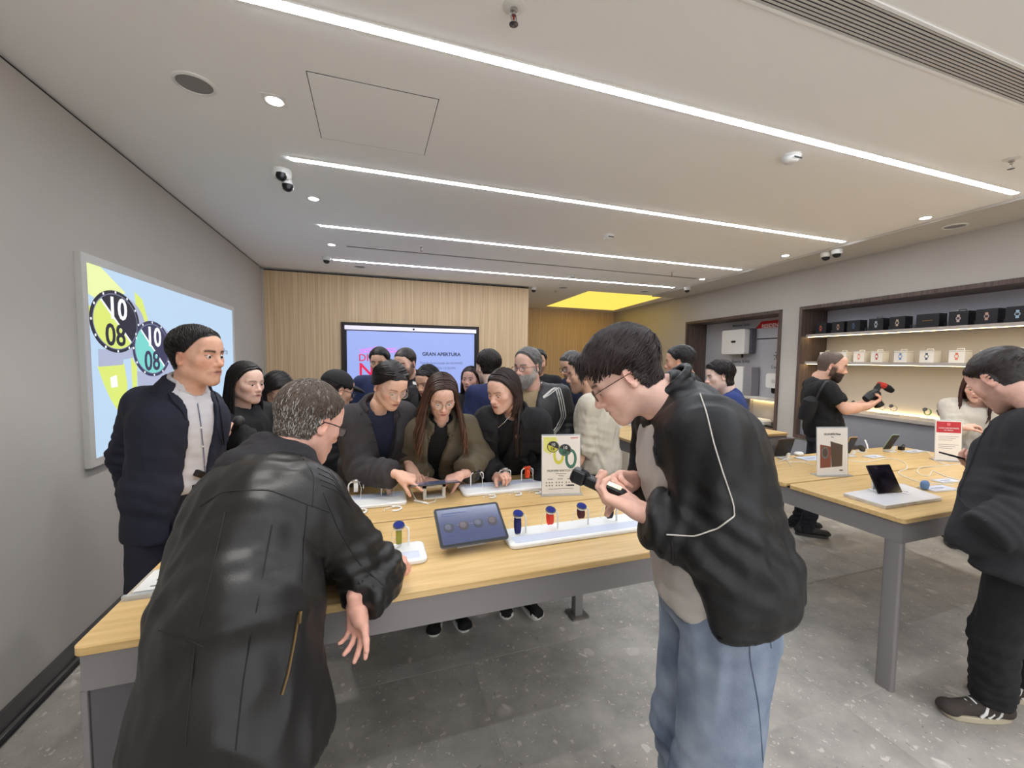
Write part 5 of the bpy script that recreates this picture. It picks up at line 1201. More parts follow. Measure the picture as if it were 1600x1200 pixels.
def person(label, head, hyaw, hpitch, byaw, pelvis=None, feet=None, hroll=0., fem=False, h=1.75, hs=1.0, arms=None, top=None, bottom=None, hair=None, face=None, res=.012, hres=.0034,
           hump=0., shw=None, glasses=None, shoes=None, cat='person', build=1.0, neck=None, extras=None, look=None, sh_drop=0., twist=0.):
    """one figure. head / pelvis / arm joints are room points; yaw in degrees, 0 = +x, 90 = +y"""
    S = h / 1.75; hc = np.asarray(head, float); face = dict(face or {}); face['fem'] = fem; hair = dict(hair or {}); face.setdefault('hair', hair.get('hair', (40, 32, 28)))
    for k in ('recede', 'nape'): 
        if k in hair: face[k] = hair[k]
    fw = dirv(hyaw, hpitch); Mh = frame_of(fw); 
    if hroll: Mh = Mh @ rot('Y', hroll)
    hsz = hs * (0.95 if fem else 1.0); bf = dirv(byaw); lf = V3(-bf[1], bf[0], 0)       # body front and left
    nk = np.asarray(neck, float) if neck is not None else hc + Mh @ V3(0, -.05, -.135) * hsz + V3(0, 0, -.018) - bf * .01
    if pelvis is None: pelvis = V3(nk[0], nk[1], .93 * S) - bf * .02
    pel = np.asarray(pelvis, float); up = unit(nk - pel)
    if feet is None: feet = V3(pel[0], pel[1], 0) + bf * .02
    feet = np.asarray(feet, float)
    root = thing('person', label, cat, (feet[0], feet[1], 0)); org = V3(feet[0], feet[1], 0)
    sd0 = lf; ctrl = (pel + nk) / 2 - unit(np.cross(np.cross(up, bf), up)) * hump
    ctrl = (pel + nk) / 2 - unit(bf - up * np.dot(bf, up)) * hump
    def sp(t): return (1 - t) ** 2 * pel + 2 * t * (1 - t) * ctrl + t * t * nk
    def spd(t): return unit(2 * (1 - t) * (ctrl - pel) + 2 * t * (nk - ctrl))
    TW = rot('Z', twist); cf = TW @ bf; cl = TW @ lf
    ws = (shw if shw else (.165 if fem else .185)) * S * build
    shc = sp(.93); SH = {'L': shc + cl * ws - up * .02 - V3(0, 0, sh_drop), 'R': shc - cl * ws - up * .02 - V3(0, 0, sh_drop)}
    arms = arms or {}; EL = {}; WR = {}; HD = {}
    for k, sg in (('L', 1), ('R', -1)):
        a = arms.get(k, 'down'); s0 = SH[k]
        if isinstance(a, str):
            if a == 'down': e = s0 + V3(0, 0, -.285 * S) + cl * sg * .045 - bf * .02; w = e + V3(0, 0, -.245 * S) + bf * .05 - cl * sg * .005; hd = dict(d=V3(0, 0, -1) + bf * .15, pn=-cl * sg, curl='relaxed')
            elif a == 'behind': e = s0 + V3(0, 0, -.27 * S) + cl * sg * .085 - bf * .085; w = e - cl * sg * .16 - bf * .09 + V3(0, 0, -.13); hd = dict(d=-cl * sg - V3(0, 0, .3), pn=-bf, curl='grip')
            elif a == 'pocket': e = s0 + V3(0, 0, -.27 * S) + cl * sg * .085 - bf * .07; w = e + bf * .13 - cl * sg * .06 + V3(0, 0, -.16); hd = dict(d=V3(0, 0, -1) + bf * .5, pn=-cl * sg, curl='relaxed')
            else: e = s0 + V3(0, 0, -.26 * S) + cl * sg * .06 + bf * .02; w = e + bf * .22 - cl * sg * .05 + V3(0, 0, .03); hd = dict(d=bf - cl * sg * .25, pn=-cl * sg + V3(0, 0, -.2), curl='hold')
        else:
            w = np.asarray(a['w'], float); hd = a
            if 'e' in a: e = np.asarray(a['e'], float)
            else:
                mid = (s0 + w) / 2; L1, L2 = .29 * S, .26 * S; D = np.linalg.norm(w - s0); hgt = math.sqrt(max(0, ((L1 + L2) / 2) ** 2 - (D / 2) ** 2)); hint = a.get('hint', V3(0, 0, -1) + cl * sg * .5 - bf * .3); hint = unit(hint - unit(w - s0) * np.dot(hint, unit(w - s0))); e = mid + hint * hgt
            if 'sh' in a: SH[k] = np.asarray(a['sh'], float)
        EL[k], WR[k], HD[k] = e, w, hd
    HIP = {'L': pel + lf * .085 * S - V3(0, 0, .03), 'R': pel - lf * .085 * S - V3(0, 0, .03)}; st = bottom.get('stance', .1) if bottom else .1
    AN = {'L': feet + lf * st * S + V3(0, 0, .085), 'R': feet - lf * st * S + V3(0, 0, .085)}
    if bottom and 'ankL' in bottom: AN['L'] = np.asarray(bottom['ankL'], float)
    if bottom and 'ankR' in bottom: AN['R'] = np.asarray(bottom['ankR'], float)
    KN = {}
    for k in 'LR':
        mid = HIP[k] * .48 + AN[k] * .52; KN[k] = mid + bf * (bottom or {}).get('knee', .03)
    # --- body: one continuous skin mesh (trunk and limbs coarse under the clothes, head and hands fine)
    skin = np.array(lin(face.get('skin', (206, 158, 132)))); allp = np.array([pel, nk] + [d[k] for d in (SH, EL, WR, HIP, KN, AN) for k in 'LR']); lo, hi = allp.min(0) - .2, allp.max(0) + .2; lo[2] = max(lo[2], .02)
    F = Field(lo, hi, .022); kf = .8 if not fem else .74
    for t0, t1, a, b in ((0, .3, (.135, .095), (.115, .085)), (.3, .7, (.115, .085), (.13, .09)), (.7, .95, (.13, .09), (.09, .065))): F.loft(sp(t0) - up * .02, sp(t1) + up * .02, tuple(x * S * kf * 1.1 for x in a), tuple(x * S * kf * 1.1 for x in b), cl, cf)
    F.cap(sp(.95), nk + up * .05, .045, .045, k=.02)
    bare = top.get('bare', {}) if isinstance(top, dict) else {}
    for k in 'LR':
        F.cap(sp(.9), SH[k], .04, .038, k=.02); F.cap(SH[k], EL[k], .036, .032, k=.02); F.cap(EL[k], WR[k], .033 if bare else .029, .024, k=.02); F.cap(HIP[k], KN[k], .062, .045, k=.03); F.cap(KN[k], AN[k], .04, .03, k=.02)
    V, Q = F.mesh(); Vs, Qs, Cs = [V], [Q], [np.tile(skin, (len(V), 1))]; n = len(V)
    if bare:
        for k in bare:
            F = Field(np.minimum(EL[k], WR[k]) - .1, np.maximum(EL[k], WR[k]) + .1, res * .7); F.cap(SH[k] * .3 + EL[k] * .7, EL[k], .047 * S, .041 * S, k=.02); F.cap(EL[k], EL[k] * .65 + WR[k] * .35, .041 * S, .043 * S, k=.02); F.cap(EL[k] * .65 + WR[k] * .35, WR[k], .043 * S, .028 * S, k=.02)
            V, Q = F.mesh(); Vs.append(V); Qs.append(Q + n); n += len(V); Cs.append(np.tile(skin, (len(V), 1)))
    Vh, Qh = head_mesh(fem, hres); A = Mh * hsz * np.array(face.get('shape', (1, 1, 1)))[None, :]; Vw = Vh @ A.T + hc
    Vs.append(Vw); Qs.append(Qh + n); n += len(Vw); Cs.append(head_colors(Vh, face))
    for k, sg in (('L', 1), ('R', -1)):
        hd = HD[k]
        if hd.get('curl') is None: continue
        d = unit(hd.get('d', WR[k] - EL[k])); pn = np.asarray(hd.get('pn', V3(0, 0, -1)), float); c = hd.get('curl', 'relaxed'); c = CURL[c] if isinstance(c, str) else c
        side = hd.get('side')
        if side is None: side = 1 if k == 'L' else -1      # thumb along cross(d, pn) for a left hand
        F = Field(WR[k] - .22, WR[k] + .22, hd.get('res', max(.003, res * .36))); hand_field(F, WR[k], d, pn, side, c, (.95 if fem else 1.05) * hd.get('sc', 1.0), hd.get('thumb', (40, 22, 18)), hd.get('spread', 6)); V, Q = F.mesh(); V = lap(V, Q, 1, .3)
        Vs.append(V); Qs.append(Q + n); n += len(V); cc = np.tile(skin * np.array([1.0, .94, .92]), (len(V), 1)); Cs.append(cc)
    quadmesh('body', np.vstack(Vs), np.vstack(Qs), M_skin, root, np.vstack(Cs), org)
    face['_hc'] = hc; add_eyes(root, Mh, hsz, face, org)
    rs = np.random.RandomState(int(abs(hc[0] * 1000 + hc[1] * 77)) % 100000)
    # --- hair
    if hair.get('style', 'short') != 'none':
        H = HairAcc(); hcol = np.array(lin(hair.get('hair', (40, 32, 28)))); W, N, m = hair_shell(fem, hres, hair, H, hcol, rs)
        if hair.get('style', 'short') == 'long': 
            hg = Mh.T @ V3(0, 0, -1); hg = unit(hg * .9 + hair.get('dirw', np.zeros(3)) @ Mh if 'dirw' in hair else hg); hair['hang'] = hg; strands_long(hair, H, hcol, rs, hair.get('n', 240))
        elif hair.get('style') == 'pulled': strands_pulled(hair, H, hcol, rs, hair.get('n', 420))
        elif hair.get('n', 700): strands_short(W, N, m, hair, H, hcol, rs, hair.get('n', 700))
        if hair.get('bun') is not None:
            b = np.array(hair['bun']); F = Field(b - .06, b + .06, .005); F.ell(b, (.028, .03, .03), k=.01); F.cap(b, b + V3(0, .03, .005), .02, .024, k=.02); v, q = F.mesh(); v = v + normals(v, q) * (.004 * noise3(v * 90))[:, None]; H.add(v, q, hcol)
        if hair.get('tail') is not None:
            for p_ in hair['tail']:
                for j in range(26):
                    jit = rs.normal(size=3) * .011; P = [np.array(q_) + jit * (.6 + .5 * i / len(p_)) for i, q_ in enumerate(p_)]; v, q = tri_strand(P, .007, .0015, V3(0, 1, 0), .6); H.add(v, q, np.clip(hcol * rs.uniform(.6, 1.6), 0, 1))
        Vv = np.vstack(H.V) @ A.T + hc; quadmesh('hair', Vv, np.vstack(H.Q), M_hair, root, np.vstack(H.C), org)
    if face.get('beardvol'):
        H = HairAcc(); V0, Q0 = head_mesh(fem, hres); N0 = normals(V0, Q0); bcol = np.array(lin(face.get('beardc', (60, 48, 42)))); ax = np.abs(V0[:, 0])
        reg = np.where((V0[:, 2] < -.045) & (V0[:, 1] > .02) & (V0[:, 2] > -.13) & ~((ax < .017) & (np.abs(V0[:, 2] + .0635) < .009)))[0]
        for i in rs.choice(reg, 700):
            f = unit(np.array([V0[i, 0] * .3, .4, -1])); f = unit(f - N0[i] * np.dot(f, N0[i])) + N0[i] * .5; l = face['beardvol'] * rs.uniform(.5, 1.1); v, q = tri_strand([V0[i] - N0[i] * .002 + f * l * t + V3(0, 0, -.4) * l * t * t for t in (0, .5, 1)], .0026, .0005, N0[i]); H.add(v, q, np.clip(bcol * rs.uniform(.6, 1.35), 0, 1))
        quadmesh('beard', np.vstack(H.V) @ A.T + hc, np.vstack(H.Q), M_hair, root, np.vstack(H.C), org)
    if glasses: add_glasses(root, Mh * np.array(face.get('shape', (1, 1, 1)))[None, :], hsz, hc, org, glasses[0], *glasses[1:])
    G = dict(root=root, org=org, sp=sp, spd=spd, pel=pel, nk=nk, up=up, bf=bf, lf=lf, cf=cf, cl=cl, SH=SH, EL=EL, WR=WR, HIP=HIP, KN=KN, AN=AN, S=S, Mh=Mh, hc=hc, hs=hsz, ws=ws, A=A, build=build, fem=fem)
    if bottom: trousers(G, bottom, res)
    for g in ([top] if isinstance(top, dict) else top or []): garment(G, g, g.get('res', res))
    shoes = shoes or dict(m=mat('plain_shoe', (38, 36, 36), .6), sole=mat('plain_sole', (70, 66, 64), .7), res=.011)
    if shoes: 
        for k in 'LR': shoe(G, k, shoes, AN[k], shoes.get('dir' + k, bf))
    return G
def trousers(G, b, res):
    S = G['S']; lo = np.minimum.reduce([G['AN'][k] for k in 'LR'] + [G['pel']]) - .25; hi = np.maximum.reduce([G['KN'][k] for k in 'LR'] + [G['pel']]) + .25; lo[2] = max(.0, lo[2]); F = Field(lo, hi, b.get('res', res)); w = b.get('w', 1.0); sp = G['sp']
    zc_ = b.get('cut', .05); 
    F.loft(G['pel'] - V3(0, 0, .1), sp(.12), (.16 * S * G['build'] * b.get('hipw', 1), .118 * S * G['build']), (.15 * S * G['build'], .108 * S * G['build']), G['lf'], G['bf'], k=.03)
    for k in 'LR':
        F.cap(G['HIP'][k] - V3(0, 0, .02), G['KN'][k], .088 * S * w ** .5, .064 * S * w, k=.03); F.cap(G['KN'][k], G['AN'][k] + V3(0, 0, b.get('cuff', -.03)), .064 * S * w, b.get('ank', .055) * S * w, k=.03)
    F.plane(sp(b.get('waist', .14)), G['spd'](.1)); F.plane(V3(0, 0, b.get('hem', .035)), V3(0, 0, -1)); V, Q = F.mesh(); V = lap(V, Q, 1, .4)
    V = folds(V, Q, b.get('fold', .007), 13, (1, 1, .35), [(G['KN'][k] - V3(0, 0, .05), .16, .5, V3(.2, 0, 1), .004, .07) for k in 'LR'] + [(G['AN'][k] + V3(0, 0, .05), .13, .8, V3(0, 0, 1), b.get('ring', .004), .05) for k in 'LR'] + [(G['pel'] - V3(0, 0, .1), .15, .5)]); quadmesh(b.get('name', 'trousers'), V, Q, b['m'], G['root'], None, G['org']); G.setdefault('gm', {})[b.get('name', 'trousers')] = (V, Q, normals(V, Q))
def garment(G, g, res):
    """upper garment: trunk, sleeves, collar, hem and front opening"""
    S = G['S']; sp, cl, cf, bf, lf = G['sp'], G['cl'], G['cf'], G['bf'], G['lf']; th = g.get('th', .02); B = G['build'] * g.get('wide', 1.0); fem = G['fem']
    pts = [G['pel'], G['nk']] + [d[k] for d in (G['SH'], G['EL'], G['WR']) for k in 'LR']; drop = g.get('hem', .0)
    pts.append(G['pel'] - V3(0, 0, drop)); pts = np.array(pts); lo, hi = pts.min(0) - .22, pts.max(0) + .22; lo[2] = max(lo[2], .02); F = Field(lo, hi, res)
    wst = .9 if fem else 1.0; fl = g.get('flare', 1.0)
    ST = [(0., .148, .112), (.3, .135 * wst, .102), (.68, .155 * (.95 if fem else 1), .117), (.86, .15 * (.93 if fem else 1), .1), (.97, .085, .07)]
    if 'st' in g: ST = g['st']
    tt = np.linspace(ST[0][0], ST[-1][0], 11); wi = np.interp(tt, [q[0] for q in ST], [q[1] for q in ST]); di = np.interp(tt, [q[0] for q in ST], [q[2] for q in ST])
    wi[1:-1] = (wi[:-2] + 2 * wi[1:-1] + wi[2:]) / 4; di[1:-1] = (di[:-2] + 2 * di[1:-1] + di[2:]) / 4
    for i in range(10):
        t0, t1 = tt[i], tt[i + 1]; e0, e1 = (th * (.5 if t > .9 else 1) for t in (t0, t1)); a0, a1 = sp(t0), sp(t1); ex = unit(a1 - a0) * .014
        F.loft(a0 - ex, a1 + ex, (wi[i] * S * B + e0, di[i] * S * B + e0), (wi[i + 1] * S * B + e1, di[i + 1] * S * B + e1), cl, cf, k=.035)
    hemc = None
    if drop > 0:
        hd = g.get('hemdir', V3(0, 0, -1)); p1 = G['pel'] + unit(hd) * (drop + .03) + g.get('hemoff', V3(0, 0, 0)); w0, d0 = ST[0][1], ST[0][2]; F.loft(sp(.16), p1, (w0 * S * B + th, d0 * S * B + th), (w0 * S * B * fl + th, d0 * S * B * fl + th * 1.2), lf, bf, k=.05); hemc = G['pel'] + unit(hd) * drop + g.get('hemoff', V3(0, 0, 0))
    for k in 'LR': F.cap(sp(.93), G['SH'][k], .058 * S + th * .5, g.get('shr', .052) * S + th * .6, k=.05)
    for q in g.get('add', []): F.cap(*q[0:4], k=q[4] if len(q) > 4 else .03)
    if hemc is not None: F.plane(hemc, g.get('hemn', g.get('hemdir', V3(0, 0, -1))))
    elif g.get('cutlow') is not None: F.plane(sp(g['cutlow']), -G['spd'](g['cutlow']))
    col = g.get('collar')
    nb = G['nk']; nax = unit(G['hc'] - nb + V3(0, 0, .05)); 
    if col:
        ch, cr = col; c0 = nb - nax * .035; c1 = nb + nax * ch; F.cap(c0, c1, cr + .012, cr, k=.03); F.plane(c1 - nax * .0, nax + bf * g.get('coltilt', .25), (c1 + nax * .03, cr + .05))
    # neck hole
    nh = g.get('neckhole', .05); F.cap(nb - nax * g.get('neckdeep', .02) + cf * g.get('neckfwd', .02), nb + nax * .2, nh, nh, k=.008, cut=True)
    if g.get('open'):
        # front opening: list of (t along spine, half width); measured in the chest frame
        op = g['open']; a, b_ = sp(0), sp(1.0); L = np.linalg.norm(b_ - a); u = unit(b_ - a); fr = unit(cf - u * np.dot(cf, u)); sd = np.cross(u, fr); ox = g.get('openx', 0.)
        ts = [q[0] for q in op]; wsx = [q[1] for q in op]; dep = g.get('opendeep', .0)
        def fn(X, Y, Z):
            px, py, pz = X - a[0], Y - a[1], Z - a[2]; t = (px * u[0] + py * u[1] + pz * u[2]) / L; x = px * sd[0] + py * sd[1] + pz * sd[2] - ox; y = px * fr[0] + py * fr[1] + pz * fr[2]; w = np.interp(t, ts, wsx); return np.maximum(np.abs(x) - w, dep - y)
        F.carve(fn)
    F2 = Field(lo, hi, res); cut = g.get('sleeve', 1.0)
    for k in 'LR':
        r1, r2, r3 = (x * S * g.get('slv', 1.0) + th * .7 for x in (.05, .043, .033)); e, w = G['EL'][k], G['WR'][k]; s0 = G['SH'][k]; F3 = Field(lo, hi, res)
        F3.cap(s0, e, r1, r2, k=.035)
        if cut > .5:
            f = (cut - .5) * 2; F3.cap(e, e + (w - e) * (f + .1), r2, r2 + (r3 * g.get('cuffw', 1.0) - r2) * f, k=.03); p = e + (w - e) * f; F3.plane(p - unit(w - e) * .004, w - e, (p + unit(w - e) * .06, .13))
        else: p = s0 + (e - s0) * cut * 2; F3.plane(p, e - s0, (p + (e - s0) * .5, .3))
        F2.d = np.minimum(F2.d, F3.d)
    hh = np.maximum(.04 - np.abs(F.d - F2.d), 0) / .04; F.d = (np.minimum(F.d, F2.d) - hh * hh * .01).astype(np.float32)
    for q in g.get('sub', []): F.cap(*q[0:4], k=q[4] if len(q) > 4 else .01, cut=True)
    V, Q = F.mesh(); V = lap(V, Q, 5, .5)
    rg = g.get('ring', .006); ctr = [(G['EL'][k] * .9 + G['SH'][k] * .1, .13, .8, G['WR'][k] - G['SH'][k], rg, .05) for k in 'LR'] + [(G['WR'][k] * .8 + G['EL'][k] * .2, .1, .3, G['WR'][k] - G['EL'][k], rg * .8, .042) for k in 'LR'] + [(sp(.12), .2, .2, G['up'] + G['lf'] * .3, rg * .6, .075)] + [(sp(.25), .16, .5)] + [(G['SH'][k] - V3(0, 0, .06), .09, .5) for k in 'LR']
    V = folds(V, Q, g.get('fold', .008), g.get('ff', 15), g.get('fax'), ctr, g.get('seed', 0.)); o = quadmesh(g.get('name', 'jacket'), V, Q, g['m'], G['root'], None, G['org'])
    G.setdefault('gm', {})[g.get('name', 'jacket')] = (V, Q, normals(V, Q)); return o
def collar_ring(G, r, h, m, a0=2.3, th=.008, lean=.15, res=.006, name='collar', fall=0., point=.02, amp=.004):
    """standing collar round the neck, open at the front"""
    nb = G['nk']; nax = unit(unit(G['hc'] - nb) * .5 + G['up'] * .6 + V3(0, 0, .3)); F = Field(nb - .2, nb + .2, res); bf, lf = G['bf'], G['lf']
    bk = unit(-bf + nax * np.dot(bf, nax)); sd = np.cross(nax, bk); n = 15; prev = None
    for a in np.linspace(-a0, a0, n):
        d = bk * math.cos(a) + sd * math.sin(a); hh = h * (.75 + .25 * math.cos(a)); p0 = nb + d * r - nax * .03; p1 = nb + d * (r * (1 - lean * .3)) + nax * hh
        if prev is not None:
            for t in np.linspace(0, 1, 5): F.cap(prev[0] * (1 - t) + prev[1] * t, p0 * (1 - t) + p1 * t, th, k=.012)
        p2 = nb + d * (r + .012 + fall * .35) + nax * (hh - fall - point * max(0, (abs(a) - a0 + .8) / .8))
        if fall and prev is not None:
            for t in np.linspace(0, 1, 6): F.cap(prev[1] * (1 - t) + prev[2] * t, p1 * (1 - t) + p2 * t, th * .9, k=.008)
        prev = (p0, p1, p2)
    V, Q = F.mesh(); V = lap(V, Q, 3, .5); V = folds(V, Q, amp, 20); quadmesh(name, V, Q, m, G['root'], None, G['org'])
def project(G, name, pts, off=.002, dens=6, toward=None):
    """run a polyline over a garment: nearest surface points, pushed out a little"""
    from mathutils.bvhtree import BVHTree
    key = '_bvh' + name
    if key not in G: V, Q, N = G['gm'][name]; G[key] = BVHTree.FromPolygons(V.tolist(), Q.tolist())
    out = []; P = np.array(pts, float)
    for i in range(len(P) - 1):
        for t in np.linspace(0, 1, dens, endpoint=(i == len(P) - 2)):
            p = P[i] * (1 - t) + P[i + 1] * t
            if toward is not None:
                d = unit(p - toward); hit = G[key].ray_cast(Vector(toward), Vector(d)); 
                if hit[0] is None: hit = G[key].find_nearest(Vector(p))
                loc, n = np.array(hit[0]), np.array(hit[1])
            else: hit = G[key].find_nearest(Vector(p)); loc, n = np.array(hit[0]), np.array(hit[1])
            if toward is not None and np.dot(n, toward - loc) < 0: n = -n
            out.append(loc + n * off)
    out = np.array(out)
    for _ in range(2): out[1:-1] = (out[:-2] + 2 * out[1:-1] + out[2:]) / 4
    return out
def line_on(G, name, pts, r, m, nm, off=.002, dens=8, toward=None, n=6): return part(nm, MB().tube(project(G, name, pts, off, dens, toward) - G['org'], r, n), m, G['root'], True)
def shoe(G, k, o, an, d):
    S = G['S']; d = unit(V3(d[0], d[1], 0)); c = V3(an[0], an[1], 0); s = V3(-d[1], d[0], 0); L = o.get('L', .27) * S; t = thing_part = None
    heel = c - d * .05 * S; toe = heel + d * (L - .055) * 1.0
    F = Field(np.minimum(heel, toe) - .1, np.maximum(heel, toe) + V3(.1, .1, .18), o.get('res', .007)); F.cap(heel + V3(0, 0, .05), heel + d * .08 + V3(0, 0, .055), .034, .039, k=.03); F.cap(heel + d * .07 + V3(0, 0, .055), toe + V3(0, 0, .035), .042, .030, k=.03); F.cap(toe - s * .012 + V3(0, 0, .032), toe + s * .012 + V3(0, 0, .032), .033, k=.02); F.cap(heel + V3(0, 0, .05), heel + d * .03 + V3(0, 0, .12), .034, .038, k=.03)
    F.plane(V3(0, 0, .022), V3(0, 0, -1)); F.plane(heel + V3(0, 0, .115), V3(0, 0, 1) - d * .2); V, Q = F.mesh(); V = lap(V, Q, 2, .4); sh = quadmesh('shoe', V, Q, o['m'], G['root'], None, G['org'])
    P = []
    for a in np.linspace(0, 2 * math.pi, 29)[:-1]:
        ca, sa = math.cos(a), math.sin(a); x = ca * L / 2; w = .042 + .008 * ca; P.append((heel + d * (L / 2 - .035) + d * x * .98 + s * w * np.sign(sa) * abs(sa) ** .7)[:2] - G['org'][:2])
    part('sole', MB().prism(P, 0.0, .026, .003), o['sole'], sh, True)
    if o.get('toe'): 
        F = Field(toe - .08, toe + .08, .006); F.cap(toe - s * .012 + V3(0, 0, .03), toe + s * .012 + V3(0, 0, .03), .034, k=.01); F.plane(V3(0, 0, .022), V3(0, 0, -1)); F.plane(toe + d * .0, -d); v, q = F.mesh(); quadmesh('toe_cap', v, q, o['toe'], sh, None, G['org'])
    if o.get('lace'):
        for j in range(4): p = heel + d * (.085 + j * .022) + V3(0, 0, .103 - .009 * j); part('lace', MB().tube([p - s * .022 - V3(0, 0, .006) - G['org'], p + V3(0, 0, .003) + d * .006 - G['org'], p + s * .022 - V3(0, 0, .006) - G['org']], .0035, 5), o['lace'], sh)
    if o.get('stripes'):
        for j in range(3):
            for sg in (-1, 1): p = heel + d * (.05 + j * .03) + s * sg * .043; part('stripe', MB().tube([p + V3(0, 0, .03) + d * .014 - s * sg * .004 - G['org'], p + V3(0, 0, .052) - G['org'], p - s * sg * .008 + V3(0, 0, .078) - d * .014 - G['org']], .0065, 6), o['stripes'], sh)
# ------------------------------------------------------------------ the people
P = at
M_leather = mat('black_leather', (31, 29, 28), .4, spec=.5, var=.12, vscale=5, bump=.06, bscale=220)
M_hood = cloth_mat('hood', (32, 30, 34)); M_seam = mat('leather_seam', (26, 24, 24), .6); M_zip = mat('zip_brass', (120, 98, 66), .35, metal=.8)
M_nylon = mat('black_nylon', (15, 15, 17), .5, var=.1, vscale=8, bump=.12, bscale=60); M_pipe = mat('white_piping', (196, 190, 182), .6)
M_tee = cloth_mat('tee_white', (186, 180, 174), var=.04); 
def denim(name, c, d):
    return mat(name, c, .85, var=.3, vscale=5, bump=.3, bscale=420, dark=d, vdetail=6)
M_denim = denim('blue_denim', (136, 146, 160), (76, 90, 116)); M_darkden = denim('dark_denim', (44, 44, 52), (30, 30, 36)); M_blackpant = cloth_mat('black_trousers', (30, 29, 31)); M_navypant = cloth_mat('navy_trousers', (30, 30, 42))
M_suit = cloth_mat('navy_suit', (28, 30, 46), .8, .15, 600); M_shirt = mat('pale_check_shirt', (206, 202, 204), .8, bump=.1, bscale=300, var=.04)
M_charcoal = cloth_mat('charcoal_wool', (62, 58, 60), .9, .35, 500); M_olive = cloth_mat('olive_wool', (104, 94, 76), .95, .4, 420); M_blk = cloth_mat('black_cloth', (28, 27, 29)); M_blkknit = cloth_mat('black_knit', (20, 19, 20)); M_navy = cloth_mat('navy_knit', (38, 46, 84)); M_navy2 = cloth_mat('dark_navy', (32, 36, 58))
M_puff = mat('black_puffer', (34, 34, 38), .4, bump=.3, bscale=30, var=.1); M_cream = cloth_mat('cream_linen', (206, 196, 178), .9, .3, 260, .06); M_tan = cloth_mat('tan_tee', (176, 152, 118)); M_coat = cloth_mat('charcoal_coat', (47, 46, 49), .92, .35, 420); M_creamknit = cloth_mat('cream_knit', (198, 190, 176), .95, .4, 220)
M_track = mat('track_jacket', (58, 57, 58), .5, var=.08, vscale=8, bump=.15, bscale=70); M_blue = cloth_mat('royal_blue', (50, 66, 124))
SK1 = (230, 185, 163); SK2 = (215, 170, 144); SK3 = (240, 205, 186); SK4 = (202, 154, 128)
BLK = (30, 24, 22); BRN = (58, 42, 34)
LOOSE = dict(sole=M_white, m=M_blk, res=.012)

# 1 man in the long leather jacket bending over the near table
G = person('person in long black leather jacket bending over the near table', P(484, 660, 1.38), 44, -24, 36, pelvis=P(372, 985, 1.0), feet=V3(-.33, .98, 0), neck=P(440, 738, 1.28), h=1.78, hs=1.05, res=.009, hres=.0028, hump=.06,
           arms={'R': dict(w=P(556, 944, 1.16), e=P(588, 898, 1.26), d=V3(.05, -.02, -1), pn=V3(-.55, -.75, .1), curl=[(6, 14, 8), (16, 24, 14), (30, 36, 20), (40, 40, 22)], thumb=(28, 10, 8), res=.0028, sc=.86), 'L': dict(w=onz(588, 884, .925), hint=V3(-.8, -.2, -.6), d=V3(.85, .25, -.12), pn=V3(0, 0, -1), curl='grip', res=.003)},
           face=dict(skin=(226, 175, 156), hair=(96, 84, 74)), hair=dict(hair=(86, 74, 64), thick=.011, side=.55, len=.017, n=5600, sw=.0015, grey=.25, root=-.0008, lift=.22, even=True, nape=-.075, mess=1.0, fall=.0, nf=60, lump=.1),
           bottom=dict(m=M_darkden, w=1.05, stance=.13), glasses=(M_black, 'square', .0021),
           top=[dict(m=M_leather, name='leather_jacket', th=.026, wide=1.08, hem=.25, hemdir=V3(-.06, -.04, -1), hemn=V3(0, .0, -1), flare=1.42, slv=1.18, cuffw=1.2, fold=.017, ff=9, sleeve=.93, neckhole=.062, shr=.055, hemr=.6),
                dict(m=M_hood, name='hoodie_neck', th=-.005, hem=0, cutlow=.45, sleeve=.51, slv=.7, collar=(.05, .066), neckhole=.05)])
g = G; nb = g['nk']
F = Field(nb - .24, nb + .24, .008); bk = -g['bf']; lf = g['lf']; up_ = g['up']
for a in np.linspace(-2.0, 2.0, 13):
    d0 = bk * math.cos(a) + lf * math.sin(a); p0 = nb + d0 * .088 + up_ * (.05 - .03 * abs(a)) + V3(0, 0, .015); F.cap(p0, p0 + up_ * .04 + V3(0, 0, .012) - d0 * .012, .04, .03, k=.03)
F.cap(nb + bk * .11 + up_ * .02 + lf * .08, nb + bk * .11 + up_ * .02 - lf * .08, .05, k=.05); F.cap(nb + bk * .135 - up_ * .05, nb + bk * .12 + up_ * .01, .045, .06, k=.05)
F.cap(nb + up_ * .0, g['hc'], .062, .06, k=.01, cut=True)
V, Q = F.mesh(); V = lap(V, Q, 2); V = folds(V, Q, .012, 14, (1, 1, 2.2)); quadmesh('hood', V, Q, M_hood, g['root'], None, g['org'])
def bline(pxs, D, nm, r, m, name='leather_jacket', G_=None, off=.0004): 
    return line_on(G_ or G, name, [P(x, y, D) for x, y in pxs], r, m, nm, off, 8, EYE)
bline([(312, 792), (350, 768), (420, 765), (480, 788), (515, 800)], 1.1, 'yoke_seam', .0018, M_seam); bline([(352, 800), (330, 900), (305, 1000), (290, 1165)], 1.0, 'back_seam', .0016, M_seam)
bline([(425, 820), (405, 930), (380, 1060), (368, 1172)], 1.0, 'back_seam', .0016, M_seam); bline([(248, 985), (285, 995), (318, 1010)], 1.0, 'waist_seam', .0016, M_seam)
bline([(505, 770), (530, 830), (560, 880), (600, 915)], 1.1, 'sleeve_seam', .0016, M_seam); bline([(480, 790), (475, 850), (472, 930)], 1.0, 'side_seam', .0016, M_seam); bline([(470, 710), (492, 745), (488, 790)], 1.1, 'shoulder_seam', .0016, M_seam)
bline([(466, 960), (458, 1010), (449, 1055), (440, 1085)], 1.0, 'pocket_zip', .003, M_zip, off=.002); bline([(467, 955), (466, 972)], 1.0, 'zip_pull', .0045, M_zip, off=.005)
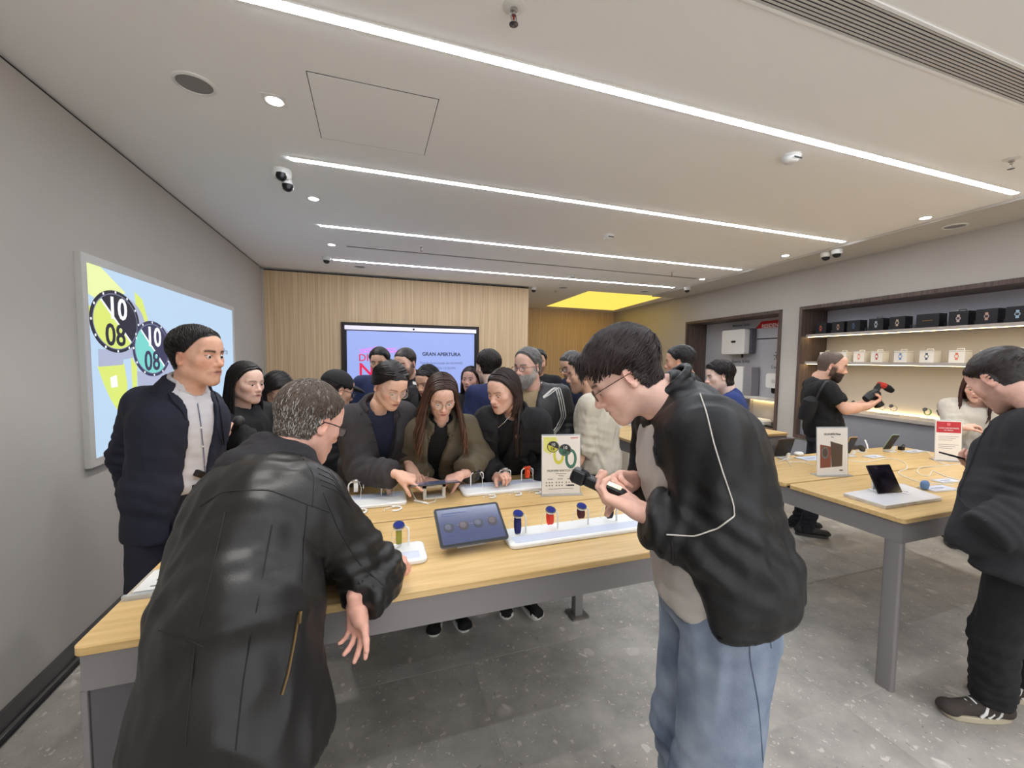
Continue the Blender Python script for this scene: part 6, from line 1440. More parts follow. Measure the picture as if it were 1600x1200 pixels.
for k in range(5): bline([(494 + k * 2, 722 + k * 9), (512 + k * 4, 732 + k * 9), (528 + k * 5, 752 + k * 10)], 1.1, 'quilt_seam', .0014, M_seam)

# 2 young man in the track jacket holding a small camera
lw, rw = P(1004, 800, 1.06), P(992, 752, 1.27)
G = person('person in black jacket with white piping holding a small camera', P(975, 588, 1.18), 150, -36, 158, pelvis=P(1118, 905, 1.13), feet=V3(.93, .84, 0), neck=P(1052, 632, 1.2), h=1.80, hs=.97, res=.009, hres=.0028, hump=.035,
           arms={'L': dict(w=lw, e=P(1140, 855, 1.0), d=P(935, 772, 1.14) - lw, pn=V3(.2, .35, 1), curl=[(20, 40, 25), (26, 46, 28), (34, 50, 30), (42, 52, 30)], thumb=(26, 10, 8), res=.0026, sc=1.06), 'R': dict(w=rw, e=P(1085, 800, 1.36), d=P(945, 752, 1.2) - rw + V3(0, 0, -.0), pn=V3(-.1, -.9, -.45), curl=[(28, 45, 30), (40, 52, 30), (48, 56, 32), (55, 56, 32)], thumb=(32, 18, 22), res=.0026, sc=1.06)},
           face=dict(skin=(236, 192, 174), hair=(44, 33, 32), gaze=35), hair=dict(hair=(46, 35, 33), thick=.026, side=.25, ears=True, len=.042, n=3600, sw=.003, flow='forward', lift=.13, fall=.05, mess=.7, root=-.0005, even=True, nape=-.075, fringe=True, nf=30), glasses=(mat('brown_wire', (90, 66, 52), .35, metal=.6), 'square', .0015),
           bottom=dict(m=M_denim, w=1.42, ank=.062, stance=.085, name='jeans', fold=.012, knee=.045, hipw=1.05, waist=.12),
           top=[dict(m=M_tee, name='t_shirt', th=.022, ring=.004, hem=.06, sleeve=.3, slv=.8, collar=(.012, .058), fold=.006, neckhole=.05, st=[(0., .148, .112), (.3, .135, .105), (.68, .15, .115), (.86, .14, .095), (.97, .085, .07)]),
                dict(m=M_nylon, name='track_jacket', th=.032, wide=1.12, hem=.035, hemn=V3(.42, -.1, -1), flare=1.02, slv=1.2, cuffw=.95, fold=.024, ff=9, sleeve=.97, collar=(.055, .078), coltilt=.5, neckhole=.062, open=[(-.3, .24), (.2, .2), (.7, .15), (1.0, .12), (1.2, .1)], opendeep=.085, openx=0.0,
                     add=[(P(1160, 830, 1.17), P(1140, 730, 1.2), .075, .06, .06)])])
bl2 = lambda pts, D, nm, r, m, off=.002, name='track_jacket': line_on(G, name, [P(x, y, D) for x, y in pts], r, m, nm, off, 10, EYE)
bl2([(1094, 616), (1103, 642), (1115, 690), (1130, 740), (1146, 790), (1147, 806), (1120, 826), (1085, 838), (1042, 835)], 1.0, 'piping', .0017, M_pipe)
bl2([(1050, 846), (1052, 880), (1070, 930), (1088, 978)], 1.05, 'front_zip', .003, M_seam)
for pts in ([(1170, 960), (1172, 1030), (1185, 1100), (1192, 1190)], [(1195, 940), (1200, 980), (1205, 1012)]): line_on(G, 'jeans', [P(x, y, 1.05) for x, y in pts], .0013, mat('denim_seam', (96, 107, 126), .8), 'side_seam', .001, 8, EYE) if 'jeans' in G.get('gm', {}) else None
collar_ring(G, .076, .085, M_nylon, 2.2, .008, -.2)
# small gimbal camera in his hands
c0 = P(928, 752, 1.16)
t = thing('gimbal_camera', 'small black gimbal camera held by person in piped jacket', 'camera', c0, 0)
Rg = frame_of(unit(P(905, 742, 1.17) - P(965, 768, 1.13)))
part('grip', MB().prism(rrect(.036, .12, .01, 5), -.014, .014, .004).xf(Rg, P(945, 762, 1.145) - c0), M_black, t, True); part('screen', MB().prism(rrect(.03, .06, .004, 4), .0142, .0155).xf(Rg, P(952, 764, 1.14) - c0), mat('lit_screen', (220, 214, 180), .2, emit=(230, 224, 190), es=.5), t)
part('arm', MB().tube([P(924, 754, 1.155) - c0, P(918, 740, 1.16) - c0, P(908, 734, 1.165) - c0], .006, 8), M_black, t, True)
hd = MB().prism(rrect(.04, .042, .01, 5), -.02, .02, .005).xf(Rg, P(905, 744, 1.17) - c0); part('camera_head', hd, M_black, t, True); part('lens', MB().lathe([(.014, 0), (.014, .012), (.01, .013), (.001, .01)], 18).xf(Rg @ rot('X', -90), P(899, 744, 1.172) - c0), M_dkgrey, t, True)

# 3 man in the navy suit by the light box
G = person('person in navy suit and pale shirt standing by the light box', P(309, 557, 1.88), -24, -2, -38, h=1.76, hs=1.06, res=.010, hres=.0028, arms={'R': dict(sh=P(226, 632, 1.86), w=P(214, 790, 2.02), e=P(200, 712, 1.93), d=V3(.3, .6, -.4), pn=V3(.3, .3, 0), curl='grip'), 'L': dict(sh=P(318, 634, 2.06), w=P(300, 800, 2.2), e=P(326, 715, 2.18), d=V3(-.5, -.2, -.4), pn=V3(0, .3, 0), curl='grip')}, pelvis=P(270, 772, 1.9), shw=.172, build=1.03, feet=V3(-.93, 2.2, 0),
           face=dict(skin=(218, 168, 142), hair=BLK, shape=(1.04, .97, 1), gazex=.2), hair=dict(hair=(26, 21, 21), thick=.014, side=.4, len=.024, n=2600, sw=.002, flow='side', lift=.2, root=-.0005, recede=.006, even=False, mess=.5, nf=40),
           bottom=dict(m=M_navypant, w=1.05, name='trousers'),
           top=[dict(m=M_shirt, name='shirt', th=.004, res=.007, hem=.0, cutlow=.05, sleeve=.51, slv=.7, neckhole=.062, fold=.002, neckfwd=.02), 
                dict(m=M_suit, name='suit_jacket', th=.024, hem=.17, flare=1.06, slv=1.22, fold=.007, sleeve=.97, neckhole=.06, collar=(.02, .072), open=[(-.5, .10), (-.1, .075), (.15, .055), (.45, .055), (.8, .062), (1.2, .07)], opendeep=.02, openx=.0)])
def lapel(G, name, pts, m, nm='lapel', th=.006):
    """flat collar piece laid on the garment: outline given as room points"""
    q = project(G, name, pts + [pts[0]], .004, 5, EYE); c = q.mean(0); n = unit(EYE - c); V = np.vstack([q[:-1] + n * th, q[:-1], (c + n * th)[None]]); k = len(q) - 1
    f = [(i, (i + 1) % k, 2 * k) for i in range(k)] + [(i, k + i, k + (i + 1) % k, (i + 1) % k) for i in range(k)]
    return part(nm, MB().add(V - G['org'], f), m, G['root'])
lapel(G, 'suit_jacket', [P(x, y, 1.8) for x, y in ((272, 588), (262, 612), (268, 626), (284, 640), (312, 700), (304, 660), (290, 620))], M_suit); lapel(G, 'suit_jacket', [P(x, y, 1.8) for x, y in ((334, 612), (342, 632), (346, 660), (350, 700), (342, 680), (334, 640))], M_suit)
collar_ring(G, .066, .072, M_shirt, 2.8, .0045, .0, .004, 'shirt_collar', .05, .03, .001); collar_ring(G, .086, .055, M_suit, 2.0, .007, .1, .006, 'jacket_collar', .05, .01, .002)
line_on(G, 'suit_jacket', [P(274, 592, 1.8), P(262, 614, 1.8), P(266, 628, 1.8), P(284, 642, 1.8), P(300, 676, 1.8), P(311, 712, 1.8)], .0022, mat('suit_seam', (18, 19, 30), .8), 'lapel_edge', .002, 8, EYE)
line_on(G, 'shirt', [P(306, 618, 1.8), P(313, 660, 1.8), P(318, 710, 1.8), P(320, 748, 1.8)], .0025, mat('placket', (120, 120, 136), .7), 'placket', .003, 8, EYE)
for y in (640, 668, 697, 726): q = project(G, 'shirt', [P(309 + (y - 618) * .09, y, 1.8), P(310 + (y - 618) * .09, y, 1.8)], .003, 2, EYE)[0]; part('button', MB().lathe([(.005, 0), (.005, .002), (.001, .002)], 10).xf(frame_of(V3(0, 0, 1), unit(EYE - q)), q - G['org']), M_whitem, G['root'])
part('belt', MB().tube(project(G, 'shirt', [P(300, 762, 1.8), P(325, 757, 1.8), P(345, 745, 1.8)], .01, 6, EYE) - G['org'], .016, 8), mat('belt_leather', (36, 28, 26), .4), G['root'], True)
q = project(G, 'shirt', [P(318, 759, 1.8), P(319, 759, 1.8)], .028, 2, EYE)[0]; part('buckle', MB().prism(rrect(.05, .03, .005, 4), -.002, .002).xf(frame_of(V3(0, 0, 1), unit(EYE - q)) if False else np.column_stack([unit(np.cross(V3(0, 0, 1), EYE - q)), V3(0, 0, 1), unit(EYE - q)]), q - G['org']), M_chrome, G['root'])

# 4 long haired woman with the microphone
w = P(372, 672, 2.3)
G = person('person in black top holding a microphone beside the navy suit', P(386, 600, 2.45), -38, -3, -40, fem=True, h=1.62, res=.013, hs=1.0, arms={'R': dict(w=w, e=P(395, 700, 2.3), d=V3(-.5, -.25, .25), pn=V3(.2, -.6, .3), curl='fist', res=.004), 'L': 'down'}, face=dict(skin=(232, 192, 174), hair=BLK), hair=dict(style='long', hair=(20, 16, 16), length=.36, n=260, thick=.010, framing=False, flare=1.6, recede=.008, soft=.05),
           bottom=dict(m=denim('mid_denim', (120, 124, 136), (84, 88, 100)), name='jeans'), top=dict(m=M_blk, name='cardigan', th=.022, hem=.1, neckhole=.056, slv=1.15))
c0 = P(366, 668, 2.27); t = thing('microphone', 'black handheld microphone held beside the navy suit', 'microphone', c0); dm = unit(P(376, 652, 2.22) - P(358, 686, 2.29)); p0 = P(357, 688, 2.29) - c0
part('handle', MB().tube([p0, p0 + dm * .1, p0 + dm * .15], [.012, .015, .017], 12), M_matblack, t, True); part('grille', MB().tube([p0 + dm * (.145 + .05 * a) for a in np.linspace(0, 1, 7)], [.02, .026, .028, .028, .025, .018, .006], 14), M_dkgrey, t, True)

# 5 woman looking down behind her
person('person with glasses and blue scarf looking down', P(432, 610, 2.85), -22, -38, -50, fem=True, h=1.6, hres=.0036, res=.015, face=dict(skin=SK2, hair=BLK), hair=dict(style='long', hair=(22, 17, 17), length=.22, n=170, framing=False), glasses=(M_dkgrey, 'square', .0018), bottom=dict(m=M_blackpant), top=[dict(m=M_blk, th=.03, hem=.1), dict(m=cloth_mat('blue_scarf', (58, 66, 110)), name='scarf', th=.012, hem=0, cutlow=.85, sleeve=.51, slv=.5, collar=(.05, .078), neckhole=.05)])
# 6 person in the black cap
G = person('person in a black baseball cap behind the leather jacket', P(527, 610, 2.95), 28, -20, 20, h=1.58, hs=1.08, hres=.0036, res=.015, face=dict(skin=SK2, hair=BLK), hair=dict(hair=(30, 24, 22), thick=.008, n=500, len=.02), bottom=dict(m=M_blackpant), top=dict(m=M_blk, th=.03, hem=.1, collar=(.03, .066)), glasses=(M_black, 'square', .002))
F = Field((-.14, -.14, -.03), (.14, .2, .16), .006); F.ell((0, -.016, .04), (.088, .109, .098), k=.01); F.plane(V3(0, 0, .028), V3(0, -.1, -1)); F.ell((0, -.016, .03), (.081, .102, .09), k=.004, cut=True); V, Q = F.mesh(); quadmesh('cap', lap(V, Q, 1) @ G['A'].T + G['hc'], Q, M_blk, G['root'], None, G['org'])
F = Field((-.12, .02, -.02), (.12, .22, .12), .005); F.ell((0, .095, .034), (.074, .092, .03), k=.01); F.ell((0, .09, .022), (.08, .1, .03), k=.006, cut=True); F.plane(V3(0, .07, 0), V3(0, -1, 0)); V, Q = F.mesh(); quadmesh('cap_brim', lap(V, Q, 1) @ G['A'].T + G['hc'], Q, M_blk, G['root'], None, G['org'])
part('cap_button', MB().lathe([(.008, 0), (.007, .004), (.001, .006)], 12).xf(G['A'], G['A'] @ V3(0, -.016, .137) + G['hc'] - G['org']), M_blk, G['root'], True)

# 7 woman in the dark blazer pointing at the tablet
w = P(622, 742, 2.12)
G = person('person in dark grey blazer pointing at the tablet', P(610, 602, 2.18), -62, -30, -70, fem=True, pelvis=V3(.0, 2.66, .93), neck=P(590, 641, 2.27), h=1.68, hs=1.02, res=.011, hres=.0028, feet=V3(.1, 2.68, 0), arms={'R': dict(w=w, e=P(562, 735, 2.2), d=P(655, 752, 2.12) - w, pn=V3(.1, .45, -1), curl='point', thumb=(30, 30, 25), res=.0032), 'L': dict(w=P(640, 728, 2.4), hint=V3(.5, .4, -.8), d=V3(.2, -.6, -.4), pn=V3(0, 0, -1), curl='relaxed')},
           face=dict(skin=(234, 190, 167), hair=BLK, gaze=30), hair=dict(style='pulled', hair=(34, 28, 27), thick=.008, side=.9, n=520, bun=(0, -.12, -.02), part=.02, vol=.14, soft=.03, nf=25), glasses=(mat('thin_gold', (186, 176, 160), .3, metal=.9), 'round', .0013), shoes=dict(m=M_blkknit, sole=M_matblack, res=.009, toe=mat('shoe_pink', (150, 130, 124), .7)),
           bottom=dict(m=M_blackpant), top=[dict(m=M_navy2, name='blouse', th=.006, hem=0, cutlow=.2, sleeve=.51, slv=.7, collar=(.03, .056), neckhole=.046), dict(m=M_charcoal, name='blazer', th=.03, wide=1.08, hem=.2, flare=1.1, slv=1.12, cuffw=1.35, fold=.010, sleeve=.95, neckhole=.062, open=[(-.5, .05), (.0, .03), (.25, .012), (.5, .03), (.85, .06), (1.1, .07)], opendeep=.02)])
collar_ring(G, .08, .055, M_charcoal, 2.0, .008, 0, .007, 'collar', .05, .01, .002)
lapel(G, 'blazer', [P(x, y, 2.0) for x, y in ((578, 622), (580, 652), (592, 648), (590, 660), (606, 712), (608, 700), (598, 650), (594, 628))], M_charcoal, th=.009); lapel(G, 'blazer', [P(x, y, 2.0) for x, y in ((622, 640), (626, 652), (620, 654), (618, 690), (609, 710), (612, 680), (614, 650))], M_charcoal, th=.009)
# 8 woman in the olive jacket
G = person('person with round glasses in olive jacket leaning over the table', P(690, 620, 2.32), 270, -27, 264, fem=True, pelvis=V3(.36, 2.68, .93), neck=P(688, 661, 2.4), h=1.66, hs=1.0, res=.011, hres=.0028, feet=V3(.43, 2.47, 0), arms={'L': dict(w=P(722, 742, 2.32), e=P(752, 712, 2.5), d=P(703, 748, 2.3) - P(722, 742, 2.32), pn=V3(0, .3, -1), curl='hold', res=.0034), 'R': dict(w=P(668, 752, 2.42), e=P(634, 725, 2.52), d=V3(.7, -.4, -.1), pn=V3(.3, 0, -1), curl='fist', res=.004)},
           face=dict(skin=(230, 185, 165), hair=(56, 38, 32), gaze=25), hair=dict(style='long', hair=(52, 34, 29), tip=(112, 78, 58), length=.30, n=420, thick=.010, recede=.008, soft=.05, flare=3.4, wave=.016, tuck=-.4), glasses=(M_gold, 'round', .0013), shoes=dict(m=M_blkknit, sole=M_white, res=.008, dirL=V3(.15, -1, 0), dirR=V3(-.25, -1, 0)),
           bottom=dict(m=M_blackpant, stance=.065), top=[dict(m=M_blkknit, name='turtleneck', th=.004, hem=.05, sleeve=.51, slv=.7, collar=(.055, .058), neckhole=.044, fold=.003), dict(m=M_olive, name='olive_jacket', th=.032, wide=1.1, hem=.06, flare=1.06, slv=1.15, cuffw=1.45, fold=.009, ff=11, sleeve=.93, collar=(.02, .075), neckhole=.066, open=[(-.5, .075), (.1, .055), (.6, .04), (.9, .055), (1.1, .07)], opendeep=.02, openx=.0)])
collar_ring(G, .08, .062, M_olive, 2.6, .008, 0, .007, 'collar', .065, .03, .003)
line_on(G, 'olive_jacket', [P(672, 672, 2.2), P(672, 700, 2.2), P(668, 748, 2.2)], .003, mat('zip_pale', (170, 160, 136), .5), 'zip', .002, 8, EYE)
q = project(G, 'olive_jacket', [P(702, 657, 2.1), P(703, 657, 2.1)], .014, 2, EYE)[0]; part('snap_button', MB().lathe([(.008, 0), (.007, .004), (.001, .005)], 12).xf(frame_of(V3(0, 0, 1), unit(EYE - q)), q - G['org']), M_chrome, G['root'], True)
# 9 woman in the black utility jacket
lt = [[(.05, -.07, -.06), (.08, -.02, -.12), (.095, .035, -.2), (.095, .06, -.28), (.09, .07, -.37)]]
G = person('person in black utility jacket with pocket flaps at the table', P(786, 612, 2.42), 212, -16, 244, fem=True, pelvis=V3(.84, 2.64, .93), neck=P(802, 648, 2.47), h=1.68, hs=1.02, res=.011, hres=.0028, feet=V3(.89, 2.47, 0), arms={'R': dict(w=P(778, 745, 2.4), e=P(752, 715, 2.62), d=P(795, 740, 2.3) - P(778, 745, 2.4), pn=V3(0, .2, -1), curl='grip', res=.0034), 'L': dict(w=P(850, 762, 2.45), e=P(856, 712, 2.6), d=V3(-.4, -.7, -.4), pn=V3(0, 0, -1), curl='relaxed')},
           face=dict(skin=(224, 179, 158), hair=(44, 32, 28), gaze=20), hair=dict(style='long', hair=(44, 32, 28), tip=(70, 50, 40), thick=.008, side=.9, n=300, length=.13, framing=False, recede=.006, soft=.05, behind=.6, tuck=1.5, flare=.6, tail=[[(-.05, -.07, -.06), (-.085, -.02, -.12), (-.10, .035, -.2), (-.10, .06, -.28), (-.09, .07, -.37)]]), shoes=dict(m=M_blkknit, sole=M_white, toe=M_whitem, lace=M_white, res=.008, dirL=V3(.1, -1, 0), dirR=V3(-.3, -1, 0)),
           bottom=dict(m=M_blackpant, stance=.07), top=[dict(m=M_blkknit, name='top', th=.004, hem=0, cutlow=.2, sleeve=.51, slv=.7, collar=(.02, .056), neckhole=.046), dict(m=M_blk, name='utility_jacket', th=.03, wide=1.1, hem=.18, slv=1.1, cuffw=1.25, fold=.008, collar=(.02, .075), neckhole=.066, sleeve=.95, open=[(-.5, .03), (.4, .02), (.9, .05), (1.1, .06)], opendeep=.03)])
lapel(G, 'utility_jacket', [P(x, y, 2.2) for x, y in ((812, 690), (846, 690), (846, 712), (812, 714))], M_blk, 'pocket_flap', .008); lapel(G, 'utility_jacket', [P(x, y, 2.2) for x, y in ((756, 672), (780, 676), (778, 692), (756, 686))], M_blk, 'pocket_flap', .008); lapel(G, 'utility_jacket', [P(x, y, 2.2) for x, y in ((812, 716), (842, 714), (840, 742), (814, 740))], M_blk, 'pocket', .005)
collar_ring(G, .08, .06, M_blk, 2.5, .008, 0, .007, 'collar', .06, .02, .003)
part('necklace', MB().tube([G['A'] @ V3(*p) + G['hc'] - G['org'] for p in ((.05, .0, -.13), (.03, .075, -.17), (0, .1, -.195), (-.03, .075, -.17), (-.05, .0, -.13))], .0016, 5), M_chrome, G['root']); part('hair_clip', MB().lathe([(.011, 0), (.013, .012), (.011, .024)], 12).xf(np.eye(3), G['A'] @ V3(-.10, .06, -.27) + G['hc'] - G['org']), M_gold, G['root'], True)

# 10-14 people in front of the wall screen
F_ = dict(hres=.0042, res=.017)
person('person in navy sweater facing forward, left before the wall screen', P(593, 566, 3.75), 255, -12, 262, h=1.76, face=dict(skin=SK2, hair=BLK, beard=.5, beardc=(50, 40, 36)), hair=dict(hair=(24, 20, 20), thick=.016, n=500, len=.025, mess=2.5, nf=90), bottom=dict(m=M_darkden), top=dict(m=M_navy, name='sweater', hem=.05, collar=(.012, .06)), **F_)
G = person('person in black puffer jacket looking down before the screen', P(633, 568, 3.45), 232, -16, 240, h=1.78, face=dict(skin=SK1, hair=BRN, beard=.7, beardc=(70, 52, 44)), hair=dict(hair=(40, 30, 27), thick=.008, n=500, len=.014), bottom=dict(m=M_darkden), arms={'L': 'fwd', 'R': 'fwd'}, top=dict(m=M_puff, name='puffer_jacket', th=.04, hem=.06, collar=(.05, .078), neckhole=.06, fold=.014, ff=10, fax=(.6, .6, 2.2)), **F_)
lapel(G, 'puffer_jacket', [P(x, y, 3.2) for x, y in ((645, 596), (652, 598), (652, 602), (645, 601))], M_whitem, 'chest_logo', .004)
person('person in black half hidden behind the olive jacket', P(668, 597, 3.2), 222, -18, 230, fem=True, h=1.6, face=dict(skin=SK2, hair=BLK), hair=dict(style='long', hair=(26, 20, 20), length=.2, n=140, framing=False), bottom=dict(m=M_blackpant), top=dict(m=M_blk, hem=.08), **F_)
person('person in black facing forward by the right screen edge', P(735, 594, 3.9), 238, 2, 245, fem=True, h=1.62, face=dict(skin=(234, 185, 167), hair=BLK), hair=dict(style='long', hair=(34, 20, 22), length=.3, n=180, framing=False), bottom=dict(m=M_blackpant), top=dict(m=M_blk, hem=.1, neckhole=.06), **F_)
person('person in blue sweater with back turned, right of the screen', P(762, 574, 3.55), 108, -8, 112, h=1.74, hs=1.12, build=1.06, face=dict(skin=SK3, hair=BRN), hair=dict(hair=(38, 30, 27), thick=.018, side=.5, n=900, len=.03, mess=2.2, nf=80), bottom=dict(m=M_darkden), arms={'L': 'fwd', 'R': 'fwd'}, top=dict(m=M_navy, name='sweater', hem=.06, collar=(.015, .062), th=.024), hres=.0036, res=.014)
# 15 bearded man in the striped track jacket
G = person('person with glasses in dark three stripe track jacket', P(824, 573, 3.25), 212, -8, 238, h=1.74, hs=1.14, hres=.0032, res=.012, face=dict(skin=(222, 177, 158), hair=(120, 116, 112), beard=.85, beardc=(168, 162, 156), beardvol=.03), hair=dict(hair=(86, 82, 80), thick=.014, side=.8, n=900, len=.045, flow='back', lift=.1, grey=.55, recede=.016, even=True), glasses=(mat('red_brown', (110, 62, 50), .4), 'square', .0018), bottom=dict(m=M_blackpant), arms={'L': 'pocket', 'R': 'pocket'}, build=1.2,
           top=[dict(m=M_tan, name='t_shirt', th=.006, hem=0, cutlow=.2, sleeve=.51, slv=.7, collar=(.015, .06)), dict(m=M_track, name='track_jacket', th=.03, hem=.06, slv=1.1, fold=.01, collar=(.03, .074), neckhole=.064, open=[(-.3, .03), (.4, .04), (.9, .06), (1.1, .07)], opendeep=.03)])
for k in range(3):
    o = (k - 1) * 3.4; line_on(G, 'track_jacket', [P(868 + o, 594, 2.8), P(876 + o, 622, 2.8), P(881 + o, 650, 2.8), P(872 + o, 668, 2.8), P(858 + o * .8, 684, 2.8)], .0045, M_whitem, 'sleeve_stripe', .002, 8, EYE)
lapel(G, 'track_jacket', [P(x, y, 2.8) for x, y in ((838, 600), (843, 593), (849, 600))], M_whitem, 'chest_logo', .003)
person('person in black hidden behind the three stripe track jacket', P(841, 566, 4.2), 250, -5, 250, h=1.75, face=dict(skin=SK2, hair=BLK, beard=.6), hair=dict(hair=BLK, thick=.014, n=300), bottom=dict(m=M_darkden), top=dict(m=M_blk, hem=.05), **F_)
# 17, 18 men beyond the poster
person('person with glasses in dark navy at the counter', P(893, 572, 3.75), 188, -22, 195, h=1.72, face=dict(skin=SK2, hair=(80, 76, 74), beard=.5), hair=dict(hair=(78, 74, 72), thick=.015, n=600, len=.03, grey=.4, mess=1.6), glasses=(M_black, 'square', .002), bottom=dict(m=M_darkden), arms={'L': 'fwd', 'R': 'fwd'}, top=dict(m=M_navy2, name='sweater', hem=.06, collar=(.015, .062)), hres=.0038, res=.015)
G = person('person in cream shirt with rolled sleeves facing the far table', P(911, 585, 3.1), 152, -10, 138, h=1.72, hs=1.1, build=1.08, hres=.0034, res=.012, pelvis=P(936, 728, 3.15), face=dict(skin=SK2, hair=BRN, beard=.35), hair=dict(hair=(48, 38, 34), thick=.016, side=.5, n=900, len=.035, mess=2.0, nf=80), bottom=dict(m=M_navypant), arms={'L': dict(w=P(882, 752, 2.95), e=P(912, 702, 2.95), d=V3(-.5, .1, -.5), pn=V3(.3, .6, -.4), curl='relaxed'), 'R': 'fwd'}, top=dict(m=M_cream, name='shirt', th=.026, hem=.02, slv=1.1, sleeve=.56, cuffw=1.1, fold=.018, ff=16, bare=['L', 'R'], collar=(.025, .062)))
# 20, 21 heads behind the young man
person('person in black jacket just behind the white piped jacket', P(1062, 566, 3.2), 128, -6, 130, h=1.72, face=dict(skin=SK4, hair=BLK, scalp=2), hair=dict(hair=(28, 23, 22), thick=.013, side=.12, n=500, len=.018), bottom=dict(m=M_darkden), top=dict(m=M_blk, hem=.05, collar=(.03, .066)), hres=.0038, res=.015)
person('person in royal blue sweater beside the energy niche', P(1124, 588, 3.55), 150, -12, 140, h=1.64, face=dict(skin=SK3, hair=BLK), hair=dict(hair=(28, 20, 19), thick=.022, side=.7, n=700, len=.04, nape=-.105, mess=1.4), bottom=dict(m=M_darkden), top=dict(m=M_blue, name='sweater', hem=.05, collar=(.02, .062)), hres=.0038, res=.015)
# 22 cameraman
rw = P(1358, 634, 3.62); lw = P(1350, 630, 3.8)
G = person('person in black t-shirt filming the shelves with a rig', P(1300, 572, 3.72), -52, -14, -38, h=1.74, hs=1.04, hres=.0032, res=.012, pelvis=P(1287, 672, 3.72), feet=V3(3.9, 2.75, 0), face=dict(skin=(224, 175, 149), hair=(60, 46, 40), beard=.9, beardc=(56, 42, 36), beardvol=.012, scalp=2), hair=dict(hair=(96, 80, 70), thick=.0022, side=1.0, n=500, sw=.0015, len=.006, recede=.03), bottom=dict(m=M_darkden, name='jeans'), arms={'R': dict(w=rw, e=P(1322, 640, 3.5), d=P(1375, 624, 3.62) - rw, pn=V3(.2, .2, 1), curl='hold', res=.004), 'L': dict(w=lw, e=P(1320, 640, 3.95), d=P(1372, 618, 3.75) - lw, pn=V3(.2, -.5, .6), curl='hold', res=.004)},
           top=dict(m=M_blkknit, name='t_shirt', th=.016, hem=.06, sleeve=.36, slv=1.15, fold=.008, collar=(.012, .06), bare=['L', 'R']))
line_on(G, 't_shirt', [P(1296, 590, 3.5), P(1285, 605, 3.5), P(1272, 630, 3.5)], .008, M_dkgrey, 'bag_strap', .004, 8, EYE)
t = thing('sling_bag', 'black sling bag on the back of the black t-shirt', 'bag', P(1262, 640, 3.62)); b = MB(); b.lathe([(.001, -.1), (.07, -.09), (.085, 0), (.075, .09), (.03, .12), (.001, .125)], 20); b.xf(rot('X', 15) @ np.diag([.8, .7, 1.])); part('body', b, M_blk, t, True); part('zip', MB().tube([(-.04, -.055, .06), (0, -.062, .07), (.04, -.055, .06)], .003, 5), M_dkgrey, t)
c0 = P(1370, 620, 3.66); t = thing('camera_rig', 'camera rig with red top microphone held before the shelves', 'camera', c0); ip = lambda x, y, dd=3.66: P(x, y, dd) - c0
part('body', MB().tube([ip(1352, 624), ip(1362, 618), ip(1370, 613)], [.03, .045, .04], 8), M_black, t, True); part('grip', MB().tube([ip(1366, 622), ip(1374, 634)], [.03, .04], 10), M_black, t, True); part('arm', MB().tube([ip(1366, 616), ip(1371, 606), ip(1375, 601)], [.02, .024, .02], 8), M_black, t, True)
part('microphone_clamp', MB().tube([ip(1373, 601), ip(1382, 603)], .028, 8), mat('rig_red', (190, 50, 40), .5), t, True); part('microphone', MB().tube([ip(1380, 602), ip(1388, 607), ip(1394, 611)], [.024, .03, .022], 10), M_matblack, t, True)
# 23 woman in the cream sweater
person('person in cream sweater standing by the shelves', P(1526, 606, 3.55), 200, -14, 215, fem=True, h=1.66, hres=.0038, res=.014, face=dict(skin=SK1, hair=(70, 42, 36)), hair=dict(style='long', hair=(62, 36, 32), length=.3, n=200, framing=True), bottom=dict(m=M_darkden), top=dict(m=M_creamknit, name='sweater', th=.024, hem=.06, slv=1.2, fold=.012, neckhole=.075, neckdeep=.05, neckfwd=.04), arms={'L': 'fwd', 'R': dict(w=P(1500, 668, 3.4), hint=V3(-.3, -.3, -.8), d=V3(.3, -.2, .1), pn=V3(0, 0, -1), curl='hold')})
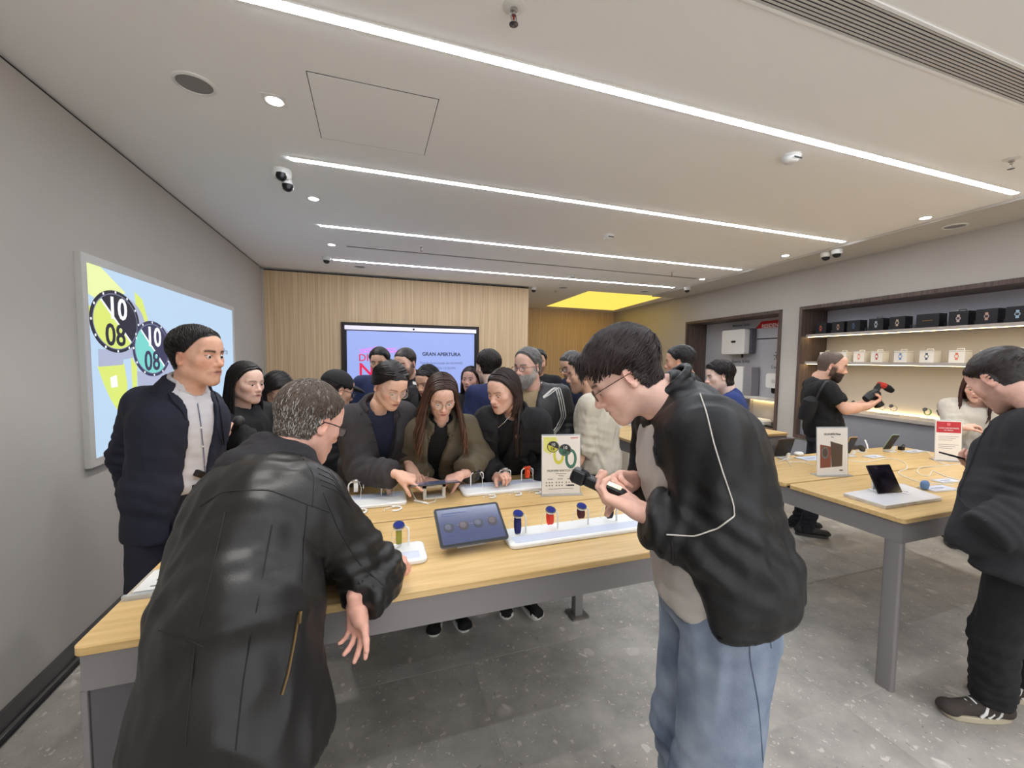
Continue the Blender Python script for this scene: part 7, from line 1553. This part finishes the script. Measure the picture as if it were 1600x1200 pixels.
# 24 man in the charcoal coat at the right edge
lw = P(1548, 828, 1.64)
G = person('person in charcoal coat at the right edge looking down', P(1566, 594, 1.8), 74, -40, 112, h=1.80, hs=1.05, res=.010, hres=.0028, hump=.05, neck=P(1612, 640, 1.78), pelvis=P(1600, 856, 1.72), feet=V3(2.66, .95, 0), arms={'L': dict(w=lw, e=P(1628, 790, 1.6), d=V3(-.4, .2, -.6), pn=V3(.3, .4, 0), curl=None), 'R': dict(w=P(1545, 730, 1.98), hint=V3(.5, .2, -.8), d=V3(-.6, .3, .1), pn=V3(0, .2, 1), curl='hold', res=.0032)},
           face=dict(skin=(224, 177, 158), hair=BRN, beard=.25, scalp=2), hair=dict(hair=(44, 36, 33), thick=.013, side=.15, n=2600, sw=.002, len=.03, flow='forward', lift=.1, mess=.8, nf=60, even=False), shoes=dict(m=mat('suede_dark', (66, 58, 54), .9), sole=mat('gum_cream', (190, 178, 154), .7), lace=M_white, stripes=M_white, res=.006, L=.275, dirL=V3(-.9, .42, 0), dirR=V3(-.8, .6, 0)),
           bottom=dict(m=M_blackpant, w=1.12, ank=.06, hem=.085, cuff=.03, ankL=onz(1546, 1122, 0) + V3(.0, .0, .085), ankR=V3(2.98, .98, .085), fold=.011), top=[dict(m=M_blkknit, name='sweater', th=.004, hem=.06, sleeve=.51, slv=.7, collar=(.02, .058)),
                dict(m=M_coat, name='coat', th=.028, wide=1.04, hem=.09, flare=1.2, slv=1.1, cuffw=1.45, fold=.012, ff=10, sleeve=1.06, collar=(.045, .076), neckhole=.064, open=[(-.6, .12), (0, .08), (.6, .04), (1.1, .06)], opendeep=.03, add=[(P(1498, 840, 1.76), P(1535, 700, 1.82), .035, .03, .06), (P(1515, 840, 1.74), P(1545, 760, 1.74), .045, .04, .06)])])
collar_ring(G, .08, .065, M_coat, 2.2, .009, -.1)
bl3 = lambda pts, nm, r, m: line_on(G, 'coat', [P(x, y, 1.5) for x, y in pts], r, m, nm, .002, 8, EYE)
bl3([(1560, 640), (1530, 690), (1510, 740), (1490, 790)], 'front_edge', .004, M_coat)
c0 = P(1503, 716, 2.0); t = thing('handheld_phone', 'dark phone held out in front of the charcoal coat', 'phone', c0, 0); Rg = frame_of(V3(-.75, .45, .22)); part('body', MB().prism(rrect(.075, .155, .01, 5), -.004, .004, .001).xf(Rg, (0, 0, 0)), M_black, t, True); part('screen', MB().prism(rrect(.069, .149, .008, 5), .004, .0045).xf(Rg, (0, 0, 0)), M_dkgrey, t)
